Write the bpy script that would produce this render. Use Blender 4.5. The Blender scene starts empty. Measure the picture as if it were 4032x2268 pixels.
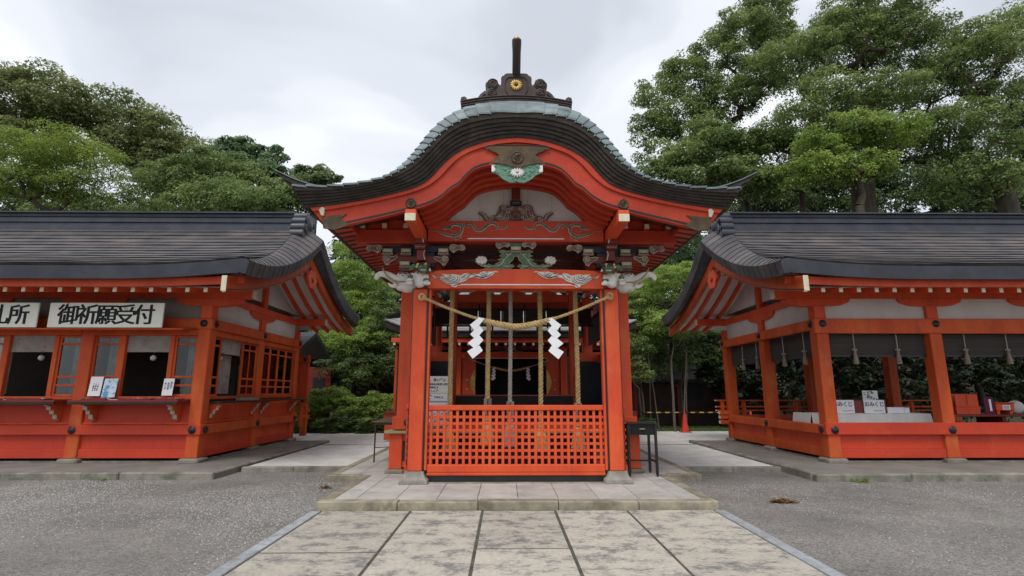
import bpy, math, random
import numpy as np
from mathutils import Vector, Matrix

random.seed(7)
rng = np.random.default_rng(7)
scene = bpy.context.scene
COL = scene.collection
PI = math.pi
XC = 0.18            # axis of the worship hall

# ------------------------------------------------------------------ camera, sky, sun, exposure
cam_data = bpy.data.cameras.new('camera')
cam = bpy.data.objects.new('camera', cam_data)
COL.objects.link(cam)
cam.location = (0, 0, 1.55)
cam.rotation_euler = (math.radians(90) + math.atan(408 / 2080), 0, -math.atan(26 / 2080))
cam_data.sensor_fit = 'HORIZONTAL'
cam_data.sensor_width = 36
cam_data.lens = 2080 / 4032 * 36
cam_data.clip_start = 0.05
cam_data.clip_end = 2000
scene.camera = cam

SUN_EL, SUN_AZ = math.radians(58), math.radians(205)   # azimuth clockwise from +Y: behind the camera, a little left
world = bpy.data.worlds.new('World')
scene.world = world
world.use_nodes = True
nt = world.node_tree
nt.nodes.clear()
def wn(t, **k):
    n = nt.nodes.new(t)
    for a, b in k.items():
        setattr(n, a, b)
    return n
out = wn('ShaderNodeOutputWorld')
sky = wn('ShaderNodeTexSky', sky_type='NISHITA', sun_disc=False)
sky.sun_elevation = SUN_EL
sky.sun_rotation = SUN_AZ
bg_sky = wn('ShaderNodeBackground')
bg_sky.inputs[1].default_value = 0.10
nt.links.new(sky.outputs[0], bg_sky.inputs[0])
tc = wn('ShaderNodeTexCoord')
mp = wn('ShaderNodeMapping')
mp.inputs['Scale'].default_value = (1.0, 1.0, 1.5)
mp.inputs['Location'].default_value = (0.35, 0.1, 0.62)
nt.links.new(tc.outputs['Generated'], mp.inputs[0])
cn = wn('ShaderNodeTexNoise')
cn.inputs['Scale'].default_value = 1.55
cn.inputs['Detail'].default_value = 5
cn.inputs['Roughness'].default_value = 0.42
cn.inputs['Distortion'].default_value = 0.7
nt.links.new(mp.outputs[0], cn.inputs['Vector'])
cr = wn('ShaderNodeValToRGB')
cr.color_ramp.interpolation = 'EASE'
for i, (p, c) in enumerate([(0.39, (0.57, 0.61, 0.67)), (0.465, (0.69, 0.73, 0.795)), (0.50, (0.78, 0.81, 0.865)), (0.56, (0.89, 0.91, 0.95))]):
    e = cr.color_ramp.elements[i] if i < 2 else cr.color_ramp.elements.new(p)
    e.position = p
    e.color = (*c, 1)
nt.links.new(cn.outputs[0], cr.inputs[0])
bg_cloud = wn('ShaderNodeBackground')
bg_cloud.inputs[1].default_value = 0.82
nt.links.new(cr.outputs[0], bg_cloud.inputs[0])
mixw = wn('ShaderNodeMixShader')
mixw.inputs[0].default_value = 0.92
nt.links.new(bg_sky.outputs[0], mixw.inputs[1])
nt.links.new(bg_cloud.outputs[0], mixw.inputs[2])
nt.links.new(mixw.outputs[0], out.inputs[0])

sun_data = bpy.data.lights.new('sun', 'SUN')
sun_data.energy = 1.5
sun_data.angle = math.radians(28)
sun_data.color = (1.0, 0.965, 0.91)
sun = bpy.data.objects.new('sun', sun_data)
COL.objects.link(sun)
sun.location = (-5, -12, 25)
sd = Vector((math.sin(SUN_AZ) * math.cos(SUN_EL), math.cos(SUN_AZ) * math.cos(SUN_EL), math.sin(SUN_EL)))
sun.rotation_euler = sd.to_track_quat('Z', 'Y').to_euler()

vs = scene.view_settings
vs.view_transform = 'Standard'
vs.look = 'None'
vs.exposure = 0.55
vs.gamma = 1
vs.use_curve_mapping = False
scene.cycles.max_bounces = 8
scene.cycles.diffuse_bounces = 4
scene.cycles.transparent_max_bounces = 8

# ------------------------------------------------------------------ materials
def base(name):
    m = bpy.data.materials.new(name)
    m.use_nodes = True
    t = m.node_tree
    return m, t, t.nodes['Principled BSDF'], lambda ty: t.nodes.new(ty)

def pm(name, c1, c2=None, scale=3.0, rough=0.6, bump=0.0, bscale=60.0, metal=0.0, spec=0.35, stretch=(1, 1, 1),
       lo=0.4, hi=0.62, detail=7, var=0.0, c3=None, s3=1.2, lo3=0.55, hi3=0.7, dist=0.0, rvar=0.0, grime=0.0):
    """procedural paint / stone / wood: two colours mixed by noise in world space, a third in patches, fine bump, per-object tint"""
    m, t, b, N = base(name)
    L = t.links.new
    g = N('ShaderNodeNewGeometry')
    mpn = N('ShaderNodeMapping')
    mpn.inputs['Scale'].default_value = stretch
    L(g.outputs['Position'], mpn.inputs[0])
    col = None
    if c2 is None:
        rgb = N('ShaderNodeRGB'); rgb.outputs[0].default_value = (*c1, 1); col = rgb.outputs[0]
    else:
        n = N('ShaderNodeTexNoise')
        n.inputs['Scale'].default_value = scale; n.inputs['Detail'].default_value = detail
        n.inputs['Roughness'].default_value = 0.62; n.inputs['Distortion'].default_value = dist
        L(mpn.outputs[0], n.inputs['Vector'])
        r = N('ShaderNodeValToRGB')
        r.color_ramp.elements[0].position = lo; r.color_ramp.elements[0].color = (*c1, 1)
        r.color_ramp.elements[1].position = hi; r.color_ramp.elements[1].color = (*c2, 1)
        L(n.outputs[0], r.inputs[0]); col = r.outputs[0]
    if c3 is not None:
        n3 = N('ShaderNodeTexNoise'); n3.inputs['Scale'].default_value = s3; n3.inputs['Detail'].default_value = 9
        n3.inputs['Roughness'].default_value = 0.68
        L(g.outputs['Position'], n3.inputs['Vector'])
        r3 = N('ShaderNodeMapRange'); r3.inputs[1].default_value = lo3; r3.inputs[2].default_value = hi3
        L(n3.outputs[0], r3.inputs[0])
        mx = N('ShaderNodeMixRGB'); mx.inputs[2].default_value = (*c3, 1)
        L(r3.outputs[0], mx.inputs[0]); L(col, mx.inputs[1]); col = mx.outputs[0]
    if grime:
        mg = N('ShaderNodeMapping'); mg.inputs['Scale'].default_value = (1, 1, .16); L(g.outputs['Position'], mg.inputs[0])
        ng = N('ShaderNodeTexNoise'); ng.inputs['Scale'].default_value = 5.5; ng.inputs['Detail'].default_value = 10; ng.inputs['Roughness'].default_value = .7
        L(mg.outputs[0], ng.inputs['Vector'])
        rg = N('ShaderNodeMapRange'); rg.inputs[1].default_value = .56; rg.inputs[2].default_value = .78; rg.inputs[4].default_value = grime
        L(ng.outputs[0], rg.inputs[0])
        mgx = N('ShaderNodeMixRGB'); mgx.inputs[2].default_value = (.13, .045, .025, 1)
        L(rg.outputs[0], mgx.inputs[0]); L(col, mgx.inputs[1]); col = mgx.outputs[0]
        nf = N('ShaderNodeTexNoise'); nf.inputs['Scale'].default_value = 38; nf.inputs['Detail'].default_value = 5; L(mg.outputs[0], nf.inputs['Vector'])
        rf_ = N('ShaderNodeMapRange'); rf_.inputs[1].default_value = .3; rf_.inputs[2].default_value = .7; rf_.inputs[3].default_value = .94; rf_.inputs[4].default_value = 1.05; L(nf.outputs[0], rf_.inputs[0])
        hf = N('ShaderNodeHueSaturation'); L(rf_.outputs[0], hf.inputs['Value']); L(col, hf.inputs['Color']); col = hf.outputs[0]
    if var:
        oi = N('ShaderNodeObjectInfo')
        mr = N('ShaderNodeMapRange'); mr.inputs[3].default_value = 1 - var; mr.inputs[4].default_value = 1 + var
        L(oi.outputs['Random'], mr.inputs[0])
        hs = N('ShaderNodeHueSaturation'); L(mr.outputs[0], hs.inputs['Value']); L(col, hs.inputs['Color']); col = hs.outputs[0]
    L(col, b.inputs['Base Color'])
    b.inputs['Roughness'].default_value = rough
    b.inputs['Metallic'].default_value = metal
    b.inputs['Specular IOR Level'].default_value = spec
    if rvar:
        nr = N('ShaderNodeTexNoise'); nr.inputs['Scale'].default_value = 6; nr.inputs['Detail'].default_value = 6
        L(mpn.outputs[0], nr.inputs['Vector'])
        rr = N('ShaderNodeMapRange'); rr.inputs[3].default_value = rough - rvar; rr.inputs[4].default_value = rough + rvar
        L(nr.outputs[0], rr.inputs[0]); L(rr.outputs[0], b.inputs['Roughness'])
    if bump:
        nb = N('ShaderNodeTexNoise'); nb.inputs['Scale'].default_value = bscale; nb.inputs['Detail'].default_value = 4
        L(mpn.outputs[0], nb.inputs['Vector'])
        bp = N('ShaderNodeBump'); bp.inputs['Strength'].default_value = bump; bp.inputs['Distance'].default_value = 0.02
        L(nb.outputs[0], bp.inputs['Height']); L(bp.outputs[0], b.inputs['Normal'])
    return m

def leafmat(name, dark, mid, light, trans=0.35):
    m, t, b, N = base(name)
    L = t.links.new
    g = N('ShaderNodeNewGeometry')
    r = N('ShaderNodeValToRGB')
    r.color_ramp.elements[0].position = 0.0; r.color_ramp.elements[0].color = (*dark, 1)
    r.color_ramp.elements[1].position = 1.0; r.color_ramp.elements[1].color = (*light, 1)
    e = r.color_ramp.elements.new(0.5); e.color = (*mid, 1)
    n = N('ShaderNodeTexNoise'); n.inputs['Scale'].default_value = 0.55; n.inputs['Detail'].default_value = 3
    L(g.outputs['Position'], n.inputs['Vector'])
    a = N('ShaderNodeMath'); a.operation = 'MULTIPLY_ADD'; a.inputs[1].default_value = 0.55; 
    L(g.outputs['Random Per Island'], a.inputs[0])
    s = N('ShaderNodeMath'); s.operation = 'MULTIPLY_ADD'; s.inputs[1].default_value = 1.3; s.inputs[2].default_value = -0.42
    L(n.outputs[0], s.inputs[0]); L(s.outputs[0], a.inputs[2])
    L(a.outputs[0], r.inputs[0])
    L(r.outputs[0], b.inputs['Base Color'])
    b.inputs['Roughness'].default_value = 0.5
    b.inputs['Specular IOR Level'].default_value = 0.3
    tr = N('ShaderNodeBsdfTranslucent')
    hs = N('ShaderNodeHueSaturation'); hs.inputs['Value'].default_value = 1.5; hs.inputs['Hue'].default_value = 0.485
    L(r.outputs[0], hs.inputs['Color']); L(hs.outputs[0], tr.inputs[0])
    mx = N('ShaderNodeMixShader'); mx.inputs[0].default_value = trans
    L(b.outputs[0], mx.inputs[1]); L(tr.outputs[0], mx.inputs[2])
    L(mx.outputs[0], t.nodes['Material Output'].inputs[0])
    return m

VER = pm('vermilion_paint', (0.67, 0.090, 0.026), (0.57, 0.064, 0.021), scale=2.2, rough=0.5, bump=0.14, bscale=24, stretch=(1, 1, .22), c3=(0.66, 0.130, 0.042), s3=1.0, lo3=.5, hi3=.78, spec=.3, rvar=.12, var=.06, grime=.5)
VER_SHADE = pm('shaded_vermilion', (0.50, 0.054, 0.024), (0.40, 0.042, 0.022), scale=2.2, rough=0.55, bump=0.10, bscale=24, stretch=(.3, 1, 1), c3=(0.60, 0.085, 0.03), s3=.9, lo3=.5, hi3=.72, spec=.25, rvar=.12, var=.06, grime=.3)  # upper gable timbers: shade under the eaves put into a darker red
VERO = pm('weathered_vermilion', (0.58, 0.095, 0.022), (0.46, 0.068, 0.019), scale=2.6, rough=0.58, bump=0.2, bscale=30, stretch=(1, 1, .18), c3=(0.52, 0.150, 0.045), s3=2.4, lo3=.52, hi3=.75, spec=.25, rvar=.1, var=.07, grime=.55)
VERB = pm('fresh_vermilion', (0.56, 0.054, 0.023), (0.48, 0.045, 0.021), scale=2.0, rough=0.5, bump=0.1, bscale=22, stretch=(.3, .3, 1), c3=(0.62, 0.10, 0.036), s3=1.5, lo3=.55, hi3=.8, spec=.3, rvar=.1, var=.05, grime=.3)
BRNRED = pm('dark_oxblood_lacquer', (0.13, 0.022, 0.016), (0.17, 0.03, 0.02), rough=.45, var=.1)
BLACK = pm('black_lacquer', (0.012, 0.012, 0.014), (0.02, 0.02, 0.024), rough=.35, spec=.4)
NAVY = pm('navy_bracket_paint', (0.012, 0.016, 0.03), (0.02, 0.026, 0.045), rough=.5)
PLASTER = pm('white_plaster', (0.62, 0.60, 0.57), (0.54, 0.52, 0.49), scale=1.6, rough=.85, bump=.08, bscale=40, var=.03)
CREAM = pm('cream_end_paint', (0.66, 0.62, 0.46), (0.56, 0.52, 0.38), rough=.6, scale=8)
WHITE = pm('white_paint', (0.76, 0.75, 0.72), (0.66, 0.65, 0.62), scale=5, rough=.6)
PAPER = pm('white_paper', (0.82, 0.83, 0.86), (0.78, 0.79, 0.82), rough=.8, scale=3)
BRASS = pm('aged_brass', (0.10, 0.068, 0.036), (0.06, 0.042, 0.028), scale=5, rough=.5, metal=.45, bump=.3, bscale=50, c3=(0.14, 0.10, .05), s3=6)
GOLD = pm('gold_leaf', (0.62, 0.42, 0.14), (0.42, 0.27, 0.09), scale=9, rough=.38, metal=.75)
OCHRE = pm('ochre_sill_paint', (0.36, 0.31, 0.14), (0.28, 0.25, 0.12), scale=5, rough=.55)
BARK_EDGE = pm('dark_bark_shingle', (0.060, 0.050, 0.043), (0.036, 0.031, 0.028), scale=4, rough=.85, bump=.5, bscale=35, stretch=(1, 1, 3), spec=.15, c3=(0.085, 0.07, 0.058), s3=3, var=.06)
COPPER = pm('verdigris_copper', (0.185, 0.235, 0.235), (0.110, 0.150, 0.160), scale=3.5, rough=.45, metal=.25, c3=(0.095, 0.088, 0.080), s3=5, lo3=.52, hi3=.72, var=.2, spec=.5, bump=.1, bscale=20)
BRONZE = pm('patinated_bronze', (0.050, 0.036, 0.032), (0.070, 0.050, 0.043), scale=5, rough=.5, metal=.3, c3=(0.09, 0.13, 0.115), s3=4, lo3=.58, hi3=.74, bump=.15, bscale=30)
ROOF = pm('blackened_copper_shingle', (0.082, 0.073, 0.074), (0.050, 0.048, 0.053), scale=1.6, rough=.52, metal=.12, c3=(0.125, 0.100, 0.096), s3=1.3, lo3=.48, hi3=.68, var=.16, spec=.45, bump=.2, bscale=16, rvar=.12)
RIDGE = pm('slate_blue_ridge_metal', (0.040, 0.044, 0.056), (0.058, 0.063, 0.078), scale=2.2, rough=.45, metal=.25, spec=.5, bump=.1, bscale=12, rvar=.1)
STONE = pm('grey_granite', (0.30, 0.28, 0.25), (0.21, 0.20, 0.175), scale=6, rough=.85, bump=.35, bscale=90, c3=(0.13, 0.135, 0.10), s3=3, lo3=.55, hi3=.75, var=.08)
KERB = pm('mossy_kerb_stone', (0.27, 0.25, 0.21), (0.17, 0.16, 0.13), scale=4, rough=.9, bump=.4, bscale=60, c3=(0.075, 0.085, 0.05), s3=2.2, lo3=.52, hi3=.72, var=.12)
KERBY = pm('buff_kerb_stone', (0.34, 0.30, 0.22), (0.21, 0.185, 0.14), scale=3.5, rough=.85, bump=.3, bscale=70, c3=(0.12, 0.105, 0.075), s3=3, lo3=.5, hi3=.72, var=.12)
TILE = pm('pale_granite_paver', (0.455, 0.437, 0.408), (0.375, 0.36, 0.335), scale=3, rough=.8, bump=.12, bscale=140, c3=(0.30, 0.285, 0.26), s3=1.6, lo3=.50, hi3=.72, var=.09)
BLUEST = pm('blue_granite_strip', (0.33, 0.345, 0.365), (0.24, 0.255, 0.275), scale=14, rough=.85, bump=.25, bscale=160, c3=(0.19, 0.185, 0.17), s3=3, lo3=.5, hi3=.7, var=.12)
PAD = pm('grey_concrete_pad', (0.22, 0.205, 0.185), (0.165, 0.155, 0.14), scale=1.3, rough=.9, bump=.2, bscale=90, c3=(0.12, 0.115, 0.10), s3=2.5, lo3=.55, hi3=.75)
SAND = pm('white_sand', (0.68, 0.665, 0.645), (0.56, 0.548, 0.53), scale=2, rough=.95, bump=.6, bscale=120, c3=(0.44, 0.42, 0.39), s3=6, lo3=.56, hi3=.74)
SOIL = pm('mossy_soil', (0.05, 0.06, 0.025), (0.07, 0.055, 0.035), scale=2.5, rough=.95, bump=.6, bscale=30, c3=(0.035, 0.06, 0.015), s3=.8)
JOINT = pm('dark_joint_soil', (0.055, 0.055, 0.042), (0.10, 0.095, 0.08), scale=9, rough=.95, bump=.4)
STRAW = pm('straw_rope', (0.56, 0.40, 0.19), (0.42, 0.29, 0.125), scale=14, rough=.85, bump=.5, bscale=180, c3=(0.64, 0.50, 0.27), s3=10, var=.06)
STRAWG = pm('grey_weathered_rope', (0.42, 0.39, 0.34), (0.32, 0.29, 0.25), scale=14, rough=.9, bump=.5, bscale=180)
STRAWL = pm('pale_straw_tassel', (0.62, 0.46, 0.22), (0.46, 0.33, 0.15), scale=60, rough=.8, bump=.5, bscale=120, stretch=(1, 1, .05))
WOOD = pm('grey_wood', (0.26, 0.22, 0.17), (0.18, 0.15, 0.115), scale=8, rough=.8, bump=.3, bscale=40, stretch=(1, 1, .1))
BRWOOD = pm('brown_table_wood', (0.17, 0.085, 0.04), (0.11, 0.055, 0.028), scale=5, rough=.45, stretch=(1, .1, 1))
SHOJI = pm('bamboo_blind', (0.052, 0.045, 0.038), (0.032, 0.029, 0.025), scale=10, rough=.8, stretch=(.05, .05, 6), bump=.3, bscale=30)
CLOTH = pm('white_cotton', (0.70, 0.69, 0.67), (0.64, 0.63, 0.61), rough=.9, scale=3, bump=.1)
CURTAIN = pm('curtain_cotton', (0.33, 0.305, 0.28), (0.25, 0.225, 0.20), rough=.9, scale=4, c3=(0.25, 0.11, 0.09), s3=5.5, lo3=.58, hi3=.66)
CARVEC = pm('cream_carving_paint', (0.47, 0.41, 0.34), (0.37, 0.31, 0.25), scale=9, rough=.65, bump=.2, bscale=60)
CARVEW = pm('white_carving_paint', (0.68, 0.645, 0.60), (0.56, 0.52, 0.47), scale=7, rough=.6, bump=.15, bscale=40)
CARVEB = pm('brown_carving_paint', (0.17, 0.095, 0.075), (0.11, 0.06, 0.05), scale=8, rough=.65, bump=.2)
CARVEG = pm('green_carving_paint', (0.085, 0.17, 0.095), (0.055, 0.11, 0.065), scale=10, rough=.6, bump=.2, c3=(0.20, 0.28, 0.15), s3=12)
CARVEV = pm('vine_green_paint', (0.075, 0.13, 0.085), (0.05, 0.09, 0.062), scale=10, rough=.55)
JADE = pm('jade_carving_paint', (0.14, 0.27, 0.19), (0.09, 0.19, 0.13), scale=12, rough=.6, bump=.3, bscale=40)
MROOF = pm('sky_sheen_shingle', (0.30, 0.29, 0.285), (0.20, 0.195, 0.195), scale=2, rough=.5, stretch=(.2, 1, 1), var=.12)  # pale front courses: the sky's reflection is put into the colour
PLASTERG = pm('grey_brown_plaster', (0.26, 0.24, 0.22), (0.19, 0.175, 0.16), scale=1.6, rough=.85)  # grey-brown plaster of the office front, darker than the white
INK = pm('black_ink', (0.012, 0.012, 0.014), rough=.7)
INKB = pm('blue_ink', (0.02, 0.03, 0.16), rough=.7)
SIGN = pm('ivory_sign_board', (0.82, 0.83, 0.74), (0.75, 0.76, 0.67), scale=2, rough=.6)
CONE = pm('red_cone_plastic', (0.62, 0.05, 0.03), (0.5, 0.045, 0.03), rough=.5)
YEL = pm('yellow_stripe', (0.62, 0.36, 0.03), (0.5, 0.28, 0.03), rough=.5)
BARK = pm('tree_bark', (0.085, 0.065, 0.048), (0.05, 0.04, 0.03), scale=5, rough=.95, bump=.7, bscale=14, stretch=(1, 1, .3), c3=(0.10, 0.10, 0.075), s3=2)
BARKP = pm('pale_bark', (0.17, 0.145, 0.11), (0.11, 0.095, 0.07), scale=5, rough=.95, bump=.5, bscale=14, stretch=(1, 1, .3))
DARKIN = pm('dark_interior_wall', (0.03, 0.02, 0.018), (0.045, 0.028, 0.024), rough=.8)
TEAL = pm('teal_panel', (0.06, 0.115, 0.105), (0.05, 0.095, 0.09), rough=.5)
POSTER = pm('blue_poster_print', (0.62, 0.74, 0.80), (0.12, 0.33, 0.55), scale=9, rough=.5, lo=.45, hi=.56)
GLOBE = pm('white_globe_glass', (0.55, 0.52, 0.47), rough=.3)
MAROON = pm('maroon_lacquer', (0.20, 0.03, 0.03), (0.16, 0.025, 0.03), rough=.45)
PURPLE = pm('purple_book_cloth', (0.13, 0.02, 0.06), (0.10, 0.018, 0.05), rough=.8)
BRICK = pm('dry_leaf', (0.30, 0.17, 0.06), (0.18, 0.09, 0.035), scale=20, rough=.8, var=.2)

def glassmat():
    m, t, b, N = base('window_glass')
    b.inputs['Base Color'].default_value = (0.85, 0.88, 0.88, 1)
    b.inputs['Roughness'].default_value = 0.03
    tr = N('ShaderNodeBsdfTransparent'); tr.inputs[0].default_value = (0.86, 0.89, 0.88, 1)
    gl = N('ShaderNodeBsdfGlossy'); gl.inputs['Roughness'].default_value = 0.04
    fr = N('ShaderNodeFresnel'); fr.inputs[0].default_value = 1.45
    mx = N('ShaderNodeMixShader')
    t.links.new(fr.outputs[0], mx.inputs[0]); t.links.new(tr.outputs[0], mx.inputs[1]); t.links.new(gl.outputs[0], mx.inputs[2])
    t.links.new(mx.outputs[0], t.nodes['Material Output'].inputs[0])
    return m
GLASS = glassmat()

def slabmat():
    m, t, b, N = base('blotched_path_slab')
    L = t.links.new
    g = N('ShaderNodeNewGeometry')
    oi = N('ShaderNodeObjectInfo')
    n1 = N('ShaderNodeTexNoise'); n1.inputs['Scale'].default_value = 3.6; n1.inputs['Detail'].default_value = 14; n1.inputs['Roughness'].default_value = .82; n1.inputs['Distortion'].default_value = .1
    mpn = N('ShaderNodeMapping'); mpn.inputs['Scale'].default_value = (.75, 1.0, 1)
    L(g.outputs['Position'], mpn.inputs[0]); L(mpn.outputs[0], n1.inputs['Vector'])
    r1 = N('ShaderNodeValToRGB')
    for i, (p, c) in enumerate([(.40, (.49, .445, .375)), (.505, (.435, .397, .338)), (.55, (.255, .242, .22)), (.63, (.15, .145, .135))]):
        e = r1.color_ramp.elements[i] if i < 2 else r1.color_ramp.elements.new(p)
        e.position = p; e.color = (*c, 1)
    L(n1.outputs[0], r1.inputs[0])
    n2 = N('ShaderNodeTexNoise'); n2.inputs['Scale'].default_value = 26; n2.inputs['Detail'].default_value = 6; n2.inputs['Roughness'].default_value = .7
    L(g.outputs['Position'], n2.inputs['Vector'])
    mr = N('ShaderNodeMapRange'); mr.inputs[1].default_value = .3; mr.inputs[2].default_value = .7; mr.inputs[3].default_value = .78; mr.inputs[4].default_value = 1.18
    L(n2.outputs[0], mr.inputs[0])
    mr2 = N('ShaderNodeMapRange'); mr2.inputs[3].default_value = .86; mr2.inputs[4].default_value = 1.10
    L(oi.outputs['Random'], mr2.inputs[0])
    mu = N('ShaderNodeMath'); mu.operation = 'MULTIPLY'; L(mr.outputs[0], mu.inputs[0]); L(mr2.outputs[0], mu.inputs[1])
    hs = N('ShaderNodeHueSaturation'); L(mu.outputs[0], hs.inputs['Value']); L(r1.outputs[0], hs.inputs['Color'])
    L(hs.outputs[0], b.inputs['Base Color'])
    b.inputs['Roughness'].default_value = .85
    bp = N('ShaderNodeBump'); bp.inputs['Strength'].default_value = .5; bp.inputs['Distance'].default_value = .02
    L(n2.outputs[0], bp.inputs['Height']); L(bp.outputs[0], b.inputs['Normal'])
    return m
SLAB = slabmat()

def groundmat():
    m, t, b, N = base('compacted_gravel_ground')
    L = t.links.new
    g = N('ShaderNodeNewGeometry')
    n1 = N('ShaderNodeTexNoise'); n1.inputs['Scale'].default_value = .8; n1.inputs['Detail'].default_value = 12; n1.inputs['Roughness'].default_value = .68
    L(g.outputs['Position'], n1.inputs['Vector'])
    r1 = N('ShaderNodeValToRGB')
    r1.color_ramp.elements[0].position = .35; r1.color_ramp.elements[0].color = (.135, .126, .116, 1)
    r1.color_ramp.elements[1].position = .68; r1.color_ramp.elements[1].color = (.228, .213, .197, 1)
    L(n1.outputs[0], r1.inputs[0])
    v = N('ShaderNodeTexVoronoi'); v.inputs['Scale'].default_value = 60
    L(g.outputs['Position'], v.inputs['Vector'])
    sep = N('ShaderNodeSeparateColor'); L(v.outputs['Color'], sep.inputs[0])
    mr = N('ShaderNodeMapRange'); mr.inputs[3].default_value = .6; mr.inputs[4].default_value = 1.45
    L(sep.outputs[0], mr.inputs[0])
    hs = N('ShaderNodeHueSaturation'); L(mr.outputs[0], hs.inputs['Value']); L(r1.outputs[0], hs.inputs['Color'])
    L(hs.outputs[0], b.inputs['Base Color'])
    b.inputs['Roughness'].default_value = .92
    bp = N('ShaderNodeBump'); bp.inputs['Strength'].default_value = .7; bp.inputs['Distance'].default_value = .012
    L(v.outputs['Distance'], bp.inputs['Height']); L(bp.outputs[0], b.inputs['Normal'])
    return m
GROUND = groundmat()
PEBBLE = pm('pale_pebble', (0.52, 0.51, 0.49), (0.22, 0.215, 0.21), scale=30, rough=.8, lo=.35, hi=.7)

# ------------------------------------------------------------------ mesh helpers
class MB:
    def __init__(s):
        s.v = []; s.f = []
    def add(s, vs, fs):
        k = len(s.v)
        s.v.extend([tuple(p) for p in vs]); s.f.extend([tuple(i + k for i in q) for q in fs])
        return s
    def box(s, x0, x1, y0, y1, z0, z1, b=.006):
        if x0 > x1: x0, x1 = x1, x0
        if y0 > y1: y0, y1 = y1, y0
        if z0 > z1: z0, z1 = z1, z0
        b = min(b, (x1 - x0) * .3, (y1 - y0) * .3, (z1 - z0) * .3)
        if b <= 0:
            return s.add([(x, y, z) for z in (z0, z1) for y in (y0, y1) for x in (x0, x1)],
                         [(0, 2, 3, 1), (4, 5, 7, 6), (0, 1, 5, 4), (2, 6, 7, 3), (0, 4, 6, 2), (1, 3, 7, 5)])
        # chamfered box : three vertices per corner
        vs = []; idx = {}
        for cx in (0, 1):
            for cy in (0, 1):
                for cz in (0, 1):
                    x, y, z = (x0, x1)[cx], (y0, y1)[cy], (z0, z1)[cz]
                    ix, iy, iz = (b, -b)[cx], (b, -b)[cy], (b, -b)[cz]
                    for a, p in (('x', (x, y + iy, z + iz)), ('y', (x + ix, y, z + iz)), ('z', (x + ix, y + iy, z))):
                        idx[(cx, cy, cz, a)] = len(vs); vs.append(p)
        I = lambda cx, cy, cz, a: idx[(cx, cy, cz, a)]
        fs = []
        for c in (0, 1):
            q = [(0, 0), (1, 0), (1, 1), (0, 1)]
            fx = [I(c, a, d, 'x') for a, d in q]; fy = [I(a, c, d, 'y') for a, d in q]; fz = [I(a, d, c, 'z') for a, d in q]
            fs += [fx if c else fx[::-1], fy[::-1] if c else fy, fz if c else fz[::-1]]
        for a in (0, 1):
            for d in (0, 1):
                fs.append((I(a, d, 0, 'x'), I(a, d, 0, 'y'), I(a, d, 1, 'y'), I(a, d, 1, 'x')))
                fs.append((I(a, 0, d, 'x'), I(a, 0, d, 'z'), I(a, 1, d, 'z'), I(a, 1, d, 'x')))
                fs.append((I(0, a, d, 'y'), I(0, a, d, 'z'), I(1, a, d, 'z'), I(1, a, d, 'y')))
                for e in (0, 1):
                    fs.append((I(a, d, e, 'x'), I(a, d, e, 'y'), I(a, d, e, 'z')))
        return s.add(vs, fs)
    def prism(s, poly, a, b, axis='y'):
        n = len(poly)
        def P(q, d):
            return (q[0], d, q[1]) if axis == 'y' else (d, q[0], q[1]) if axis == 'x' else (q[0], q[1], d)
        vs = [P(q, a) for q in poly] + [P(q, b) for q in poly]
        fs = [tuple(range(n)), tuple(range(2 * n - 1, n - 1, -1))] + [(i, i + n, (i + 1) % n + n, (i + 1) % n) for i in range(n)]
        return s.add(vs, fs)
    def tube(s, pts, r, n=8, cap=True, flat=1.0, twist=0.0):
        pts = [Vector(p) for p in pts]
        m = len(pts)
        rs = r if isinstance(r, (list, tuple)) else [r] * m
        ref = Vector((0, 0, 1))
        t0 = (pts[1] - pts[0]).normalized()
        if abs(t0.dot(ref)) > .9: ref = Vector((1, 0, 0))
        u = t0.cross(ref).normalized()
        vs = []
        for i, p in enumerate(pts):
            t = (pts[min(i + 1, m - 1)] - pts[max(i - 1, 0)]).normalized()
            u = (u - t * u.dot(t)).normalized()
            w = t.cross(u)
            for k in range(n):
                a = 2 * PI * k / n + twist * i
                vs.append(p + (u * math.cos(a) + w * (math.sin(a) * flat)) * rs[i])
        fs = [(i * n + k, i * n + (k + 1) % n, (i + 1) * n + (k + 1) % n, (i + 1) * n + k) for i in range(m - 1) for k in range(n)]
        if cap:
            fs += [tuple(range(n))[::-1], tuple(range((m - 1) * n, m * n))]
        return s.add(vs, fs)
    def lathe(s, prof, c, n=16, axis='z'):
        vs = []
        for r, h in prof:
            for k in range(n):
                a = 2 * PI * k / n
                x, y = r * math.cos(a), r * math.sin(a)
                q = (x, y, h) if axis == 'z' else (x, -h, y) if axis == 'y' else (h, x, y)
                vs.append((c[0] + q[0], c[1] + q[1], c[2] + q[2]))
        m = len(prof)
        fs = [(i * n + k, i * n + (k + 1) % n, (i + 1) * n + (k + 1) % n, (i + 1) * n + k) for i in range(m - 1) for k in range(n)]
        fs += [tuple(range(n))[::-1], tuple(range((m - 1) * n, m * n))]
        return s.add(vs, fs)
    def ball(s, c, r, n=12, m=8, rot=None):
        r = r if isinstance(r, (list, tuple)) else (r, r, r)
        vs = []
        for i in range(m + 1):
            th = PI * i / m
            for k in range(n):
                a = 2 * PI * k / n
                q = Vector((r[0] * math.sin(th) * math.cos(a), r[1] * math.sin(th) * math.sin(a), r[2] * math.cos(th)))
                if rot: q = rot @ q
                vs.append((c[0] + q.x, c[1] + q.y, c[2] + q.z))
        return s.add(vs, [(i * n + k, i * n + (k + 1) % n, (i + 1) * n + (k + 1) % n, (i + 1) * n + k) for i in range(m) for k in range(n)])
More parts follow.
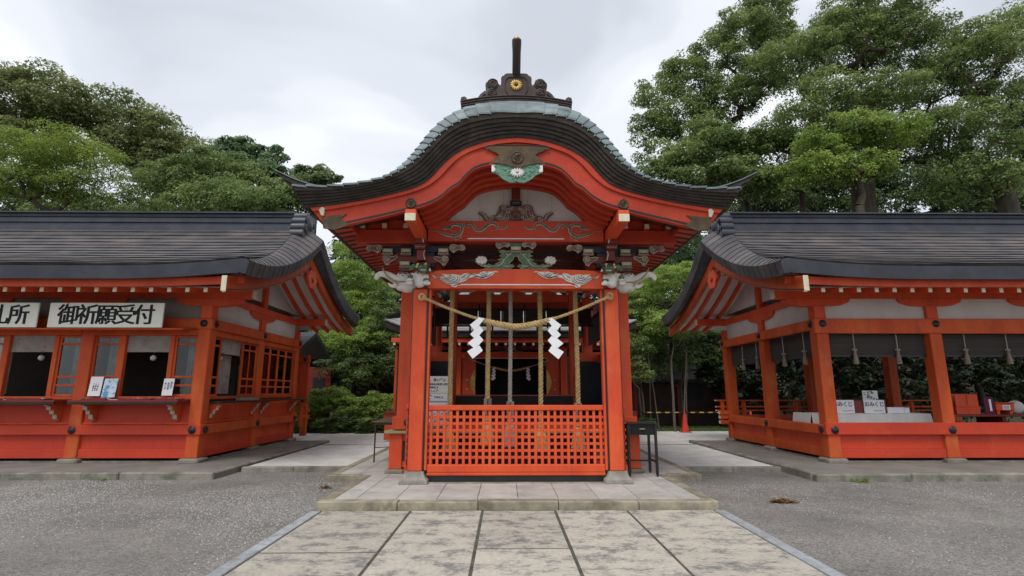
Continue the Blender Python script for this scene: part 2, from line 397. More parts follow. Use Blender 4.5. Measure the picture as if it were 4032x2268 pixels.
    def grid(s, rows, close=False):
        n = len(rows[0]); vs = [p for r in rows for p in r]; m = len(rows)
        fs = [(i * n + k, i * n + k + 1, (i + 1) * n + k + 1, (i + 1) * n + k) for i in range(m - 1) for k in range(n - 1)]
        if close:
            fs += [((m - 1) * n + k, (m - 1) * n + k + 1, k + 1, k) for k in range(n - 1)]
            fs += [tuple(i * n for i in range(m)), tuple(i * n + n - 1 for i in range(m))[::-1]]
        return s.add(vs, fs)
    def ribbon(s, pts, w, y0, y1, taper=True):
        """flat raised band in the XZ plane following pts (x,z); width list or value"""
        n = len(pts)
        L, R = [], []
        for i, p in enumerate(pts):
            a = Vector(pts[max(i - 1, 0)]); b = Vector(pts[min(i + 1, n - 1)])
            t = (b - a); t = t.normalized() if t.length > 1e-9 else Vector((1, 0))
            ww = w[i] if isinstance(w, (list, tuple)) else w
            if taper and not isinstance(w, (list, tuple)):
                f = i / (n - 1); ww = w * max(.12, min(1, 4.5 * f, 4.5 * (1 - f)))
            L.append((p[0] - t.y * ww, p[1] + t.x * ww)); R.append((p[0] + t.y * ww, p[1] - t.x * ww))
        rows = [[(x, y1, z) for x, z in L], [(x * .82 + q[0] * .18, y0, z * .82 + q[1] * .18) for (x, z), q in zip(L, R)],
                [(x * .82 + q[0] * .18, y0, z * .82 + q[1] * .18) for (x, z), q in zip(R, L)], [(x, y1, z) for x, z in R]]
        return s.grid(rows, close=True)

WL = {}
def wloc(o):
    return WL.get(o.name, Vector((0, 0, 0)))

def finish(o, mat, parent, loc):
    if mat is not None and o.data is not None and not o.data.materials:
        o.data.materials.append(mat)
    COL.objects.link(o)
    WL[o.name] = Vector(loc)
    if parent is not None:
        o.parent = parent
        o.location = Vector(loc) - wloc(parent)
    else:
        o.location = loc
    return o

def add(mb, name, mat, parent=None, smooth=False, org=None, angle=40):
    a = np.array(mb.v, dtype=float)
    c = (a.min(0) + a.max(0)) / 2
    if org == 'base': c[2] = a[:, 2].min()
    me = bpy.data.meshes.new(name)
    me.from_pydata((a - c).tolist(), [], mb.f)
    if smooth:
        me.polygons.foreach_set('use_smooth', [True] * len(me.polygons))
        me.set_sharp_from_angle(angle=math.radians(angle))
    me.update()
    return finish(bpy.data.objects.new(name, me), mat, parent, c)

def inst(src, name, loc, parent=None, rot=None, scale=None):
    o = bpy.data.objects.new(name, src.data)
    finish(o, None, parent, loc)
    if rot: o.rotation_euler = rot
    if scale: o.scale = scale
    return o

def box(name, mat, parent, x0, x1, y0, y1, z0, z1, b=.006):
    return add(MB().box(x0, x1, y0, y1, z0, z1, b), name, mat, parent)

def thing(name, label, cat, loc, group=None):
    o = bpy.data.objects.new(name, None)
    o.empty_display_size = .2
    finish(o, None, None, loc)
    o['label'] = label; o['category'] = cat
    if group: o['group'] = group
    return o

def tag(o, label, cat, group=None):
    o['label'] = label; o['category'] = cat
    if group: o['group'] = group
    return o

def struct(o, kind='structure'):
    o['kind'] = kind
    return o

def sempty(name, loc=(0, 0, 0)):
    o = bpy.data.objects.new(name, None)
    finish(o, None, None, loc)
    o['kind'] = 'structure'
    return o

def text_mesh(s, size, bold=0.0, extrude=.002, align='CENTER', space=1.0, line=1.0, sx=1.0):
    cu = bpy.data.curves.new('t', 'FONT')
    cu.body = s; cu.size = size; cu.extrude = extrude; cu.offset = bold; cu.align_x = align; cu.align_y = 'CENTER'
    cu.space_character = space; cu.space_line = line; cu.resolution_u = 3
    o = bpy.data.objects.new('t', cu)
    COL.objects.link(o)
    dg = bpy.context.evaluated_depsgraph_get()
    me = bpy.data.meshes.new_from_object(o.evaluated_get(dg))
    bpy.data.objects.remove(o); bpy.data.curves.remove(cu)
    if sx != 1.0:
        me.transform(Matrix.Diagonal((sx, 1, 1, 1)))
    return me

def lettering(s, size, mat, parent, x, y, z, bold=0.0, rot=(PI / 2, 0, 0), name='lettering', fat=0.0, **k):
    me = text_mesh(s, size, bold, **k)
    if fat:      # heavier uprights, as in brush lettering: the glyph again, shifted sideways in thin layers
        m = MB()
        for q in (-1, 0, 1):
            m.add([(v.co.x + q * fat, v.co.y, v.co.z + q * .0006) for v in me.vertices], [tuple(p.vertices) for p in me.polygons])
        me = bpy.data.meshes.new(name); me.from_pydata(m.v, [], m.f); me.update()
    me.materials.clear(); me.materials.append(mat)
    o = bpy.data.objects.new(name, me)
    finish(o, None, parent, (x, y, z))
    o.rotation_euler = rot
    return o

def curve(pts, n):
    """smooth resample of a polyline (centripetal Catmull-Rom)"""
    P = [np.array(p, float) for p in pts]
    P = [2 * P[0] - P[1]] + P + [2 * P[-1] - P[-2]]
    segs = len(P) - 3
    o = []
    for i in range(n):
        u = i / (n - 1) * segs
        k = min(int(u), segs - 1); t = u - k
        a, b, c, d = P[k:k + 4]
        o.append(tuple(.5 * ((2 * b) + (c - a) * t + (2 * a - 5 * b + 4 * c - d) * t * t + (3 * b - a - 3 * c + d) * t ** 3)))
    return o

def spiral(cx, cz, r0, r1, a0, turns, n=26):
    return [(cx + (r0 + (r1 - r0) * i / (n - 1)) * math.cos(a0 + turns * 2 * PI * i / (n - 1)),
             cz + (r0 + (r1 - r0) * i / (n - 1)) * math.sin(a0 + turns * 2 * PI * i / (n - 1))) for i in range(n)]

# ================================================================== the setting
def sheet(name, mat, x0, x1, y0, y1, z, parent=None, kind='structure'):
    o = add(MB().add([(x0, y0, z), (x1, y0, z), (x1, y1, z), (x0, y1, z)], [(0, 1, 2, 3)]), name, mat, parent)
    if kind and parent is None: o['kind'] = kind
    return o
sheet('ground', GROUND, -400, 400, -150, 700, -.012)

# central path of large blotched slabs with blue granite edging
path = sempty('path', (XC, 1, 0))
sheet('joint_bed', JOINT, -2.56, 2.92, -6, 7.47, -.006, path)
edges = [-2.43, -1.25, -.30, .668, 1.625, 2.785]
rows = [[7.475, 5.62, 2.1, -1.4, -6], [7.475, 3.95, .4, -3.1, -6], [7.475, 5.73, 2.2, -1.3, -6], [7.475, 3.9, .35, -3.2, -6], [7.475, 5.6, 2.1, -1.4, -6]]
for i in range(5):
    for a, b in zip(rows[i], rows[i][1:]):
        g = .009
        o = box('path_slab', SLAB, path, edges[i] + g, edges[i + 1] - g, b + g, a - g, -.09, random.uniform(-.005, .003), .012)
for x0, x1 in ((-2.57, -2.435), (2.79, 2.925)):
    y = 7.43
    while y > -5:
        l = 1.75
        box('edging_stone', BLUEST, path, x0, x1, y - l + .004, y, -.1, .004, .006)
        y -= l

# stone platform of the worship hall (T-shaped): kerbs and square pavers
plat = sempty('platform', (XC, 10, 0))
ZP = .1
PY0, PY1, PY2 = 7.49, 9.82, 14.6
HW1, HW2 = 2.70, 3.33
box('platform_core', JOINT, plat, XC - HW1 + .03, XC + HW1 - .03, PY0 + .03, PY1 + .05, -.05, ZP - .012, 0)
box('platform_core', JOINT, plat, XC - HW2 + .03, XC + HW2 - .03, PY1 + .052, PY2, -.05, ZP - .012, 0)
def kerbrow(p, mat, x0, y0, x1, y1, w, zt, zb, n, name='kerb_stone', jit=.004):
    """row of kerb stones; w is measured to the left of the direction of travel"""
    for i in range(n):
        f0, f1 = i / n, (i + 1) / n
        ax, ay, bx_, by = x0 + (x1 - x0) * f0, y0 + (y1 - y0) * f0, x0 + (x1 - x0) * f1, y0 + (y1 - y0) * f1
        j = random.uniform(-jit, jit)
        if abs(x1 - x0) > abs(y1 - y0):
            g = .004 * (1 if x1 > x0 else -1)
            box(name, mat, p, ax + g, bx_ - g, ay, ay + (w if x1 > x0 else -w), zb, zt + j, .010)
        else:
            g = .004 * (1 if y1 > y0 else -1)
            box(name, mat, p, ax, ax - (w if y1 > y0 else -w), ay + g, by - g, zb, zt + j, .010)
kerbrow(plat, KERBY, XC - HW1, PY0, XC + HW1, PY0, .2, ZP + .003, -.06, 5)
kerbrow(plat, KERBY, XC - HW1 + .16, PY0 + .204, XC - HW1 + .16, PY1 + .04, .16, ZP + .002, -.06, 2)
kerbrow(plat, KERBY, XC + HW1 - .16, PY1 + .04, XC + HW1 - .16, PY0 + .204, .16, ZP + .002, -.06, 2)
kerbrow(plat, KERBY, XC - HW2, PY1, XC - HW1 - .004, PY1, .18, ZP + .002, -.06, 1)
kerbrow(plat, KERBY, XC + HW1 + .004, PY1, XC + HW2, PY1, .18, ZP + .002, -.06, 1)
kerbrow(plat, KERBY, XC - HW2 + .16, PY1 + .184, XC - HW2 + .16, PY2, .16, ZP + .002, -.06, 4)
kerbrow(plat, KERBY, XC + HW2 - .16, PY2, XC + HW2 - .16, PY1 + .184, .16, ZP + .002, -.06, 4)
T = .56
pv0 = None
def paver(x0, x1, y0, y1):
    global pv0
    g = .004
    if x1 - x0 < .05 or y1 - y0 < .05: return
    if abs(x1 - x0 - T) < .002 and abs(y1 - y0 - T) < .002:
        if pv0 is None:
            pv0 = box('paver', TILE, plat, x0 + g, x1 - g, y0 + g, y1 - g, ZP - .05, ZP, .004)
        else:
            inst(pv0, 'paver', ((x0 + x1) / 2, (y0 + y1) / 2, ZP - .025 + random.uniform(-.0015, .0015)), plat)
    else:
        box('paver', TILE, plat, x0 + g, x1 - g, y0 + g, y1 - g, ZP - .05, ZP, .004)
y = PY0 + .204
while y < 10.45:
    hw = (HW1 if y < PY1 - .3 else HW2) - .164
    y1 = y + T
    if y < PY1 < y1: y1 = PY1 + .04 if y < PY1 - .3 else y1
    k = -math.ceil(hw / T)
    while k * T < hw:
        paver(XC + max(k * T, -hw), XC + min((k + 1) * T, hw), y, y1)
        k += 1
    y = y1
while y < PY2 - .1:
    for s in (-1, 1):
        for a, b in ((2.24, 2.80), (2.80, HW2 - .164)):
            x0, x1 = sorted((XC + s * a, XC + s * b)); paver(x0, x1, y, y + T)
    y += T

# white sand beds between the platform and the side halls, and the yard behind
for s, xa, xb in ((-1, -5.22, -3.16), (1, 3.53, 5.48)):
    y0 = 11.0 if s < 0 else 10.88
    bed = sempty('sand_bed', ((xa + xb) / 2, 13, 0))
    sheet('sand', SAND, xa, xb, y0 + .14, 15.62, .062, bed)
    kerbrow(bed, KERB, xa, y0, xb, y0, .15, .085, -.05, 2)
    kerbrow(bed, KERB, xa, 15.6, xb, 15.6, .07, .072, -.05, 2)
sheet('back_yard', SAND, -14, 14, 15.66, 21.2, .05)
sheet('woodland_floor', SOIL, -120, 120, 21.1, 160, .058)

def pad(s, xe, y0, y1):
    """concrete apron under a side hall with an uneven stone kerb"""
    p = sempty('apron', (xe + s * 5, 13, 0))
    xo = s * 26
    a, b = sorted((xe + s * .14, xo))
    box('apron_slab', PAD, p, a, b, y0 + .14, y1 - .1, -.05, .112, .01)
    # kerb: front edge and inner side
    x = xe
    k = 0
    while abs(x) < 22:
        l = (1.7, 2.1, 1.5, 1.9)[k % 4]; k += 1
        a, b = sorted((x, x + s * l))
        box('kerb_stone', KERB, p, a + .004, b - .004, y0 + random.uniform(-.012, .012), y0 + .15, -.05, .122 + random.uniform(-.012, .008), .022)
        x += s * l
    y = y0 + .155
    k = 0
    while y < y1 - .2:
        l = min((1.5, 1.8, 1.3, 1.9)[k % 4], y1 - y); k += 1
        a, b = sorted((xe + random.uniform(-.012, .012), xe + s * .15))
        box('kerb_stone', KERB, p, a, b, y + .004, y + l - .004, -.05, .122 + random.uniform(-.015, .008), .022)
        y += l
pad(-1, -5.27, 10.08, 16.6)
pad(1, 5.50, 9.72, 16.5)

# loose pebbles strewn over the ground on both sides of the path
def pebbles(name, n, xr, yr, zz=-.012):
    xs = rng.uniform(xr[0], xr[1], n); ys = yr[0] + (yr[1] - yr[0]) * rng.uniform(0, 1, n) ** .8
    den = np.sin(xs * 1.7 + 1.3 * np.sin(ys * .9)) + np.sin(ys * 1.3 + xs * .5)
    keep = rng.uniform(-1.2, 2.0, n) < den
    xs, ys = xs[keep], ys[keep]; n = len(xs)
    r = rng.uniform(.004, .0125, n) * rng.uniform(.6, 1, n)
    o = np.array([(1, 0, 0), (-1, 0, 0), (0, 1, 0), (0, -1, 0), (0, 0, 1), (0, 0, -.6)], float)
    j = rng.uniform(.7, 1.3, (n, 6, 1))
    v = np.stack([xs, ys, np.full(n, zz) + r * .3], 1)[:, None, :] + o[None] * r[:, None, None] * j
    f = np.array([(0, 2, 4), (2, 1, 4), (1, 3, 4), (3, 0, 4)])
    faces = (np.arange(n)[:, None, None] * 6 + f[None]).reshape(-1, 3)
    me = bpy.data.meshes.new(name)
    me.from_pydata(v.reshape(-1, 3).tolist(), [], faces.tolist())
    o = finish(bpy.data.objects.new(name, me), PEBBLE, None, (0, 0, 0))
    o['kind'] = 'stuff'; o['label'] = 'pale gravel scattered over the grey ground ' + ('left of the path' if xr[0] < 0 else 'right of the path'); o['category'] = 'gravel'
    return o
pebbles('gravel', 34000, (-8.5, -2.6), (3.6, 10.4))
pebbles('gravel', 5000, (2.95, 9), (5.2, 9.7))

# wooded bank far behind
hb = MB()
hb.grid([[(x, y, z + (.8 * math.sin(x * .13) + .5 * math.sin(x * .31 + 1) if z > 1 else 0)) for x in range(-120, 121, 6)] for y, z in ((45, .0), (48, 4.5), (54, 9.5), (66, 12.5))])
struct(add(hb, 'hillside', SOIL, None, True, angle=80))

# ================================================================== the two side halls
def side_hall(s, XF, dY, root):
    Y0 = 11.42 + dY
    U = lambda u: XF + s * u
    office = s < 0
    CW = .265
    BX, BY = 2.464, 2.39
    cu = [CW / 2 + BX * k for k in range(3)]
    cy = [Y0 + CW / 2 + BY * k for k in range(3)]
    colmat = VERO
    # columns on foot stones
    spots = [(u, cy[0]) for u in cu] + [(cu[0], cy[1]), (cu[0], cy[2])]
    if not office: spots += [(u, cy[2]) for u in cu[1:]]
    for u, y in spots:
        x = U(u)
        box('column', colmat, root, x - CW / 2, x + CW / 2, y - CW / 2, y + CW / 2, .2, 2.9, .014)
        box('foot_stone', KERB, root, x - .21, x + .21, y - .21, y + .21, .09, .2, .03)
        box('strut', VER, root, x - .125, x + .125, y - .125, y + .125, 3.102, 3.40, .01)
    ub = 7.0
    def fx(a, b): return sorted((U(a), U(b)))
    # sole plate gap, lower rails, boards, waist beams
    front_bays = [(cu[k] + CW / 2, cu[k + 1] - CW / 2) for k in range(2)] + [(cu[2] + CW / 2, ub)]
    for a, b in front_bays:
        x0, x1 = fx(a, b)
        box('lower_rail', VERB, root, x0, x1, Y0 + .03, Y0 + .13, .2, .385, .008)
        box('lower_board', VERB, root, x0, x1, Y0 + .07, Y0 + .11, .386, .668, .003)
        box('ground_beam', KERB, root, x0, x1, Y0 + .06, Y0 + .24, .08, .145, .01)
    for k in range(2):
        y0, y1 = cy[k] + CW / 2, cy[k + 1] - CW / 2
        x0, x1 = fx(.03, .13)
        box('lower_rail', VERO if not office else VERB, root, x0, x1, y0, y1, .2, .385, .008)
        x0, x1 = fx(.07, .11)
        box('lower_board', VER, root, x0, x1, y0, y1, .386, .668, .003)
        x0, x1 = fx(.06, .24)
        box('ground_beam', KERB, root, x0, x1, y0, y1, .08, .145, .01)
    x0, x1 = fx(-.045, ub)
    zt0 = 2.87 if office else 2.78
    box('waist_beam', VERB, root, x0, x1, Y0 - .045, Y0 + .06, .67, .875 if office else .915, .012)
    box('head_beam', VERO, root, x0, x1, Y0 - .04, Y0 + .08, zt0, 3.10, .012)
    x0, x1 = fx(-.045, .06)
    box('waist_beam', VERO, root, x0, x1, Y0 + .061, cy[2] + .2, .672, .872, .012)
    x0, x1 = fx(-.04, .08)
    box('head_beam', VERO, root, x0, x1, Y0 + .081, cy[2] + .2, 2.872, 3.098, .012)
    if not office:
        x0, x1 = fx(CW, ub)
        box('head_beam', VERO, root, x0, x1, cy[2] - .06, cy[2] + .06, 2.78, 3.1, .012)
        box('waist_beam', VERO, root, x0, x1, cy[2] - .08, cy[2] + .05, .67, .875, .012)
    # black bosses over the joints
    prof = [(.079, 0), (.079, .012), (.066, .026), (.040, .034), (.030, .040), (.012, .046)]
    for z in (.77, 2.99):
        for u in cu[:2]:
            add(MB().lathe(prof, (U(u), Y0 - (.0455 if z < 1 else .0405), z), 18, 'y'), 'boss', BLACK, root, True)
        for y in cy:
            pr = [(r, -s * h) for r, h in prof]
            add(MB().lathe(pr, (U(-.0455 if z < 1 else -.0405), y, z), 18, 'x'), 'boss', BLACK, root, True)
    # plaster above the head beams
    for a, b in front_bays:
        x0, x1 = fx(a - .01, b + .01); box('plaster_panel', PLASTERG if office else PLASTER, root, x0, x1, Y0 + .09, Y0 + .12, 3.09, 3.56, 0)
    for k in range(2):
        x0, x1 = fx(.09, .12)
        box('plaster_panel', PLASTER, root, x0, x1, cy[k] + .12, cy[k + 1] - .12, 3.09, 3.56, 0)
    # boat-shaped bracket arms
    def arm(c, along, dep):
        h = .70
        poly = [(-h, 3.548), (-h, 3.50), (-h + .06, 3.455), (-h + .2, 3.405), (-h + .38, 3.382), (h - .38, 3.382), (h - .2, 3.405), (h - .06, 3.455), (h, 3.50), (h, 3.548)]
        m = MB()
        if along == 'x':
            m.prism([(U(c) + p, q) for p, q in poly], Y0 + .03 + dep, Y0 + .235, 'y')
        else:
            a, b = fx(.03, .235); m.prism([(c + p, q) for p, q in poly], a, b, 'x')
        return add(m, 'bracket_arm', VER, root)
    for u in cu: arm(u, 'x', 0)
    arm(cy[1], 'y', 0)
    # wall plates with pale end caps at the gable
    x0, x1 = fx(-.80, ub)
    for y in (cy[0], cy[2]):
        pl = box('wall_plate', VER, root, x0, x1, y - .1, y + .1, 3.55, 3.75, .01)
        a, b = fx(-.812, -.801)
        box('end_cap', CREAM, pl, a, b, y - .095, y + .095, 3.556, 3.745, .004)
    x0, x1 = fx(.02, .24)
    box('tie_beam', VER, root, x0, x1, cy[0] + .101, cy[2] - .101, 3.551, 3.72, .01)
    # ------------------------------------------------ roof geometry
    Ye, Yr = 10.0 + dY, 13.95 + dY
    run = Yr - Ye
    main = lambda t: 3.95 + .9 * t + 1.15 * t * t
    lift = lambda u, t: .16 * max(0, 1 - (u + 1.3) / 2.6) ** 2 * (1 - t) ** 1.5
    hip = lambda t: -1.26 + .62 * t
    uv = -1.38
    zv = lambda t: 4.07 + .1 * t + 1.43 * t * t
    zr = lambda t: 3.485 + .388 * t + 1.077 * t * t
    def zs(u, t):
        h = hip(t)
        if u >= h: return main(t) + lift(u, t)
        q = (h - u) / (h - uv)
        return (main(t) + lift(h, t)) * (1 - q ** 1.5) + zv(t) * q ** 1.5
    YY = lambda t, back: 2 * Yr - (Ye + run * t) if back else Ye + run * t
    UB = 9.0
    N = 17
    T1 = .955
    for i in range(N):
        t0, t1 = T1 * i / N, T1 * (i + 1) / N + .004
        rows = [[], [], []]
        n = 22
        for k in range(n):
            f = (k / (n - 1)) ** 1.8
            ua, ub_ = hip(t0) + (UB - hip(t0)) * f, hip(t1) + (UB - hip(t1)) * f
            wob = .005 * math.sin(ua * 2.3 + i * 2.3) + .003 * math.sin(ua * 5.7 + i * 1.7) + .002 * math.sin(ua * 13 + i)
            rows[0].append((U(ua), YY(t0, 0) + .03, zs(ua, t0) - .016))
            rows[1].append((U(ua), YY(t0, 0) - .010, zs(ua, t0) + .017 + wob))
            rows[2].append((U(ub_), YY(t1, 0), zs(ub_, t1) - .002))
        add(MB().grid(rows), 'roof_course', ROOF, root)
    rows = []
    for i in range(13):
        t = T1 * i / 12
        rows.append([(U(hip(t) + (UB - hip(t)) * (k / 9) ** 1.5), YY(t, 1), zs(hip(t) + (UB - hip(t)) * (k / 9) ** 1.5, t)) for k in range(10)])
    add(MB().grid(rows), 'rear_slope', ROOF, root)
    # verge shingles: rolled edge of the gable, turning down into the black verge face
    for back, nn in ((0, 17), (1, 10)):
        for i in range(nn):
            t0, t1 = i / nn, (i + 1) / nn - .0015
            rows = []
            for t, up in ((t0, .011), (t1, 0)):
                r = []
                for k in range(7):
                    u = hip(t) + (uv - hip(t)) * k / 6
                    r.append((U(u), YY(t, back), zs(u, t) + up * (k > 0)))
                th = .27 + .04 * (1 - t) ** 3
                r.append((U(uv - .012 - up * .4), YY(t, back), zv(t) - .02))
                r.append((U(uv + .05 - up * .4), YY(t, back), zv(t) - th))
                r.append((U(uv + .17), YY(t, back), zv(t) - th - .004))
                rows.append(r)
            add(MB().grid(rows), 'verge_shingle', ROOF, root)
    # eave edge: thick black band under the shingles
    rows = [[], [], [], []]
    for k in range(26):
        u = uv + (UB - uv) * (k / 25) ** 2
        zt = 3.95 + lift(u, 0) if u > -1.26 else zs(u, 0)
        th = .265 + .045 * max(0, 1 - (u + 1.38) / .5)
        rows[0].append((U(u), Ye + .05, zt - .0)); rows[1].append((U(u), Ye - .002, zt - .012)); rows[2].append((U(u), Ye + .03, zt - th)); rows[3].append((U(u), Ye + .24, zt - th + .02))
    add(MB().grid(rows), 'eave_edge', RIDGE, root)
    # fascia, soffit boards, rafters with pale ends
    rows = [[], [], [], []]
    for k in range(20):
        u = -1.2 + (UB + 1.2) * (k / 19) ** 1.6
        dz = lift(u, 0) * .5
        rows[0].append((U(u), Ye + .2, 3.72 + dz)); rows[1].append((U(u), Ye + .2, 3.565 + dz)); rows[2].append((U(u), Ye + .29, 3.565 + dz)); rows[3].append((U(u), Ye + .29, 3.72 + dz))
    add(MB().grid(rows, close=True), 'fascia', VER, root)
    for back in (0, 1):
        rows = []
        for i in range(11):
            t = .05 + .95 * i / 10
            rows.append([(U(-1.02), YY(t, back), zr(t) + .055), (U(UB), YY(t, back), zr(t) + .055)])
        add(MB().grid(rows), 'soffit_board', PLASTER, root)
    for back in (0, 1):
        j = 0
        while True:
            u = -.80 + .355 * j
            j += 1
            if u > (5.2 if not back else 0): break
            te = .075
            rows = [[], [], [], []]
            for i in range(10):
                t = te + (1 - te) * i / 9
                y, z = YY(t, back), zr(t)
                for q, (du, dz) in enumerate(((-.042, .054), (.042, .054), (.042, -.05), (-.042, -.05))):
                    rows[q].append((U(u + du), y, z + dz))
            rf = add(MB().grid(rows, close=True), 'rafter', VER, root)
            y = YY(te, back)
            if not back:
                a, b = fx(u - .038, u + .038)
                box('end_cap', CREAM, rf, a, b, y - .012, y - .001, zr(te) - .046, zr(te) + .046, .003)
    # gable: bargeboards with black edge line, plaster triangle, king post, pendant
    zb = lambda t: 3.44 + .66 * t + .74 * t * t
    ug = -1.10
    for back in (0, 1):
        rows = [[], [], [], []]; ln = [[], []]; so = [[], []]
        for i in range(19):
            t = -.05 + 1.05 * i / 18
            y = YY(t, back); h = .29 + .02 * t
            for q, (du, dz) in enumerate(((0, h), (0, 0), (.09, 0), (.09, h))):
                rows[q].append((U(ug + du), y, zb(t) + dz))
            ln[0].append((U(ug - .005), y, zb(t) + .040)); ln[1].append((U(ug - .005), y, zb(t) + .018))
            so[0].append((U(ug - .02), y, zb(t) + h - .002)); so[1].append((U(uv + .06), y, zv(max(t, 0)) - .26 - .04 * (1 - max(t, 0)) ** 3))
        bb = add(MB().grid(rows, close=True), 'bargeboard', VERO, root)
        add(MB().grid(ln), 'edge_line', BLACK, bb)
        add(MB().grid(so), 'verge_soffit', RIDGE, root)
        y = rows[0][0][1]; z0, z1 = rows[1][0][2], rows[0][0][2]
        a, b = fx(ug - .005, ug + .095); dy = -.012 if not back else .012
        box('end_cap', CREAM, bb, a, b, y + dy, y + dy * .1, z0 - .003, z1 + .003, .003)
    poly = [(YY(t, 0), zr(t) + .03) for t in (.42, .6, .8, 1)] + [(YY(t, 1), zr(t) + .03) for t in (.8, .6, .42)]
    a, b = fx(.09, .12)
    add(MB().prism(poly, a, b, 'x'), 'gable_panel', PLASTER, root)
    a, b = fx(.0, .2)
    box('king_post', VER, root, a, b, Yr - .1, Yr + .1, 3.722, 4.86, .01)
    a, b = fx(-.86, .5)
    rp = box('ridge_purlin', VER, root, a, b, Yr - .1, Yr + .1, 4.62, 4.84, .01)
    a, b = fx(-.872, -.861)
    box('end_cap', CREAM, rp, a, b, Yr - .095, Yr + .095, 4.626, 4.835, .004)
    n = 20
    outer, inner = [], []
    for k in range(n):
        a = 2 * PI * k / n
        r = .25 * (1 + .10 * math.cos(6 * a))
        outer.append((Yr + r * 1.15 * math.cos(a), 4.50 + r * math.sin(a)))
        ri = .085 * (1 + .3 * math.cos(5 * a))
        inner.append((Yr + ri * math.cos(a), 4.47 + ri * math.sin(a)))
    xa, xb = U(ug - .01), U(ug - .07)
    g4 = [[(xa, *p) for p in inner + inner[:1]], [(xa, *p) for p in outer + outer[:1]], [(xb, *p) for p in outer + outer[:1]], [(xb, *p) for p in inner + inner[:1]]]
    m = MB().grid(g4 + [g4[0]])
    pend = add(m, 'gable_pendant', VER, root)
    # ridge
    def rl(h, z0, z1, u0, name, b=.012):
        x0, x1 = fx(u0, UB); return box(name, RIDGE, root, x0, x1, Yr - h, Yr + h, z0, z1, b)
    rl(.30, 5.70, 5.905, -.60, 'ridge_base'); rl(.20, 5.9055, 6.02, -.60, 'ridge_band'); rl(.235, 6.0205, 6.045, -.62, 'ridge_moulding', .006)
    rl(.20, 6.0455, 6.175, -.60, 'ridge_band'); rl(.235, 6.1755, 6.20, -.62, 'ridge_moulding', .006); rl(.215, 6.2005, 6.27, -.62, 'ridge_band')
    x0, x1 = fx(-.66, UB)
    add(MB().prism([(Yr - .29, 6.271), (Yr + .29, 6.271), (Yr + .29, 6.31), (Yr + .16, 6.345), (Yr - .16, 6.345), (Yr - .29, 6.31)], x0, x1, 'x'), 'ridge_cap', RIDGE, root)
    # ridge end tile: lobed plate with scrolls
    a0, a1 = fx(-.66, -1.0)
    oni = MB()
    prof = []
    lob = [(.40, 5.66, .13), (.36, 5.85, .12), (.31, 6.03, .11), (.22, 6.19, .10)]
    left = []
    for c, z, r in lob:
        left += [(c + r * math.cos(a), z + r * math.sin(a)) for a in [(-.42 + .84 * i / 6) * PI for i in range(7)]]
    poly = [(Yr - c, z) for c, z in left] + [(Yr + c, z) for c, z in left[::-1]]
    poly = [(Yr - .45, 5.52)] + poly + [(Yr + .45, 5.52)]
    oni.prism(poly, a0, a1, 'x')
    oo = add(oni, 'ridge_end_tile', RIDGE, root, True, angle=35)
    for sg in (-1, 1):
        for zc, rr in ((5.80, .115), (6.06, .09)):
            pts = [(U(-1.012), Yr + sg * .27 + p, q) for p, q in spiral(0, zc, rr, .02, 0, 1.6, 22)]
            add(MB().tube(pts, .018, 6), 'scroll', RIDGE, oo, True)
    add(MB().ball((U(-1.0), Yr, 6.0), (.05, .14, .16)), 'crest', RIDGE, oo, True)
    return dict(U=U, fx=fx, Y0=Y0, cu=cu, cy=cy, CW=CW, ub=ub)

office = thing('shrine_office', 'long vermilion office with black roof, two white signboards and lattice windows', 'building', (-9, 13.8, .1))
O = side_hall(-1, -6.35, 0.0, office)
pav = thing('open_pavilion', 'open vermilion pavilion with black roof, hanging tassels and cloth covered table', 'building', (9.3, 13.6, .1))
R_ = side_hall(1, 6.70, -.15, pav)

# ---------------------------------------------------------------- office walls, windows, counter
Y0 = O['Y0']; U = O['U']
def lattice(parent, F, a0, a1, z0, z1, rails, mull=(), fw=.045, curtain=True):
    """framed window leaf: stiles, rails, panes and a pale curtain behind; F maps (a, depth, z) to space"""
    def pb(name, mat, p, A0, A1, d0, d1, Z0, Z1, b=.004):
        q0, q1 = F(A0, d0, Z0), F(A1, d1, Z1)
        return box(name, mat, p, q0[0], q1[0], q0[1], q1[1], Z0, Z1, b)
    fr = pb('window_stile', VERO, parent, a0, a0 + fw, .06, .11, z0, z1)
    pb('window_stile', VERO, parent, a1 - fw, a1, .06, .11, z0, z1)
    rs = [z0 + .025] + list(rails) + [z1 - .025]
    for z in rs:
        pb('window_rail', VERO, fr, a0 + fw, a1 - fw, .065, .105, z - .022, z + .022)
    for mpos in mull:
        pb('window_mullion', VERO, fr, mpos - .015, mpos + .015, .066, .104, z0 + .05, z1 - .05)
    for za, zb in zip(rs, rs[1:]):
        pb('pane', GLASS, fr, a0 + fw, a1 - fw, .083, .087, za + .022, zb - .022, 0)
FF = lambda a, d, z: (a, Y0 + d, z)
FS = lambda a, d, z: (-6.35 - d, a, z)
def drape(parent, name, mat, F, a0, a1, z0, z1, d, amp=.02, n=24, freq=9, thick=0):
    rows = []
    for i in range(5):
        f = i / 4
        rows.append([F(a0 + (a1 - a0) * k / n, d + amp * (.25 + .75 * f) * math.sin(freq * 2 * PI * k / n * .5 + .6 * math.sin(k * 1.3)), z1 + (z0 - z1) * f) for k in range(n + 1)])
    m = MB().grid(rows)
    # back layer for real thickness
    rows2 = [[(p[0] + (F(0, .004, 0)[0] - F(0, 0, 0)[0]), p[1] + (F(0, .004, 0)[1] - F(0, 0, 0)[1]), p[2]) for p in r] for r in rows]
    m.grid(rows2)
    return add(m, name, mat, parent, True)

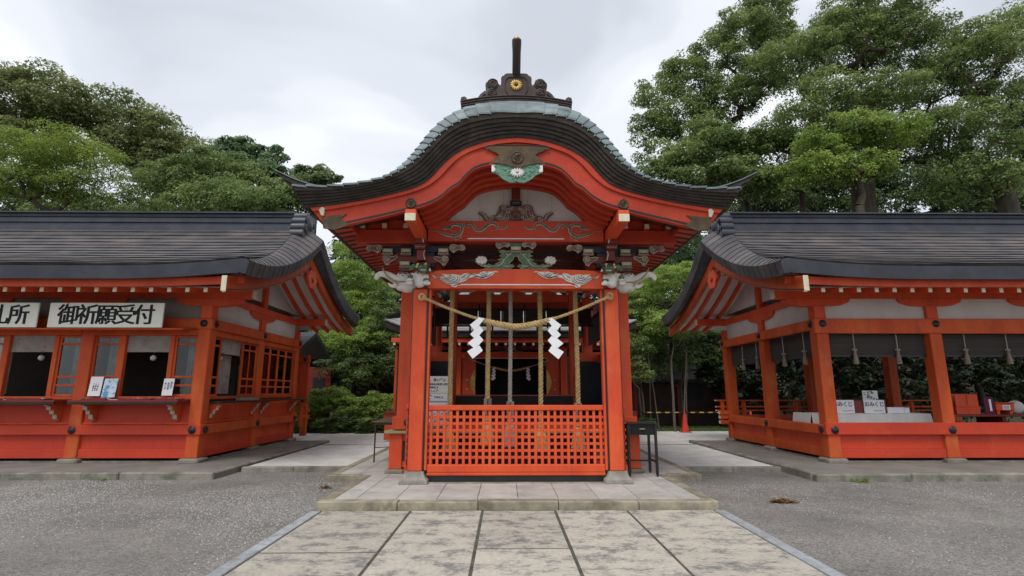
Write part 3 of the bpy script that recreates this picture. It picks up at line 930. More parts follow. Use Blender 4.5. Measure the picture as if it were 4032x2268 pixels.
shift = -2.464
for k in range(2):
    o = shift * k
    x0, x1 = -8.82 + o, -6.615 + o                       # clear width between columns
    box('apron_panel', VERB, office, x0, x1, Y0 + .06, Y0 + .10, .876, 1.32, .003)
    box('panel_batten', VER, office, x0, x1, Y0 + .035, Y0 + .06, .8765, .92, .006)
    box('window_post', VERO, office, -8.262 + o, -8.145 + o, Y0 + .03, Y0 + .13, 1.40, 2.74, .008)
    box('window_post', VERO, office, -7.205 + o, -7.105 + o, Y0 + .03, Y0 + .13, 1.40, 2.74, .008)
    box('window_head', VERO, office, x0, x1, Y0 + .0, Y0 + .14, 2.741, 2.868, .008)
    box('window_sill', VERO, office, x0, x1, Y0 + .02, Y0 + .16, 1.385, 1.45, .008)
    lattice(office, FF, x0, -8.263 + o, 1.45, 2.74, (1.68, 1.86, 2.555))
    lattice(office, FF, -7.104 + o, x1, 1.45, 2.74, (1.68, 1.86, 2.555))
    drape(office, 'window_curtain', CURTAIN, FF, -8.66 + o, -8.28 + o, 1.5, 2.7, .3, .03, freq=11)
    drape(office, 'window_curtain', CURTAIN, FF, -6.95 + o, -6.68 + o, 1.5, 2.7, .3, .03, freq=9)
    cv = drape(office, 'noren_curtain', CURTAIN, FF, -8.14 + o, -7.21 + o, 2.385, 2.74, .10, .014, freq=7)
    # counter with dark lacquer edge and carved supports
    box('counter', BRNRED, office, x0 - .0, x1 - .002, 10.985, Y0 + .019, 1.335, 1.383, .006)
    box('counter_edge', BLACK, office, x0, x1, 10.975, 11.03, 1.296, 1.334, .006)
    for xa in (x0 + .24, x1 - .24):
        pts = [(Y0 + .055, 1.333), (Y0 - .34, 1.333), (Y0 - .33, 1.27), (Y0 - .26, 1.25), (Y0 - .25, 1.19), (Y0 - .17, 1.17), (Y0 - .155, 1.10), (Y0 - .08, 1.08), (Y0 - .06, 1.0), (Y0 + .0, .97), (Y0 + .055, .925)]
        bk = add(MB().prism(pts, xa - .04, xa + .04, 'x'), 'counter_bracket', VERO, office)
        add(MB().tube([(xa, y - .004, z) for y, z in pts[2:10]], .045, 6, flat=.2), 'bracket_edge', CARVEC, bk)
# far end of the front wall beyond the second bay
box('wall_panel', VERO, office, -13.3, -11.55, Y0 + .05, Y0 + .1, .876, 2.87, 0)
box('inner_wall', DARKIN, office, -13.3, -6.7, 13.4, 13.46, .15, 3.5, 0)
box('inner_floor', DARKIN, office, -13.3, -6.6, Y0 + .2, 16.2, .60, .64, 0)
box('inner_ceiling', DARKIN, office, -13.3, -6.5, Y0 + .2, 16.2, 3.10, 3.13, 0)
# slanting board under the signs
add(MB().prism([(10.90, 2.802), (10.90, 2.828), (Y0 - .042, 2.90), (Y0 - .042, 2.868)], -13.2, -6.62, 'x'), 'sign_shelf', VERO, office)

# side wall of the office
for (a0, a1, mull) in ((11.69, 12.06, ()), (13.05, 13.79, (13.42,)), (14.06, 14.58, ()), (14.585, 15.10, ()), (15.105, 15.62, ()), (15.625, 16.165, ())):
    lattice(office, FS, a0, a1, 1.45, 2.74, (1.68, 1.86, 2.555), mull)
for k in range(2):
    y0, y1 = O['cy'][k] + .133, O['cy'][k + 1] - .133
    box('window_head', VERO, office, -6.49, -6.36, y0, y1, 2.741, 2.871, .008)
    box('window_sill', VERO, office, -6.50, -6.37, y0, y1, 1.385, 1.45, .008)
    box('apron_panel', VER, office, -6.46, -6.42, y0, y1, .874, 1.32, .003)
    box('panel_batten', VER, office, -6.42, -6.39, y0, y1, .8745, .93, .006)
    for ya in (y0 + .12, y1 - .12):
        pts = [(-6.425, 1.30), (-6.17, 1.30), (-6.18, 1.25), (-6.23, 1.235), (-6.24, 1.18), (-6.30, 1.16), (-6.31, 1.09), (-6.36, 1.07), (-6.37, 1.0), (-6.425, .95)]
        bk = add(MB().prism(pts, ya - .03, ya + .03, 'y'), 'counter_bracket', VERO, office)
        add(MB().tube([(x + .004, ya, z) for x, z in pts[2:9]], .035, 6, flat=.9), 'bracket_edge', CARVEC, bk)
box('side_counter', BLACK, office, -6.35, -6.12, O['Y0'] + .27, 16.75, 1.302, 1.345, .008)
drape(office, 'noren_curtain', CURTAIN, FS, 12.08, 13.03, 2.40, 2.74, .12, .014, freq=7)
drape(office, 'window_curtain', CURTAIN, FS, 12.45, 13.0, 1.5, 2.4, .3, .03, freq=9)
drape(office, 'window_curtain', CURTAIN, FS, 13.1, 13.78, 1.5, 2.7, .14, .012, freq=9)
drape(office, 'window_curtain', CURTAIN, FS, 14.1, 16.1, 1.5, 2.7, .14, .012, n=60, freq=25)
# veranda rail end behind the office
for z in (.80, .98, 1.14):
    box('veranda_rail', VERO, office, -6.9, -6.02 - .1 * (z > 1), 16.70, 16.78, z - .04, z + .04, .008)
box('veranda_post', VERO, office, -6.30, -6.21, 16.69, 16.79, .5, 1.2, .008)

# signboards
def signboard(x0, x1, label, txt, nx, size):
    t = thing('signboard', label, 'sign', ((x0 + x1) / 2, 10.88, 2.83))
    box('board', SIGN, t, x0, x1, 10.86, 10.90, 2.838, 3.35, .008)
    for i, ch in enumerate(txt):
        lettering(ch, size, INK, t, x0 + nx[i], 10.857, 3.075, bold=.003, extrude=.002, fat=.009)
    return t
w = 2.33
signboard(-9.375, -7.045, 'white signboard with five black characters above the right-hand office window', '御祈願受付', [.40, .79, 1.18, 1.565, 1.95], .44)
signboard(-12.0, -9.60, 'white signboard cut off by the left edge of the picture', '札所', [1.62, 2.02], .44)

# hanging globe lamps inside the office windows
for x, y, d in ((-7.66, Y0 + .25, 'globe lamp hanging below the noren in the right-hand office window'), (-10.07, Y0 + .25, 'globe lamp hanging below the noren in the left-hand office window')):
    t = thing('globe_lamp', d, 'lamp', (x, y, 2.2), 'globe lamps in the office')
    add(MB().ball((x, y, 2.27), .062, 14, 10), 'globe', GLOBE, t, True)
    add(MB().tube([(x, y, 2.33), (x, y, 3.09)], .006, 6), 'cord', BLACK, t)
t = thing('globe_lamp', 'globe lamp hanging inside the side window of the office', 'lamp', (-6.7, 12.5, 2.2), 'globe lamps in the office')
add(MB().ball((-6.62, 12.42, 2.32), .062, 14, 10), 'globe', GLOBE, t, True)
add(MB().tube([(-6.62, 12.42, 2.38), (-6.62, 12.42, 3.09)], .006, 6), 'cord', BLACK, t)

# papers and things on the counter
def scribble(parent, x0, x1, z0, z1, y, n, lean=0.0, seed=1, vert=True, ink=INK):
    """illegible handwriting: short uneven ink strokes in columns (or rows)"""
    r = random.Random(seed)
    for i in range(n):
        if vert:
            x = x1 - (x1 - x0) * (i + .5) / n; z = z1
            while z > z0 + .02:
                h = r.uniform(.012, .026); w_ = r.uniform(.006, .014)
                yy = y + lean * (z - z0) / max(z1 - z0, 1e-3)
                box('writing', ink, parent, x - w_, x + w_, yy - .0035, yy - .002, z - h, z, 0); z -= h + r.uniform(.006, .016)
        else:
            z = z1 - (z1 - z0) * (i + .5) / n; x = x0
            while x < x1 - .01:
                w_ = r.uniform(.012, .03); box('writing', ink, parent, x, x + w_, y - .0035, y - .002, z - .007, z + .007, 0); x += w_ + r.uniform(.005, .012)
def paper(name, label, cat, x0, x1, z0, z1, y, lean, mat, lines=None, ink=INK):
    t = thing(name, label, cat, ((x0 + x1) / 2, y, z0))
    m = MB().add([(x0, y, z0), (x1, y, z0), (x1, y + lean, z1), (x0, y + lean, z1), (x0, y + .004, z0), (x1, y + .004, z0), (x1, y + lean + .004, z1), (x0, y + lean + .004, z1)],
                 [(0, 1, 2, 3), (7, 6, 5, 4), (0, 4, 5, 1), (1, 5, 6, 2), (2, 6, 7, 3), (3, 7, 4, 0)])
    add(m, 'sheet', mat, t)
    a = math.atan2(z1 - z0, lean)
    for (s, sz, fx_, fz) in (lines or []):
        lettering(s, sz, ink, t, x0 + (x1 - x0) * fx_, y + lean * fz - .004, z0 + (z1 - z0) * fz, rot=(a, 0, 0), extrude=.0005)
    return t
_n = paper('notice', 'white handwritten notice leaning left of the blue poster on the office counter', 'notice', -8.73, -8.47, 1.46, 1.86, 11.36, .05, PAPER)
scribble(_n, -8.66, -8.53, 1.56, 1.80, 11.36, 3, .05, 4)
paper('poster', 'blue and white poster leaning beside the handwritten notice on the office counter', 'poster', -8.44, -8.16, 1.43, 1.82, 11.36, .05, POSTER)
paper('notice', 'tall white notice with columns of writing at the right end of the office counter', 'notice', -7.20, -6.98, 1.47, 1.82, 11.37, .04, PAPER, [('御\n朱\n印', .05, .78, .6), ('直\n接\n書', .05, .5, .55), ('致\nし\nま', .05, .22, .55)])
cnt = 0
rr = random.Random(3)
def tray(x, w, label, mat=MAROON, n=8):
    t = thing('amulet_tray', label, 'tray', (x, 11.2, 1.384))
    box('tray_base', mat, t, x - w / 2, x + w / 2, 11.04, 11.33, 1.3845, 1.40, .003)
    for dy in (11.04, 11.32):
        box('tray_rim', mat, t, x - w / 2, x + w / 2, dy, dy + .012, 1.4005, 1.42, .002)
    for i in range(n):
        a = x - w / 2 + .03 + (w - .08) * i / n
        yy = rr.uniform(11.09, 11.24)
        box('amulet', rr.choice([PAPER, CLOTH, CREAM, VER, PAPER]), t, a, a + rr.uniform(.025, .045), yy, yy + .06, 1.4005, 1.412 + rr.uniform(0, .012), .002)
tray(-8.35, .5, 'red tray of small amulets below the blue poster')
tray(-7.55, .62, 'red tray of small amulets in front of the dark office window', n=12)
tray(-6.90, .45, 'red tray of white amulets at the right end of the office counter', n=10)
tray(-9.75, .7, 'red tray of amulets on the counter left of the front office column', n=10)
tray(-10.45, .5, 'red tray of amulets nearest the left edge of the picture', n=7)
for x, d, i in ((-7.95, .28, 'white'), (-10.1, .3, 'long')):
    tag(box('paper_slip', PAPER, None, x - d / 2, x + d / 2, 11.10, 11.19, 1.3845, 1.392, .002), i + ' paper slip lying flat on the office counter', 'paper')
tb = thing('wooden_box', 'low wooden box on the side counter of the office', 'box', (-6.22, 13.1, 1.345))
box('box_body', WOOD, tb, -6.33, -6.13, 12.75, 13.45, 1.3455, 1.42, .005)
box('box_lid', BRWOOD, tb, -6.335, -6.125, 12.745, 13.455, 1.4205, 1.435, .004)

# ================================================================== open pavilion: contents
Y0R = R_['Y0']
def blind(axis, a0, a1, label):
    pass
for k, (a, b) in enumerate(((6.98, 9.15), (9.44, 11.6), (11.9, 13.6))):
    bl = box('bamboo_blind', SHOJI, pav, a, b, Y0R + .16, Y0R + .175, 2.29, 2.79, .004)
    box('blind_band', BLACK, bl, a, b, Y0R + .152, Y0R + .159, 2.29, 2.33, .002)
for a, b in ((Y0R + .29, Y0R + 2.36), (Y0R + 2.68, Y0R + 4.74)):
    box('bamboo_blind', SHOJI, pav, 6.85, 6.865, a, b, 2.30, 2.86, .004)
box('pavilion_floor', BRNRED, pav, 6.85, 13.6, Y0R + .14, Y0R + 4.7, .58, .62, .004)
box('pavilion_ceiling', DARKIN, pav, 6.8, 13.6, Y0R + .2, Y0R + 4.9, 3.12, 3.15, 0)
for z in (.99, 1.10, 1.285):
    box('rail', VERO, pav, 6.40, 13.6, Y0R + 5.06, Y0R + 5.13, z - .022, z + .022, .008)
    box('rail_end', CREAM, pav, 6.385, 6.399, Y0R + 5.065, Y0R + 5.125, z - .02, z + .02, .003)
for i, x in enumerate((6.60, 7.25, 8.05, 8.85, 9.7, 10.5, 11.4, 12.4)):
    box('rail_post', VERO, pav, x - .05, x + .05, Y0R + 5.045, Y0R + 5.145, .58, 1.25, .008)
for z in (.66, .80, .93):
    box('floor_beam_end', VERO, pav, 6.42, 6.9, Y0R + 4.84, Y0R + 4.97, z - .05, z + .05, .008)
    box('floor_beam_cap', CREAM, pav, 6.405, 6.419, Y0R + 4.85, Y0R + 4.96, z - .045, z + .045, .003)

def tassel(x, y, zt, zb, label, top=2.86):
    t = thing('tassel', label, 'tassel', (x, y, zb), 'tassels hanging in the pavilion')
    h = zt - zb
    add(MB().lathe([(.015, zt), (.028, zt - .02), (.030, zt - .05), (.025, zt - .075), (.029, zt - .09), (.042, zt - .5 * h), (.056, zb + .02), (.05, zb)], (x, y, 0), 14), 'skirt', WOOD, t, True)
    add(MB().tube([(x, y, zt - .01), (x, y, top)], .010, 6), 'cord', STRAWG, t)
    add(MB().tube([(x + .05 * math.cos(a), y + .02 * math.sin(a), zt + .012 * math.sin(2 * a)) for a in [i * PI / 6 for i in range(13)]], .009, 5), 'knot', STRAWG, t)
for i, x in enumerate((7.55, 8.49, 9.98, 10.90)):
    tassel(x, Y0R + .10, 2.44, 2.13, ['pale tassel just right of the pavilion corner column', 'pale tassel second from the pavilion corner column', 'pale tassel just right of the second pavilion column', 'pale tassel nearest the right edge of the picture'][i])
for i, y in enumerate((15.1, 14.25, 12.85, 11.95)):
    tassel(6.78, y, 2.45, 2.15, ['tassel at the far end of the pavilion side', 'tassel left of the middle column on the pavilion side', 'tassel right of the middle column on the pavilion side', 'tassel beside the pavilion corner column on its side'][i])

# low table under a white cloth with fortune boxes and signs
tbl = thing('low_table', 'low table hidden under a white cloth in the pavilion', 'table', (8.2, 12.35, .62))
box('table_top', BRWOOD, tbl, 6.86, 9.46, 12.03, 12.72, 1.03, 1.065, .005)
for x in (6.93, 9.38):
    for y in (12.1, 12.64):
        box('leg', BRWOOD, tbl, x - .03, x + .03, y - .03, y + .03, .62, 1.03, .004)
ct = MB()
nx = 60
prf = [(12.75, .78, 0), (12.75, 1.06, 0), (12.74, 1.071, 0), (12.03, 1.073, 0), (12.005, 1.066, .2), (11.995, .98, .6), (11.985, .80, 1)]
ct.grid([[(6.82 + 2.68 * k / nx, y - .022 * w * (math.sin(k * .55) + .6 * math.sin(k * 1.27 + 1)), z + (.004 * math.sin(k * .8) if w == 0 else 0)) for k in range(nx + 1)] for y, z, w in prf])
for xe in (6.82, 9.50):
    sg = -1 if xe < 8 else 1
    ct.grid([[(xe + sg * d, 12.0 + .75 * k / 12, z) for k in range(13)] for d, z in ((0, 1.073), (.02, 1.0), (.05, .80))])
tag(add(ct, 'tablecloth', CLOTH, None, True), 'white cloth draped over the low table in the pavilion', 'tablecloth')
def fsign(x0, x1, label, txt, off, sub):
    t = thing('fortune_sign', label, 'sign', ((x0 + x1) / 2, 12.1, 1.074))
    box('board', PAPER, t, x0, x1, 12.085, 12.10, 1.076, 1.365, .006)
    for i, ch in enumerate(txt):
        lettering(ch, .118, INK, t, x0 + off + (i - 1.5) * .112, 12.083, 1.265, extrude=.0008, bold=.002)
    scribble(t, (x0 + x1) / 2 - .02, x1 - .04, 1.10, 1.15, 12.085, 1, seed=int(x0 * 10), vert=False)
fsign(7.34, 7.86, 'white fortune sign half hidden behind the pavilion corner column', 'おみくじ', .26, '')
fsign(8.08, 8.55, 'white fortune sign in the middle of the cloth covered table', 'おみくじ', .235, '')
for x0, x1, lab in ((7.87, 8.07, 'maroon fortune box between the two white signs'), (8.552, 8.60, 'narrow maroon box behind the right fortune sign')):
    b = thing('fortune_box', lab, 'box', ((x0 + x1) / 2, 12.2, 1.074))
    box('case', MAROON, b, x0, x1, 12.105, 12.35, 1.0755, 1.35, .006)
    box('lid', MAROON, b, x0 - .004, x1 + .004, 12.10, 12.355, 1.3505, 1.37, .004)
t = thing('fortune_sign', 'white childrens fortune sign with slanting letters standing at the back', 'sign', (8.48, 12.4, 1.074))
box('board', PAPER, t, 8.30, 8.66, 12.42, 12.435, 1.076, 1.575, .006)
lettering('こども', .085, INK, t, 8.44, 12.418, 1.515, bold=.003, extrude=.0008, rot=(PI / 2, -.12, 0))
for i, ch in enumerate('おみくじ'):
    lettering(ch, .085, INK, t, 8.43 + .065 * i, 12.418, 1.43 - .028 * i, bold=.004, extrude=.0008, rot=(PI / 2, .35, 0))
b = thing('white_box', 'long white box at the right end of the cloth covered table', 'box', (8.87, 12.2, 1.074))
box('side', PAPER, b, 8.63, 9.0, 12.12, 12.13, 1.0755, 1.20, .003); box('side', PAPER, b, 8.63, 9.0, 12.34, 12.35, 1.0755, 1.20, .003)
box('side', PAPER, b, 8.63, 8.64, 12.131, 12.339, 1.0755, 1.20, .003); box('side', PAPER, b, 8.99, 9.0, 12.131, 12.339, 1.0755, 1.20, .003)
box('bottom', PAPER, b, 8.641, 8.989, 12.131, 12.339, 1.0755, 1.082, 0)
b = thing('white_box', 'small square white box at the right end of the tablecloth', 'box', (9.08, 12.2, 1.074))
box('case', PAPER, b, 9.01, 9.13, 12.12, 12.3, 1.0755, 1.18, .004); box('lid', PAPER, b, 9.007, 9.133, 12.117, 12.303, 1.1805, 1.195, .003)
# dark counter in the second bay with its goods
c2 = thing('dark_counter', 'dark counter in the right-hand bay of the pavilion', 'counter', (11, 12.4, .62))
box('counter_top', BRNRED, c2, 9.9, 12.6, 12.0, 12.8, 1.0, 1.05, .006)
for x in (10.0, 11.2, 12.5):
    box('leg', BRNRED, c2, x - .04, x + .04, 12.05, 12.75, .62, 1.0, .004)
b = thing('orange_fortune_box', 'large orange box with a column of writing behind the second column', 'box', (10.45, 12.2, 1.05))
box('case', VER, b, 10.18, 10.72, 12.09, 12.42, 1.0505, 1.21, .006)
box('back_board', VER, b, 10.18, 10.72, 12.40, 12.43, 1.2105, 1.50, .006)
box('front_flap', VER, b, 10.19, 10.71, 12.10, 12.12, 1.2105, 1.49, .006)
scribble(b, 10.42, 10.48, 1.24, 1.47, 12.10, 1, seed=8)
b = thing('purple_book', 'purple book with a white title slip standing on the dark counter', 'book', (10.95, 12.15, 1.05))
box('cover', PURPLE, b, 10.84, 11.06, 12.10, 12.13, 1.0505, 1.43, .006); box('title_slip', PAPER, b, 10.95, 11.0, 12.096, 12.0995, 1.12, 1.38, .001)
b = thing('small_offertory', 'small orange offertory box with a white label on the dark counter', 'box', (11.3, 12.2, 1.05))
box('case', VER, b, 11.10, 11.52, 12.10, 12.4, 1.13, 1.29, .006); box('rim', VERO, b, 11.08, 11.54, 12.08, 12.42, 1.2905, 1.31, .004)
for x in (11.16, 11.45): box('foot', VER, b, x - .03, x + .03, 12.12, 12.38, 1.0505, 1.13, .004)
box('label_slip', PAPER, b, 11.24, 11.42, 12.096, 12.0995, 1.15, 1.25, .001); scribble(b, 11.26, 11.40, 1.17, 1.23, 12.096, 2, seed=9, vert=False)
b = MB()
b.ball((11.72, 12.3, 1.20), (.2, .12, .15), 16, 10)
tag(add(b, 'cloth_bundle', CLOTH, None, True), 'white cloth bundle on the dark counter at the right edge of the picture', 'cloth')

# ================================================================== traffic cones and striped bar behind
def cone(x, y, label):
    t = thing('traffic_cone', label, 'cone', (x, y, .05))
    box('cone_base', CONE, t, x - .19, x + .19, y - .19, y + .19, .052, .085, .012)
    add(MB().lathe([(.14, .085), (.125, .12), (.035, .80), (.03, .815), (.012, .82)], (x, y, 0), 20), 'cone_body', CONE, t, True)
cone(6.78, 20.45, 'red traffic cone holding a striped bar left of the pavilion')
def bar(x0, x1, label):
    t = thing('striped_bar', label, 'barrier bar', ((x0 + x1) / 2, 20.45, .76))
    n = round((x1 - x0) / .17)
    for i in range(n):
        a = x0 + (x1 - x0) * i / n; b = x0 + (x1 - x0) * (i + 1) / n
        add(MB().tube([(a, 20.45, .775), (b, 20.45, .775)], .022, 10), 'band', YEL if i % 2 else BLACK, t, True)
    for x in (x0, x1):
        add(MB().lathe([(.05, .74), (.055, .775), (.05, .81)], (x, 20.45, 0), 14), 'ring', BLACK, t, True)
bar(5.2, 6.72, 'black and yellow bar running left from the red cone')
bar(6.84, 9.2, 'black and yellow bar running right from the red cone behind the pavilion')
cone(9.3, 20.45, 'red traffic cone half hidden behind the pavilion')

# ================================================================== worship hall with its undulating gable
hall = thing('worship_hall', 'vermilion worship hall with bell shaped gable roof, carved beams and bronze ridge crest', 'building', (XC, 11, ZP))
def both(fn):
    for sg in (-1, 1): fn(sg)
def sx(sg, a, b):
    return sorted((XC + sg * a, XC + sg * b))

def porch_side(sg):
    c = XC + sg * 1.643
    box('porch_pillar', VER, hall, c - .118, c + .118, 8.93, 9.166, .285, 3.285, .016)
    # flared pedestal
    m = MB()
    prof = [(.222, .1), (.228, .125), (.222, .165), (.19, .19), (.165, .225), (.152, .262), (.15, .288)]
    rows = [[(c - r, 9.05 - r, z), (c + r, 9.05 - r, z), (c + r, 9.05 + r, z), (c - r, 9.05 + r, z), (c - r, 9.05 - r, z)] for r, z in prof]
    m.grid(rows); m.add(rows[-1][:4], [(0, 1, 2, 3)])
    add(m, 'pedestal', STONE, hall, True, angle=30)
    i0, i1 = sx(sg, 1.495, 1.524)
    box('black_strip', BLACK, hall, i0, i1, 8.95, 9.12, .3, 3.284, .003)
    i0, i1 = sx(sg, 1.455, 1.4945)
    box('jamb', VER, hall, i0, i1, 8.96, 9.10, .3, 3.284, .004)
    i0, i1 = sx(sg, 1.762, 1.776)
    box('black_strip', BLACK, hall, i0, i1, 8.96, 9.13, .3, 3.284, .003)
    # hall post behind, with its sleeve, knob and sill
    i0, i1 = sx(sg, 1.92, 2.18)
    box('hall_post', VER, hall, i0, i1, 10.0, 10.24, .852, 3.9, .014)
    i0, i1 = sx(sg, 1.88, 2.245)
    sl = box('post_sleeve', VER, hall, i0, i1, 9.955, 10.29, .87, 1.10, .012)
    add(MB().lathe([(.07, 0), (.07, .012), (.055, .022), (.045, .02), (.042, .045), (.025, .062), (.008, .066)], (XC + sg * 1.965, 9.954, 1.0), 18, 'y'), 'knob', BRASS, sl, True)
    i0, i1 = sx(sg, 2.06, 2.30)
    box('under_post', VER, hall, i0, i1, 10.05, 10.28, .17, .797, .012)
    i0, i1 = sx(sg, 1.5, 2.06)
    box('under_rail', VER, hall, i0, i1, 10.08, 10.16, .20, .30, .008); box('under_rail', VER, hall, i0, i1, 10.08, 10.16, .66, .797, .008)
    box('recess_panel', TEAL, hall, i0, i1, 10.14, 10.16, .30, .66, 0)
    i0, i1 = sx(sg, 2.02, 2.36)
    box('footing', KERBY, hall, i0, i1, 9.99, 10.36, .09, .17, .03)
    # rear post, wall panels
    i0, i1 = sx(sg, 1.93, 2.19)
    box('rear_post', VER, hall, i0, i1, 14.4, 14.64, .852, 4.1, .014)
    i0, i1 = sx(sg, 2.06, 2.10)
    box('side_panel', BLACK, hall, i0, i1, 10.24, 14.4, .852, 2.2, .004)
    i0, i1 = sx(sg, 2.0, 2.14)
    box('side_beam', VER, hall, i0, i1, 10.24, 14.4, 2.2, 2.42, .01)
    box('side_beam', VER, hall, i0, i1, 10.24, 14.4, 3.4, 3.62, .01)
    i0, i1 = sx(sg, 2.06, 2.08)
    box('side_blind', SHOJI, hall, i0, i1, 10.3, 14.3, 2.75, 3.4, .004)
    i0, i1 = sx(sg, 2.10, 2.32)
    box('under_wall', VER, hall, i0, i1, 10.28, 14.5, .14, .797, .01)
    # inner frame
    i0, i1 = sx(sg, 1.33, 1.45)
    box('inner_post', VER, hall, i0, i1, 12.45, 12.6, .852, 4.0, .01)
    i0, i1 = sx(sg, 1.45, 2.06)
    box('inner_beam', VER, hall, i0, i1, 12.47, 12.58, 2.24, 2.46, .01)
    box('inner_panel', NAVY, hall, i0, i1, 12.52, 12.54, .852, 2.24, 0)
    # purlin over the pillar, running back, with its pale end
    c0, c1 = sx(sg, 1.555, 1.725)
    pu = box('purlin', VER, hall, c0, c1, 7.74, 14.9, 4.115, 4.30, .01)
    box('end_cap', CREAM, pu, c0 + .002, c1 - .002, 7.725, 7.739, 4.112, 4.232, .004)
    c0, c1 = sx(sg, 2.02, 2.14)
    box('purlin', VER, hall, c0, c1, 9.03, 14.9, 4.1, 4.28, .01)
    # side eave: soffit, rafters, dark layered edge
    m = MB().add([(XC + sg * 1.6, 8.95, 4.50), (XC + sg * 3.06, 8.95, 4.262), (XC + sg * 3.06, 14.85, 4.262), (XC + sg * 1.6, 14.85, 4.50)], [(0, 1, 2, 3)])
    add(m, 'soffit', VER_SHADE, hall)
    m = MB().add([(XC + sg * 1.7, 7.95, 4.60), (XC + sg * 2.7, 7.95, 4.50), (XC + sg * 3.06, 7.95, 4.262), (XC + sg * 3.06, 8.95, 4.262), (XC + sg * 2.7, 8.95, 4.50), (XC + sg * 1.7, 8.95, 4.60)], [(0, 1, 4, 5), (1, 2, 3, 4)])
    add(m, 'soffit', VER_SHADE, hall)
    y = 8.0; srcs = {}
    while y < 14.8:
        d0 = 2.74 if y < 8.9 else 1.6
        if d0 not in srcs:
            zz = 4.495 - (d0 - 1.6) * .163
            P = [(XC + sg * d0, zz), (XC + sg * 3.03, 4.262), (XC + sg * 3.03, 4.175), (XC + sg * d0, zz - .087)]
            srcs[d0] = add(MB().prism(P, y, y + .135, 'y'), 'rafter', VER_SHADE, hall)
        else:
            src = srcs[d0]
            inst(src, 'rafter', Vector((src.location.x + hall.location.x, y + .0675, src.location.z + hall.location.z)), hall)
        y += .235
    for k in range(4):
        a, b = k / 4, (k + 1) / 4 - .02
        q = lambda f, o: (XC + sg * (3.06 + .42 * f + o), 4.17 + .46 * f)
        P = [q(a, 0), q(b, .028), (XC + sg * 2.8, 4.17 + .46 * b + .05), (XC + sg * 2.8, 4.17 + .46 * a + .05)]
        add(MB().prism(P, 7.98, 14.9, 'y'), 'side_eave_layer', BARK_EDGE, hall)
both(porch_side)
box('front_sill', OCHRE, hall, XC - 2.38, XC + 2.38, 9.96, 10.4, .798, .851, .008)
box('hall_floor', BRWOOD, hall, XC - 2.1, XC + 2.1, 10.41, 14.6, .80, .85, .004)
box('under_front', BLACK, hall, XC - 1.5, XC + 1.5, 10.2, 10.24, .14, .797, 0)
box('step_rail', VER, hall, XC - 1.9, XC + 1.9, 10.35, 10.42, .8515, .985, .008)
box('inner_lintel', VER, hall, XC - 1.33, XC + 1.33, 12.47, 12.58, 3.65, 3.84, .01)
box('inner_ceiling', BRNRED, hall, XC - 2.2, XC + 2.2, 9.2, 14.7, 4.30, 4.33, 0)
box('rear_lintel', VER, hall, XC - 1.93, XC + 1.93, 14.45, 14.6, 3.75, 4.0, .01)
# raised shutter panels
for i in range(7):
    a = XC - 1.92 + i * .55
    sp = box('shutter_panel', SHOJI, hall, a + .03, a + .52, 12.70, 12.715, 3.14, 3.50, .003)
    box('shutter_frame', BLACK, sp, a - .012, a + .028, 12.68, 12.74, 3.06, 3.64, .004)
    box('shutter_strut', BLACK, sp, a + .30, a + .345, 12.9, 12.94, 2.86, 3.14, .004)
for z in (3.12, 3.52):
    box('shutter_rail', BLACK, hall, XC - 1.95, XC + 1.95, 12.685, 12.735, z - .025, z + .015, .004)
# red and white frog-leg strut on the inner lintel
for cx in (-.75, 0, .75):
    P = [(XC + cx + p, q) for p, q in ((-.3, 3.842), (-.26, 3.90), (-.14, 3.93), (-.08, 4.02), (.08, 4.02), (.14, 3.93), (.26, 3.90), (.3, 3.842))]
    fl = add(MB().prism(P, 12.46, 12.52, 'y'), 'inner_strut', VER, hall)
    add(MB().tube([(x, 12.455, z) for x, z in P], .016, 6), 'strut_edge', WHITE, fl)

# ---- lintel and upper rainbow beam
xl, xr = XC - 1.50, XC + 1.50
poly = [(xl, 3.285), (xr, 3.285), (xr, 3.555)] + [(XC + 1.42 * math.cos(a * PI / 12) * 1.0, 3.565 + .06 * math.sin(a * PI / 12) ** .6) for a in range(0, 13)] + [(xl, 3.555)]
lintel = add(MB().prism(poly, 8.885, 9.11, 'y'), 'lintel', VER, hall)
box('lintel_line', WHITE, lintel, XC - .93, XC + .93, 8.872, 8.884, 3.338, 3.36, .004)
for sg in (-1, 1):
    add(MB().prism([(XC + sg * .93, 3.34), (XC + sg * .93, 3.36), (XC + sg * 1.0, 3.325)], 8.872, 8.884, 'y'), 'lintel_line', WHITE, lintel)
poly = [(XC - 1.53, 4.115), (XC + 1.53, 4.115), (XC + 1.53, 4.36), (XC + 1.36, 4.485), (XC - 1.36, 4.485), (XC - 1.53, 4.36)]
beam2 = add(MB().prism(poly, 8.86, 9.06, 'y'), 'rainbow_beam', VER_SHADE, hall)
box('beam_line', WHITE, beam2, XC - .84, XC + .84, 8.848, 8.859, 4.152, 4.17, .003)
def ext(sg):
    a, b = sx(sg, 1.755, 2.80)
    box('beam_wing', VER_SHADE, hall, a, b, 8.88, 9.02, 4.085, 4.33, .008)
both(ext)
box('back_rail', BLACK, hall, XC - 1.6, XC + 1.6, 9.45, 9.5, 4.02, 4.06, .003)
box('back_rail', BLACK, hall, XC - 1.6, XC + 1.6, 9.45, 9.5, 3.90, 3.94, .003)
box('bell_beam', VER, hall, XC - 2.0, XC + 2.0, 9.95, 10.1, 3.60, 3.86, .01)

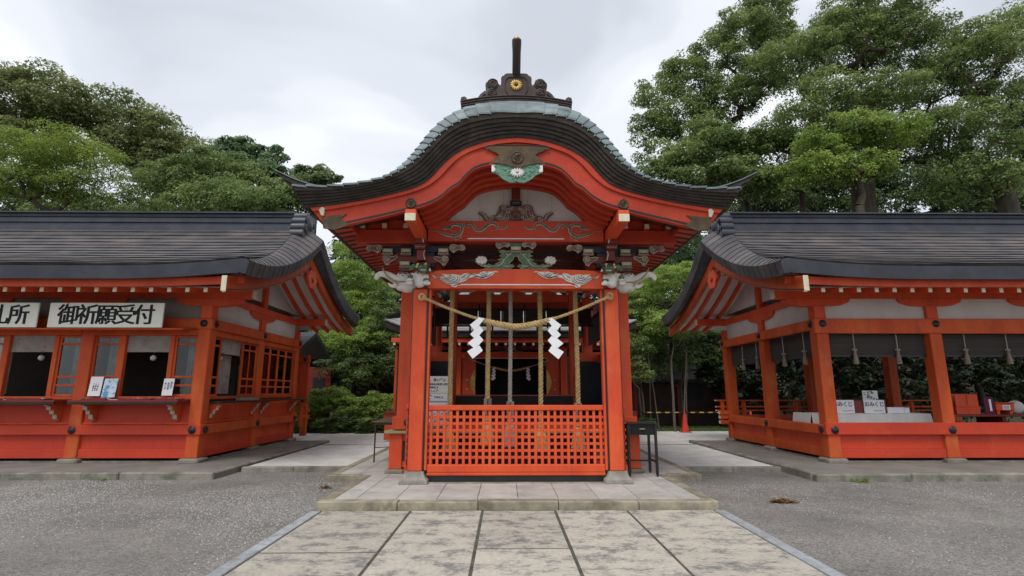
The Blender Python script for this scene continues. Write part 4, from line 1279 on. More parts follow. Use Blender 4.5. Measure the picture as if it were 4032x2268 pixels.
# ---- roof curves, given as (distance from axis, height)
Tc = [(0, 5.862), (.30, 5.852), (.653, 5.805), (.931, 5.700), (1.177, 5.517), (1.391, 5.271), (1.602, 5.035), (1.868, 4.843), (2.134, 4.731), (2.536, 4.645), (2.938, 4.612), (3.423, 4.612)]
Bc = [(0, 5.521), (.26, 5.495), (.517, 5.441), (.80, 5.335), (.94, 5.256), (1.076, 5.150), (1.213, 4.999), (1.347, 4.838), (1.483, 4.724), (1.674, 4.641), (1.893, 4.575), (2.166, 4.507), (2.438, 4.447), (2.71, 4.400), (2.982, 4.358), (3.282, 4.325)]
Gc = [(0, 5.113), (.233, 5.099), (.416, 5.071), (.571, 5.034), (.711, 4.964), (.85, 4.823), (.918, 4.738), (1.042, 4.658), (1.178, 4.530), (1.342, 4.427), (1.561, 4.345), (1.89, 4.256), (2.271, 4.162), (2.623, 4.080), (2.93, 4.02)]
def half(c, n, sg=1):
    return [(sg * d, z) for d, z in curve(c, n)]
def full(c, n):
    h = half(c, n); return [(-d, z) for d, z in h[::-1]] + h[1:]
NC = 46
Tf, Bf, Gf = full(Tc, NC), full(Bc, NC), full(Gc, NC)
def mix(A, B, f): return [(a[0] + (b[0] - a[0]) * f, a[1] + (b[1] - a[1]) * f) for a, b in zip(A, B)]
NL = 6
fr = [0, .27, .43, .57, .71, .85, 1.0]
for k in range(NL):
    A, B = mix(Tf, Bf, fr[k]), mix(Tf, Bf, fr[k + 1] - .018)
    yk = 7.60 + .034 * k
    rows = [[(XC + d, yk, z) for d, z in A], [(XC + d, yk + .010, z) for d, z in B], [(XC + d, 8.15, z) for d, z in B], [(XC + d, 8.15, z) for d, z in A]]
    add(MB().grid(rows, close=True), 'eave_layer', BARK_EDGE, hall)
# upturned corner horns
def horn(sg):
    top = curve([(3.82, 4.97), (3.50, 4.82), (3.15, 4.71), (2.7, 4.645)], 12)
    bot = curve([(3.10, 4.215), (3.04, 4.23), (2.9, 4.30), (2.7, 4.38)], 12)
    for k in range(5):
        f0, f1 = k / 5, (k + 1) / 5 - .025
        rows = []
        for yy in (7.86 + .02 * k, 8.9):
            s1 = 1 if yy < 8.5 else .0
            A = [(XC + sg * (p[0] + (q[0] - p[0]) * f0 - (0 if s1 else .12)), yy, p[1] + (q[1] - p[1]) * f0 - (0 if s1 else .18 * (1 - f0))) for p, q in zip(top, bot)]
            B = [(XC + sg * (p[0] + (q[0] - p[0]) * f1 - (0 if s1 else .12)), yy, p[1] + (q[1] - p[1]) * f1 - (0 if s1 else .18 * (1 - f1))) for p, q in zip(top, bot)]
            rows += [A, B] if s1 else [B, A]
        add(MB().grid(rows, close=True), 'horn_layer', BARK_EDGE, hall)
    A = [(XC + sg * p[0], 7.84, p[1] + .018) for p in top]; B = [(XC + sg * (p[0] - .06), 8.3, p[1] + .02 - .05) for p in top]
    C = [(XC + sg * p[0], 7.84, p[1] + .002) for p in top]
    add(MB().grid([C, A, B]), 'horn_capping', COPPER, hall)
both(horn)
# copper verge tiles rolled up from the front edge; the copper shell behind
def normals(c):
    o = []
    for i, p in enumerate(c):
        a, b = c[max(i - 1, 0)], c[min(i + 1, len(c) - 1)]
        t = Vector((b[0] - a[0], b[1] - a[1])).normalized(); o.append((-t.y, t.x))
    return o
wprof = curve([(0, .44), (.8, .42), (1.3, .36), (1.75, .27), (2.2, .14), (2.7, .05), (3.45, .02)], 60)
def wat(d):
    d = abs(d)
    for (a, b), (c_, e) in zip(wprof, wprof[1:]):
        if a <= d <= c_: return b + (e - b) * (d - a) / max(1e-6, c_ - a)
    return .02
Th = half(Tc, 181)
nh = normals(Th)
nh[0] = (0.0, 1.0)
def bk(i):   # rear, raised curve
    d, z = Th[i]; w = wat(d); n = nh[i]
    if n[1] < 0: n = (-n[0], -n[1])
    return (max(0, d + n[0] * w * .8), z + n[1] * w)
arc = [0.0]
for i in range(1, 181): arc.append(arc[-1] + math.hypot(Th[i][0] - Th[i - 1][0], Th[i][1] - Th[i - 1][1]))
def tile_band(sg, i0, i1, first=False):
    m = MB()
    for r, (f0, f1) in enumerate(((0, .34), (.34, .68), (.68, 1.0))):
        pass
    rows = []
    idx = [i0 + round((i1 - i0) * k / 4) for k in range(5)]
    for f, yo in ((0, 0), (.0, 0), (.25, 0), (.5, 0), (.75, 0), (1, 0)):
        r = []
        for k, i in enumerate(idx):
            a, b = Th[i], bk(i)
            lift = .022 * k / 4 + .004
            bulge = .035 * math.sin(f * PI) * wat(a[0]) / .4
            x = a[0] + (b[0] - a[0]) * f; z = a[1] + (b[1] - a[1]) * f
            n = nh[i]
            r.append((XC + sg * (x + n[0] * (lift + bulge)), 7.585 + .47 * f + (0 if rows else .0), z + abs(n[1]) * (lift + bulge) - (.03 if not rows else 0)))
        rows.append(r)
    m.grid(rows)
    # small riser at the lower edge of the tile
    lo = [rw[-1] for rw in rows]; nn = nh[i1]
    m.grid([lo, [(p[0] - sg * nn[0] * .045 - sg * .012, p[1], p[2] - abs(nn[1]) * .045) for p in lo]])
    add(m, 'copper_tile', COPPER, hall)
cuts = [0.0, .42, .62, .80] + [.93 + .125 * k for k in range(13)] + [2.62, 2.82, 3.05, 3.3, 3.6, 4.2]
ids = []
for c_ in cuts:
    ids.append(min(range(181), key=lambda i: abs(arc[i] - c_)))
for sg in (-1, 1):
    for a, b in zip(ids, ids[1:]):
        if b > a: tile_band(sg, a, b)
sh = [bk(i) for i in range(0, 181, 6)]
shf = [(-d, z) for d, z in sh[::-1]] + sh[1:]
add(MB().grid([[(XC + d, y, z - .02) for d, z in shf] for y in (8.04, 10.5, 13, 14.95)]), 'copper_shell', COPPER, hall, True, angle=60)
add(MB().grid([[(XC + d, y, z) for d, z in Bf] for y in (8.15, 14.95)]), 'under_shell', BRNRED, hall, True, angle=60)
# two courses lying across the crown below the ornament
for q, (hw, y0_, z0_) in enumerate(((.86, 7.76, 6.03), (.60, 7.90, 6.17))):
    rows = [[], [], []]
    for k in range(21):
        f = -1 + 2 * k / 20
        d = hw * f
        zz = z0_ - .05 * f * f
        rows[0].append((XC + d, y0_ - .02, zz - .02)); rows[1].append((XC + d, y0_ - .02, zz + .012)); rows[2].append((XC + d * .98, y0_ + .16, zz + .15))
    add(MB().grid(rows), 'crown_course', COPPER, hall)

# ---- bargeboard (front), red, with recessed band, black edge line, curved ribs behind
Bo = mix(Tf, Bf, 1.0)
def inner(A, B, f): return mix(A, B, f)
Bx = [(d * .985, z + .05) for d, z in Bf]
y0b = 7.80
def strip(A, B, ya, yb, name, mat, parent):
    rows = [[(XC + d, ya, z) for d, z in A], [(XC + d, ya, z) for d, z in B], [(XC + d, yb, z) for d, z in B], [(XC + d, yb, z) for d, z in A]]
    return add(MB().grid(rows, close=True), name, mat, parent)
barge = strip(mix(Bx, Gf, .0), mix(Bx, Gf, .27), y0b, y0b + .10, 'bargeboard_top', VER_SHADE, hall)
barge2 = strip(mix(Bx, Gf, .27), Gf, y0b + .035, y0b + .13, 'bargeboard', VER_SHADE, hall)
for sg in (-1, 1):
    Gh = [(sg * d, z) for d, z in curve(Gc, 60) if d > .43]
    A = [(d, z + .052) for d, z in Gh]; B = [(d, z + .022) for d, z in Gh]
    strip(A, B, y0b + .027, y0b + .036, 'edge_line', BLACK, barge2)
G2 = [(d, z) for d, z in Gc if d < 1.75]
Gi = full(G2, 40)
for k, yy in enumerate((8.08, 8.33, 8.58, 8.83)):
    up = [(d, z + .16) for d, z in Gi]; lo = [(d, z - .004) for d, z in Gi]
    strip(up, lo, yy, yy + .11, 'curved_rib', VER_SHADE, hall)
add(MB().grid([[(XC + d, y, z + .075) for d, z in Gi] for y in (7.93, 9.0)]), 'gable_soffit', VER_SHADE, hall, True, angle=60)
# white boarded gable wall
seg = 7
for k in range(seg):
    xa, xb = -1.5 + 3.0 * k / seg + .002, -1.5 + 3.0 * (k + 1) / seg - .002
    xs = [xa + (xb - xa) * i / 8 for i in range(9)]
    def gz(x):
        ax = abs(x)
        for (a, b), (c_, e) in zip(curve(G2, 60), curve(G2, 60)[1:]):
            if a <= ax <= c_: return b + (e - b) * (ax - a) / max(c_ - a, 1e-6)
        return 4.4
    P = [(XC + xa, 4.44), (XC + xb, 4.44)] + [(XC + x, max(4.45, gz(x) + .05)) for x in xs[::-1]]
    add(MB().prism(P, 8.965 + .003 * (k % 2), 9.0, 'y'), 'gable_board', PLASTER, hall)
# closing board over the side wings, small pale purlin ends
def wing(sg):
    a, b = sx(sg, 1.755, 2.84)
    box('wing_panel', VER_SHADE, hall, a, b, 8.93, 8.97, 4.331, 4.52, .004)
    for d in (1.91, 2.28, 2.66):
        bk_ = box('purlin_end', VER_SHADE, hall, XC + sg * d - .045, XC + sg * d + .045, 8.80, 8.929, 4.332, 4.42, .005)
        box('end_cap', CREAM, bk_, XC + sg * d - .04, XC + sg * d + .04, 8.788, 8.799, 4.336, 4.416, .003)
    # brass corner plate, pale tip
    P = [(XC + sg * a, b) for a, b in ((3.02, 4.20), (2.64, 4.245), (2.72, 4.18), (2.66, 4.12), (2.58, 4.075), (2.80, 3.985), (2.98, 4.01))]
    add(MB().prism(P, y0b + .015, y0b + .034, 'y'), 'brass_corner', BRASS, barge2)
    P = [(XC + sg * a, b) for a, b in ((3.02, 4.215), (3.06, 4.30), (3.02, 4.35), (2.975, 4.33), (2.985, 4.21))]
    add(MB().prism(P, y0b - .005, y0b + .07, 'y'), 'pale_tip', CREAM, barge2)
    c = (XC + sg * 1.655, y0b + .034, 4.425)
    dd = add(MB().lathe([(.082, 0), (.082, .02), (.07, .028), (.06, .022), (.01, .024)], c, 24, 'y'), 'brass_boss', BRASS, barge2, True)
    for q in range(3):
        pts = [(c[0] + r * math.cos(a), c[1] - .026, c[2] + r * math.sin(a)) for r, a in [(.052 - .0055 * i, q * 2 * PI / 3 + i * .32) for i in range(8)]]
        add(MB().tube(pts, [.004 + .0016 * i for i in range(8)], 6), 'comma', BRONZE, dd, True)
both(wing)

# ---- bronze ridge crest
yc = 8.30
base_ = []
def arcz(d): return 6.566 - .115 * (d / .95) ** 2
def kz(z): return 1.55 + (z - 1.55) * .97
xs = [-.95 + 1.90 * i / 24 for i in range(25)]
cr = add(MB().prism([(XC + x, arcz(x) - .145) for x in xs] + [(XC + x, arcz(x)) for x in xs[::-1]], yc, yc + .5, 'y'), 'crest_base', BRONZE, hall)
for dz in (-.008, -.055, -.10):
    add(MB().tube([(XC + x, yc - .006, arcz(x) + dz) for x in xs], .014, 6), 'crest_moulding', BRONZE, cr, True)
side = [(.97, 6.43), (1.0, 6.62), (.985, 6.70), (.93, 6.72), (.885, 6.69), (.88, 6.64), (.83, 6.60), (.76, 6.62), (.70, 6.68), (.64, 6.77), (.57, 6.83), (.53, 6.83), (.53, 6.90), (.555, 6.95), (.54, 7.0), (.49, 7.02), (.465, 7.06), (.40, 7.075), (.34, 7.04), (.32, 6.97), (.285, 6.94), (.275, 6.98), (.275, 7.09), (.255, 7.125), (.225, 7.135), (.205, 7.165), (.165, 7.18), (0, 7.18)]
side = [(d * .97, kz(z)) for d, z in side]
poly = [(XC - d, z) for d, z in side] + [(XC + d, z) for d, z in side[::-1]][1:] + [(XC, 6.40)]
cp = add(MB().prism(poly, yc + .04, yc + .24, 'y'), 'crest_plate', BRONZE, cr)
for sg in (-1, 1):
    for (cx, cz, r, tt) in ((.425, 6.965, .072, 1.7), (.43, 6.79, .06, 1.5)):
        add(MB().tube([(p, yc + .03, q) for p, q in spiral(XC + sg * cx * .97, kz(cz), r, .012, .5, tt * sg, 26)], .020, 6), 'scroll', BRONZE, cp, True)
        add(MB().lathe([(r * 1.35, 0), (r * 1.35, .018), (r * 1.15, .024), (r * 1.1, .008), (.01, .008)], (XC + sg * cx * .97, yc + .04, kz(cz)), 18, 'y'), 'roundel', BRONZE, cp)
    for o in (0, .05, .10):
        add(MB().tube([(XC + sg * (d - o * .2) * .97, yc + .035, kz(z - o)) for d, z in curve([(.95, 6.66), (.86, 6.58), (.76, 6.58), (.66, 6.68), (.56, 6.77)], 16)], .015, 6), 'wave_rib', BRONZE, cp, True)
    add(MB().tube([(XC + sg * d * .97, yc + .035, kz(z)) for d, z in curve([(0, 7.10), (.13, 7.10), (.19, 7.05), (.205, 6.95), (.19, 6.83), (.13, 6.74), (.08, 6.73), (.05, 6.76), (.0, 6.68)], 24)], .011, 6), 'shield_line', BRONZE, cp, True)
    add(MB().tube([(XC + sg * d * .97, yc + .03, kz(z)) for d, z in curve([(0, 6.67), (.06, 6.62), (.14, 6.64), (.22, 6.61), (.30, 6.63), (.38, 6.66)], 16)], .018, 6), 'wave_rib', BRONZE, cp, True)
def chrys(parent, c, R, n, mat, core, name):
    m = MB()
    for k in range(n):
        a = 2 * PI * k / n
        rot = Matrix.Rotation(-a, 3, 'Y')
        m.ball((c[0] + R * .60 * math.cos(a), c[1], c[2] + R * .60 * math.sin(a)), (R * .40, R * .16, R * .62 * math.sin(PI / n) * 1.35), 8, 6, rot)
    o = add(m, name, mat, parent, True)
    add(MB().ball((c[0], c[1] - R * .1, c[2]), (R * .2, R * .14, R * .2), 10, 6), name + '_core', core, o, True)
    return o
chrys(cp, (XC, yc + .03, kz(6.945)), .112, 16, GOLD, BRASS, 'gold_chrysanthemum')
pts = curve([(XC, yc + .2, 6.92), (XC, yc + .05, 7.02), (XC, yc - .1, 7.14), (XC, yc - .21, 7.27), (XC, yc - .29, 7.41)], 14)
fin = add(MB().tube(pts, [.072] * 10 + [.074, .077, .08, .08], 18), 'ridge_finial', BRONZE, cr, True)
dirv = (Vector(pts[-1]) - Vector(pts[-2])).normalized()
m = MB().ball(Vector(pts[-1]) + dirv * .005, (.08, .08, .05), 18, 8, dirv.to_track_quat('Z', 'Y').to_matrix())
add(m, 'finial_end', BRONZE, fin, True)
m = MB().ball(Vector(pts[-1]) + dirv * .012 + Vector((0, -.022, .0)), (.045, .045, .052), 16, 8, dirv.to_track_quat('Z', 'Y').to_matrix())
add(m, 'finial_gilding', GOLD, fin, True)

# ================================================================== carvings on the worship hall
YL = 8.885      # lintel face
def lm(sg):     # drawing units of the lintel carving -> metres (mirrored for the right half)
    return lambda p: (XC + sg * (-1.45 + (p[0] - 1235) * .000905) * (1 if sg > 0 else 1), 3.60 - (p[1] - 775) * .000905)
def waves(sg):
    f = lambda p: (XC - sg * (-1.45 + (p[0] - 1235) * .000905), 3.60 - (p[1] - 775) * .000905)
    lo = [(1240, 870), (1290, 930), (1380, 930), (1430, 965), (1490, 1015), (1550, 1042), (1610, 1058), (1625, 1095), (1700, 1108), (1740, 1065), (1695, 1042), (1745, 1022), (1830, 1000), (1890, 975), (1930, 935), (1965, 922), (2050, 902), (2130, 932), (2260, 932), (2330, 902), (2400, 862), (2440, 818), (2512, 812)]
    up = [(2460, 790), (2385, 802), (2330, 800), (2220, 796), (2130, 828), (2110, 855), (2040, 838), (1965, 852), (1930, 826), (1850, 838), (1800, 872), (1740, 868), (1640, 848), (1560, 862), (1440, 848), (1418, 900), (1395, 912), (1330, 915), (1285, 885)]
    P = [f(p) for p in lo + up]
    w = add(MB().prism(P, YL - .018, YL - .001, 'y'), 'wave_carving', CARVEW, lintel)
    lines = [[(1260, 890), (1340, 925), (1420, 930), (1500, 1000), (1600, 1035), (1720, 1010), (1770, 960), (1770, 900)],
             [(1430, 905), (1500, 960), (1600, 1005), (1700, 985), (1735, 930), (1720, 880)],
             [(1450, 870), (1500, 930), (1590, 970), (1670, 950), (1690, 890)],
             [(1760, 990), (1850, 960), (1920, 920), (1960, 860), (2040, 855), (2120, 900), (2250, 905), (2340, 870), (2400, 830), (2480, 800)],
             [(1790, 930), (1840, 900), (1890, 860)], [(2000, 880), (2090, 900), (2200, 920), (2310, 895)],
             [(2150, 840), (2190, 880), (2260, 880), (2310, 840)], [(1640, 1085), (1690, 1070), (1720, 1050)], [(2180, 815), (2220, 850), (2280, 850)], [(1540, 890), (1580, 930), (1640, 920), (1650, 870)]]
    for l in lines:
        add(MB().ribbon(curve([f(p) for p in l], 18), 0.0062, YL - .021, YL - .0181), 'wave_line', NAVY, w)
    for p in ((1450, 880), (1540, 930), (1920, 840), (1850, 905), (2130, 830), (2290, 805), (1590, 885)):
        x, z = f(p)
        add(MB().tube([(a, YL - .02, b) for a, b in spiral(x, z, .018, .004, 1, 1.2 * sg, 12)], .006, 5), 'foam_curl', GOLD, w, True)
both(waves)

YB = 8.86       # rainbow beam face
def vines(sg):
    f = lambda p: (XC - sg * (p[0] - 1235) * .001377, 4.115 + (1300 - p[1]) * .001377)
    paths = [[(150, 1160), (230, 1165), (290, 1195), (360, 1220), (430, 1232), (490, 1225), (530, 1200), (552, 1150), (545, 1110), (510, 1085), (450, 1080), (410, 1100), (400, 1140), (430, 1172), (482, 1162)],
             [(285, 1108), (330, 1132), (380, 1130), (425, 1098)], [(330, 1100), (370, 1122), (410, 1108)],
             [(548, 1140), (585, 1100), (640, 1068), (690, 1085), (712, 1130), (750, 1160), (792, 1155), (832, 1130), (862, 1095), (910, 1070), (960, 1064), (992, 1095), (1000, 1120), (970, 1150), (912, 1156)],
             [(998, 1112), (1040, 1134), (1085, 1130), (1115, 1105), (1143, 1098)], [(600, 1095), (640, 1112), (660, 1130)], [(820, 1075), (840, 1110), (885, 1105)],
             [(492, 1225), (452, 1250), (470, 1275), (520, 1268)], [(500, 1240), (535, 1245), (530, 1225)], [(560, 1130), (575, 1085), (555, 1060)]]
    first = None
    for i, p in enumerate(paths):
        c = curve([f(q) for q in p], 34 if len(p) > 6 else 14)
        wd = .027 if len(p) > 6 else .017
        v = add(MB().ribbon(c, wd, YB - .010, YB - .001), 'vine_carving', CARVEC, beam2)
        add(MB().ribbon(c, wd * .55, YB - .016, YB - .0105), 'vine_leafing', CARVEV, v)
both(vines)

# frog-leg strut in the gable: brown plate, cream scrolls, dark chrysanthemum
f = lambda p: (XC + (p[0] - 1235) * .001377, 4.477 + (1035 - p[1]) * .001377)
L_ = [(1235, 1035), (1000, 1033), (850, 1033), (828, 990), (800, 950), (748, 905), (800, 898), (852, 925), (882, 965), (930, 945), (978, 940), (1008, 880), (1022, 822), (1062, 795), (1122, 800), (1162, 822), (1235, 815)]
P = [f(p) for p in L_] + [f((2470 - p[0], p[1])) for p in L_[::-1][1:-1]]
kae = add(MB().prism(P, 8.91, 8.955, 'y'), 'frog_leg_strut', CARVEB, hall)
for sg in (-1, 1):
    g = lambda p: f((p[0] if sg < 0 else 2470 - p[0], p[1]))
    for (c, r, tn) in (((1085, 835), 42, 1.6), ((1140, 885), 40, 1.5), ((925, 985), 34, 1.5), ((1030, 985), 34, 1.4), ((1100, 1000), 28, 1.3), ((1180, 960), 24, 1.2), ((1185, 850), 22, 1.2)):
        x, z = g(c)
        add(MB().ribbon(spiral(x, z, r * .001377, .005, .4, tn * -sg, 22), .0075, 8.90, 8.909, taper=False), 'scroll_line', CARVEC, kae)
    for l in ([(760, 908), (820, 930), (850, 985), (870, 1020)], [(790, 905), (845, 945), (872, 1000), (930, 1022)], [(1020, 900), (1015, 945), (970, 965)], [(1060, 870), (1052, 930), (1010, 960), (985, 1000)], [(1100, 900), (1095, 950), (1060, 1000), (1050, 1025)], [(1130, 930), (1140, 980), (1120, 1025)]):
        add(MB().ribbon(curve([g(p) for p in l], 12), .0075, 8.90, 8.909), 'scroll_line', CARVEC, kae)
chrys(kae, (XC, 8.90, 4.477 + 75 * .001377), .105, 16, CARVEB, BRNRED, 'dark_chrysanthemum')
box('strut_block', NAVY, hall, XC - .10, XC + .10, 8.88, 8.96, 4.795, 4.87, .008)
box('strut_block_front', TEAL, hall, XC - .07, XC + .07, 8.872, 8.879, 4.812, 4.85, .003)
box('king_strut', BRNRED, hall, XC - .075, XC + .075, 8.86, 8.96, 4.871, 5.12, .008)

# gable pendant: brass plate over a jade openwork with a white chrysanthemum
f = lambda p: (XC + (p[0] - 1240) * .001233, 5.10 + (321 - p[1]) * .001275)
L_ = [(1240, 96), (1040, 98), (880, 104), (815, 130), (840, 152), (875, 148), (925, 182), (955, 190), (1012, 226), (962, 262), (908, 305), (885, 325), (1000, 338), (1080, 350), (1180, 382), (1240, 408)]
P = [f(p) for p in L_] + [f((2480 - p[0], p[1])) for p in L_[::-1][1:-1]]
bp_ = add(MB().prism(P, y0b - .012, y0b + .0, 'y'), 'pendant_plate', BRASS, hall)
add(MB().tube([(x, y0b - .014, z) for x, z in [f(p) for p in L_[:4]][::-1] + [f((2480 - p[0], p[1])) for p in L_[1:4]]], .008, 6), 'plate_rim', BRONZE, bp_, True)
c = f((1240, 262))
dd = add(MB().lathe([(.105, 0), (.105, .012), (.09, .02), (.08, .012), (.01, .014)], (c[0], y0b - .012, c[1]), 26, 'y'), 'plate_boss', BRASS, bp_, True)
for q in range(3):
    pts = [(c[0] + r * math.cos(a), y0b - .028, c[1] + r * math.sin(a)) for r, a in [(.068 - .007 * i, q * 2 * PI / 3 + i * .32) for i in range(8)]]
    add(MB().tube(pts, [.005 + .0022 * i for i in range(8)], 6), 'comma', BRONZE, dd, True)
L_ = [(1240, 400), (1080, 345), (960, 338), (915, 342), (912, 442), (1000, 482), (1050, 530), (1092, 555), (1150, 582), (1200, 580), (1240, 572)]
P = [f(p) for p in L_] + [f((2480 - p[0], p[1])) for p in L_[::-1][1:-1]]
jd = add(MB().prism(P, y0b + .01, y0b + .034, 'y'), 'jade_openwork', JADE, bp_)
m = MB(); md = MB()
rj = random.Random(5)
for i in range(70):
    px, py = rj.uniform(960, 1520), rj.uniform(350, 570)
    lim = 440 + (580 - 440) * (1 - abs(px - 1240) / 330)
    if py > lim - 12 or py < 340 + 60 * (1 - abs(px - 1240) / 330): continue
    x, z = f((px, py))
    if i % 3: m.ball((x, y0b + .01, z), (rj.uniform(.02, .04), .014, rj.uniform(.014, .024)), 8, 6, Matrix.Rotation(rj.uniform(0, PI), 3, 'Y'))
    else: md.ball((x, y0b + .008, z), (rj.uniform(.01, .022), .006, rj.uniform(.006, .012)), 8, 5, Matrix.Rotation(rj.uniform(0, PI), 3, 'Y'))
lf = add(m, 'jade_leaves', JADE, jd, True); lf['kind'] = 'stuff'
lf = add(md, 'openwork_holes', CARVEV, jd, True); lf['kind'] = 'stuff'
c = f((1240, 455))
m = MB()
for k in range(16):
    a = 2 * PI * k / 16
    m.ball((c[0] + .062 * math.cos(a), y0b - .006, c[1] + .038 * math.sin(a)), (.05, .012, .013), 8, 6, Matrix.Rotation(-math.atan2(.62 * math.sin(a), math.cos(a)), 3, 'Y'))
fl = add(m, 'white_chrysanthemum', WHITE, jd, True)
add(MB().ball((c[0], y0b - .015, c[1]), (.024, .012, .018), 10, 6), 'flower_core', OCHRE, fl, True)
for sg in (-1, 1):
    a, b = sorted((XC + sg * .345, XC + sg * .405)); box('pale_end', WHITE, jd, a, b, y0b + .006, y0b + .033, 4.945, 5.06, .004)

# bracket complexes over the pillars
def scroll_nose(cx, cz, s_, flip, kind, y):
    """cloud shaped bracket nose: brown plate with cream spiral lines"""
    if kind == 0:      # paired cloud
        outl = [(-.15, -.01), (-.13, .05), (-.08, .07), (-.03, .045), (.02, .06), (.06, .075), (.12, .06), (.14, .01), (.11, -.05), (.06, -.085), (.03, -.05), (-.04, -.02), (-.10, -.045)]
        sp = ((-.09, .015, .04, 1.5), (.075, .015, .045, 1.6), (.06, -.055, .02, 1.0))
    else:              # rising curl
        outl = [(-.15, .05), (-.10, .06), (-.02, .045), (.05, .075), (.11, .055), (.125, .0), (.09, -.05), (.07, -.10), (.03, -.115), (-.01, -.06), (-.07, -.02), (-.13, .005)]
        sp = ((.05, .01, .05, 1.8), (.03, -.08, .02, 1.0))
    P = [(cx + flip * a * s_, cz + b * s_) for a, b in outl]
    o = add(MB().prism(P, y, y + .07, 'y'), 'bracket_nose', CARVEB, hall)
    add(MB().ribbon([(cx + flip * a * s_ * .93, cz + b * s_ * .93) for a, b in outl + outl[:1]], .006, y - .008, y - .0005, taper=False), 'nose_rim', CARVEC, o)
    for a, b, r, t in sp:
        add(MB().ribbon(spiral(cx + flip * a * s_, cz + b * s_, r * s_, .006, .3, t * flip, 20), .0065, y - .009, y - .0005, taper=False), 'nose_curl', CARVEC, o)
def bearing_block(cx, cz, y):
    b = box('bearing_block', NAVY, hall, cx - .10, cx + .10, y, y + .16, cz - .038, cz + .045, .008)
    box('block_face', OCHRE, b, cx - .085, cx + .085, y - .006, y - .0005, cz - .03, cz + .036, .003)
    box('block_inset', CARVEC, b, cx - .06, cx + .06, y - .010, y - .0065, cz - .016, cz + .022, .002)
    add(MB().prism([(cx - .10, cz - .039), (cx + .10, cz - .039), (cx + .075, cz - .085), (cx - .075, cz - .085)], y + .01, y + .15, 'y'), 'block_taper', CARVEB, b)
    zig = [(cx - .09 + .18 * i / 8, cz - .055 + (.016 if i % 2 else -.016)) for i in range(9)]
    add(MB().ribbon(zig, .006, y + .0, y + .009, taper=False), 'zigzag', CARVEC, b)
def brackets(sg):
    q = lambda px: XC - sg * (-1.45 + (px - 1235) * .000905)
    zz = lambda py: 3.60 - (py - 775) * .000905
    a, b = sorted((q(270), q(1560)))
    box('bracket_beam', NAVY, hall, a, b, 8.95, 9.1, zz(400), zz(272), .006)
    a, b = sorted((q(540), q(1330)))
    box('bracket_arm', BRNRED, hall, a, b, 8.96, 9.09, zz(610), zz(475), .006)
    box('bracket_board', NAVY, hall, *sorted((q(840), q(1270))), 8.97, 9.08, zz(690), zz(400), .006)
    for px, py in ((375, 385), (725, 383), (1440, 380), (710, 635)): bearing_block(q(px), zz(py), 8.90)
    # stepped tongue in front of the pillar
    for (pa, pb, ya, yb, dy) in ((925, 1085, 70, 290, .26), (905, 1125, 300, 335, .24), (920, 1115, 336, 390, .20), (950, 1110, 391, 600, .15)):
        box('bracket_tongue', BRNRED, hall, *sorted((q(pa), q(pb))), 8.95 - dy, 9.0, zz(yb), zz(ya), .01)
    zig = [(q(925 + 190 * i / 8), zz(345 + (12 if i % 2 else -12))) for i in range(9)]
    add(MB().ribbon(zig, .006, 8.742, 8.7495, taper=False), 'zigzag', CARVEC, hall)
    add(MB().ribbon(curve([(q(1060), zz(90)), (q(1085), zz(150)), (q(1075), zz(210)), (q(1095), zz(290))], 12), .012, 8.682, 8.6895, taper=False), 'tongue_edge', CARVEC, hall)
    add(MB().ribbon(curve([(q(1105), zz(410)), (q(1085), zz(480)), (q(1115), zz(595))], 12), .010, 8.79, 8.7995, taper=False), 'tongue_edge', CARVEC, hall)
    box('capital', NAVY, hall, *sorted((q(905), q(1225))), 8.90, 9.15, zz(690), zz(612), .012)
    scroll_nose(q(110), zz(340), 1.0, -sg, 0, 8.93); scroll_nose(q(1700), zz(325), 1.0, sg, 0, 8.93)
    scroll_nose(q(410), zz(545), 1.0, sg, 1, 8.93); scroll_nose(q(1410), zz(555), 1.0, -sg, 1, 8.93)
    a, b = sorted((q(610), q(840)))
    box('stacked_base', CARVEB, hall, a, b, 8.93, 9.1, zz(770), zz(690), .02)
both(brackets)
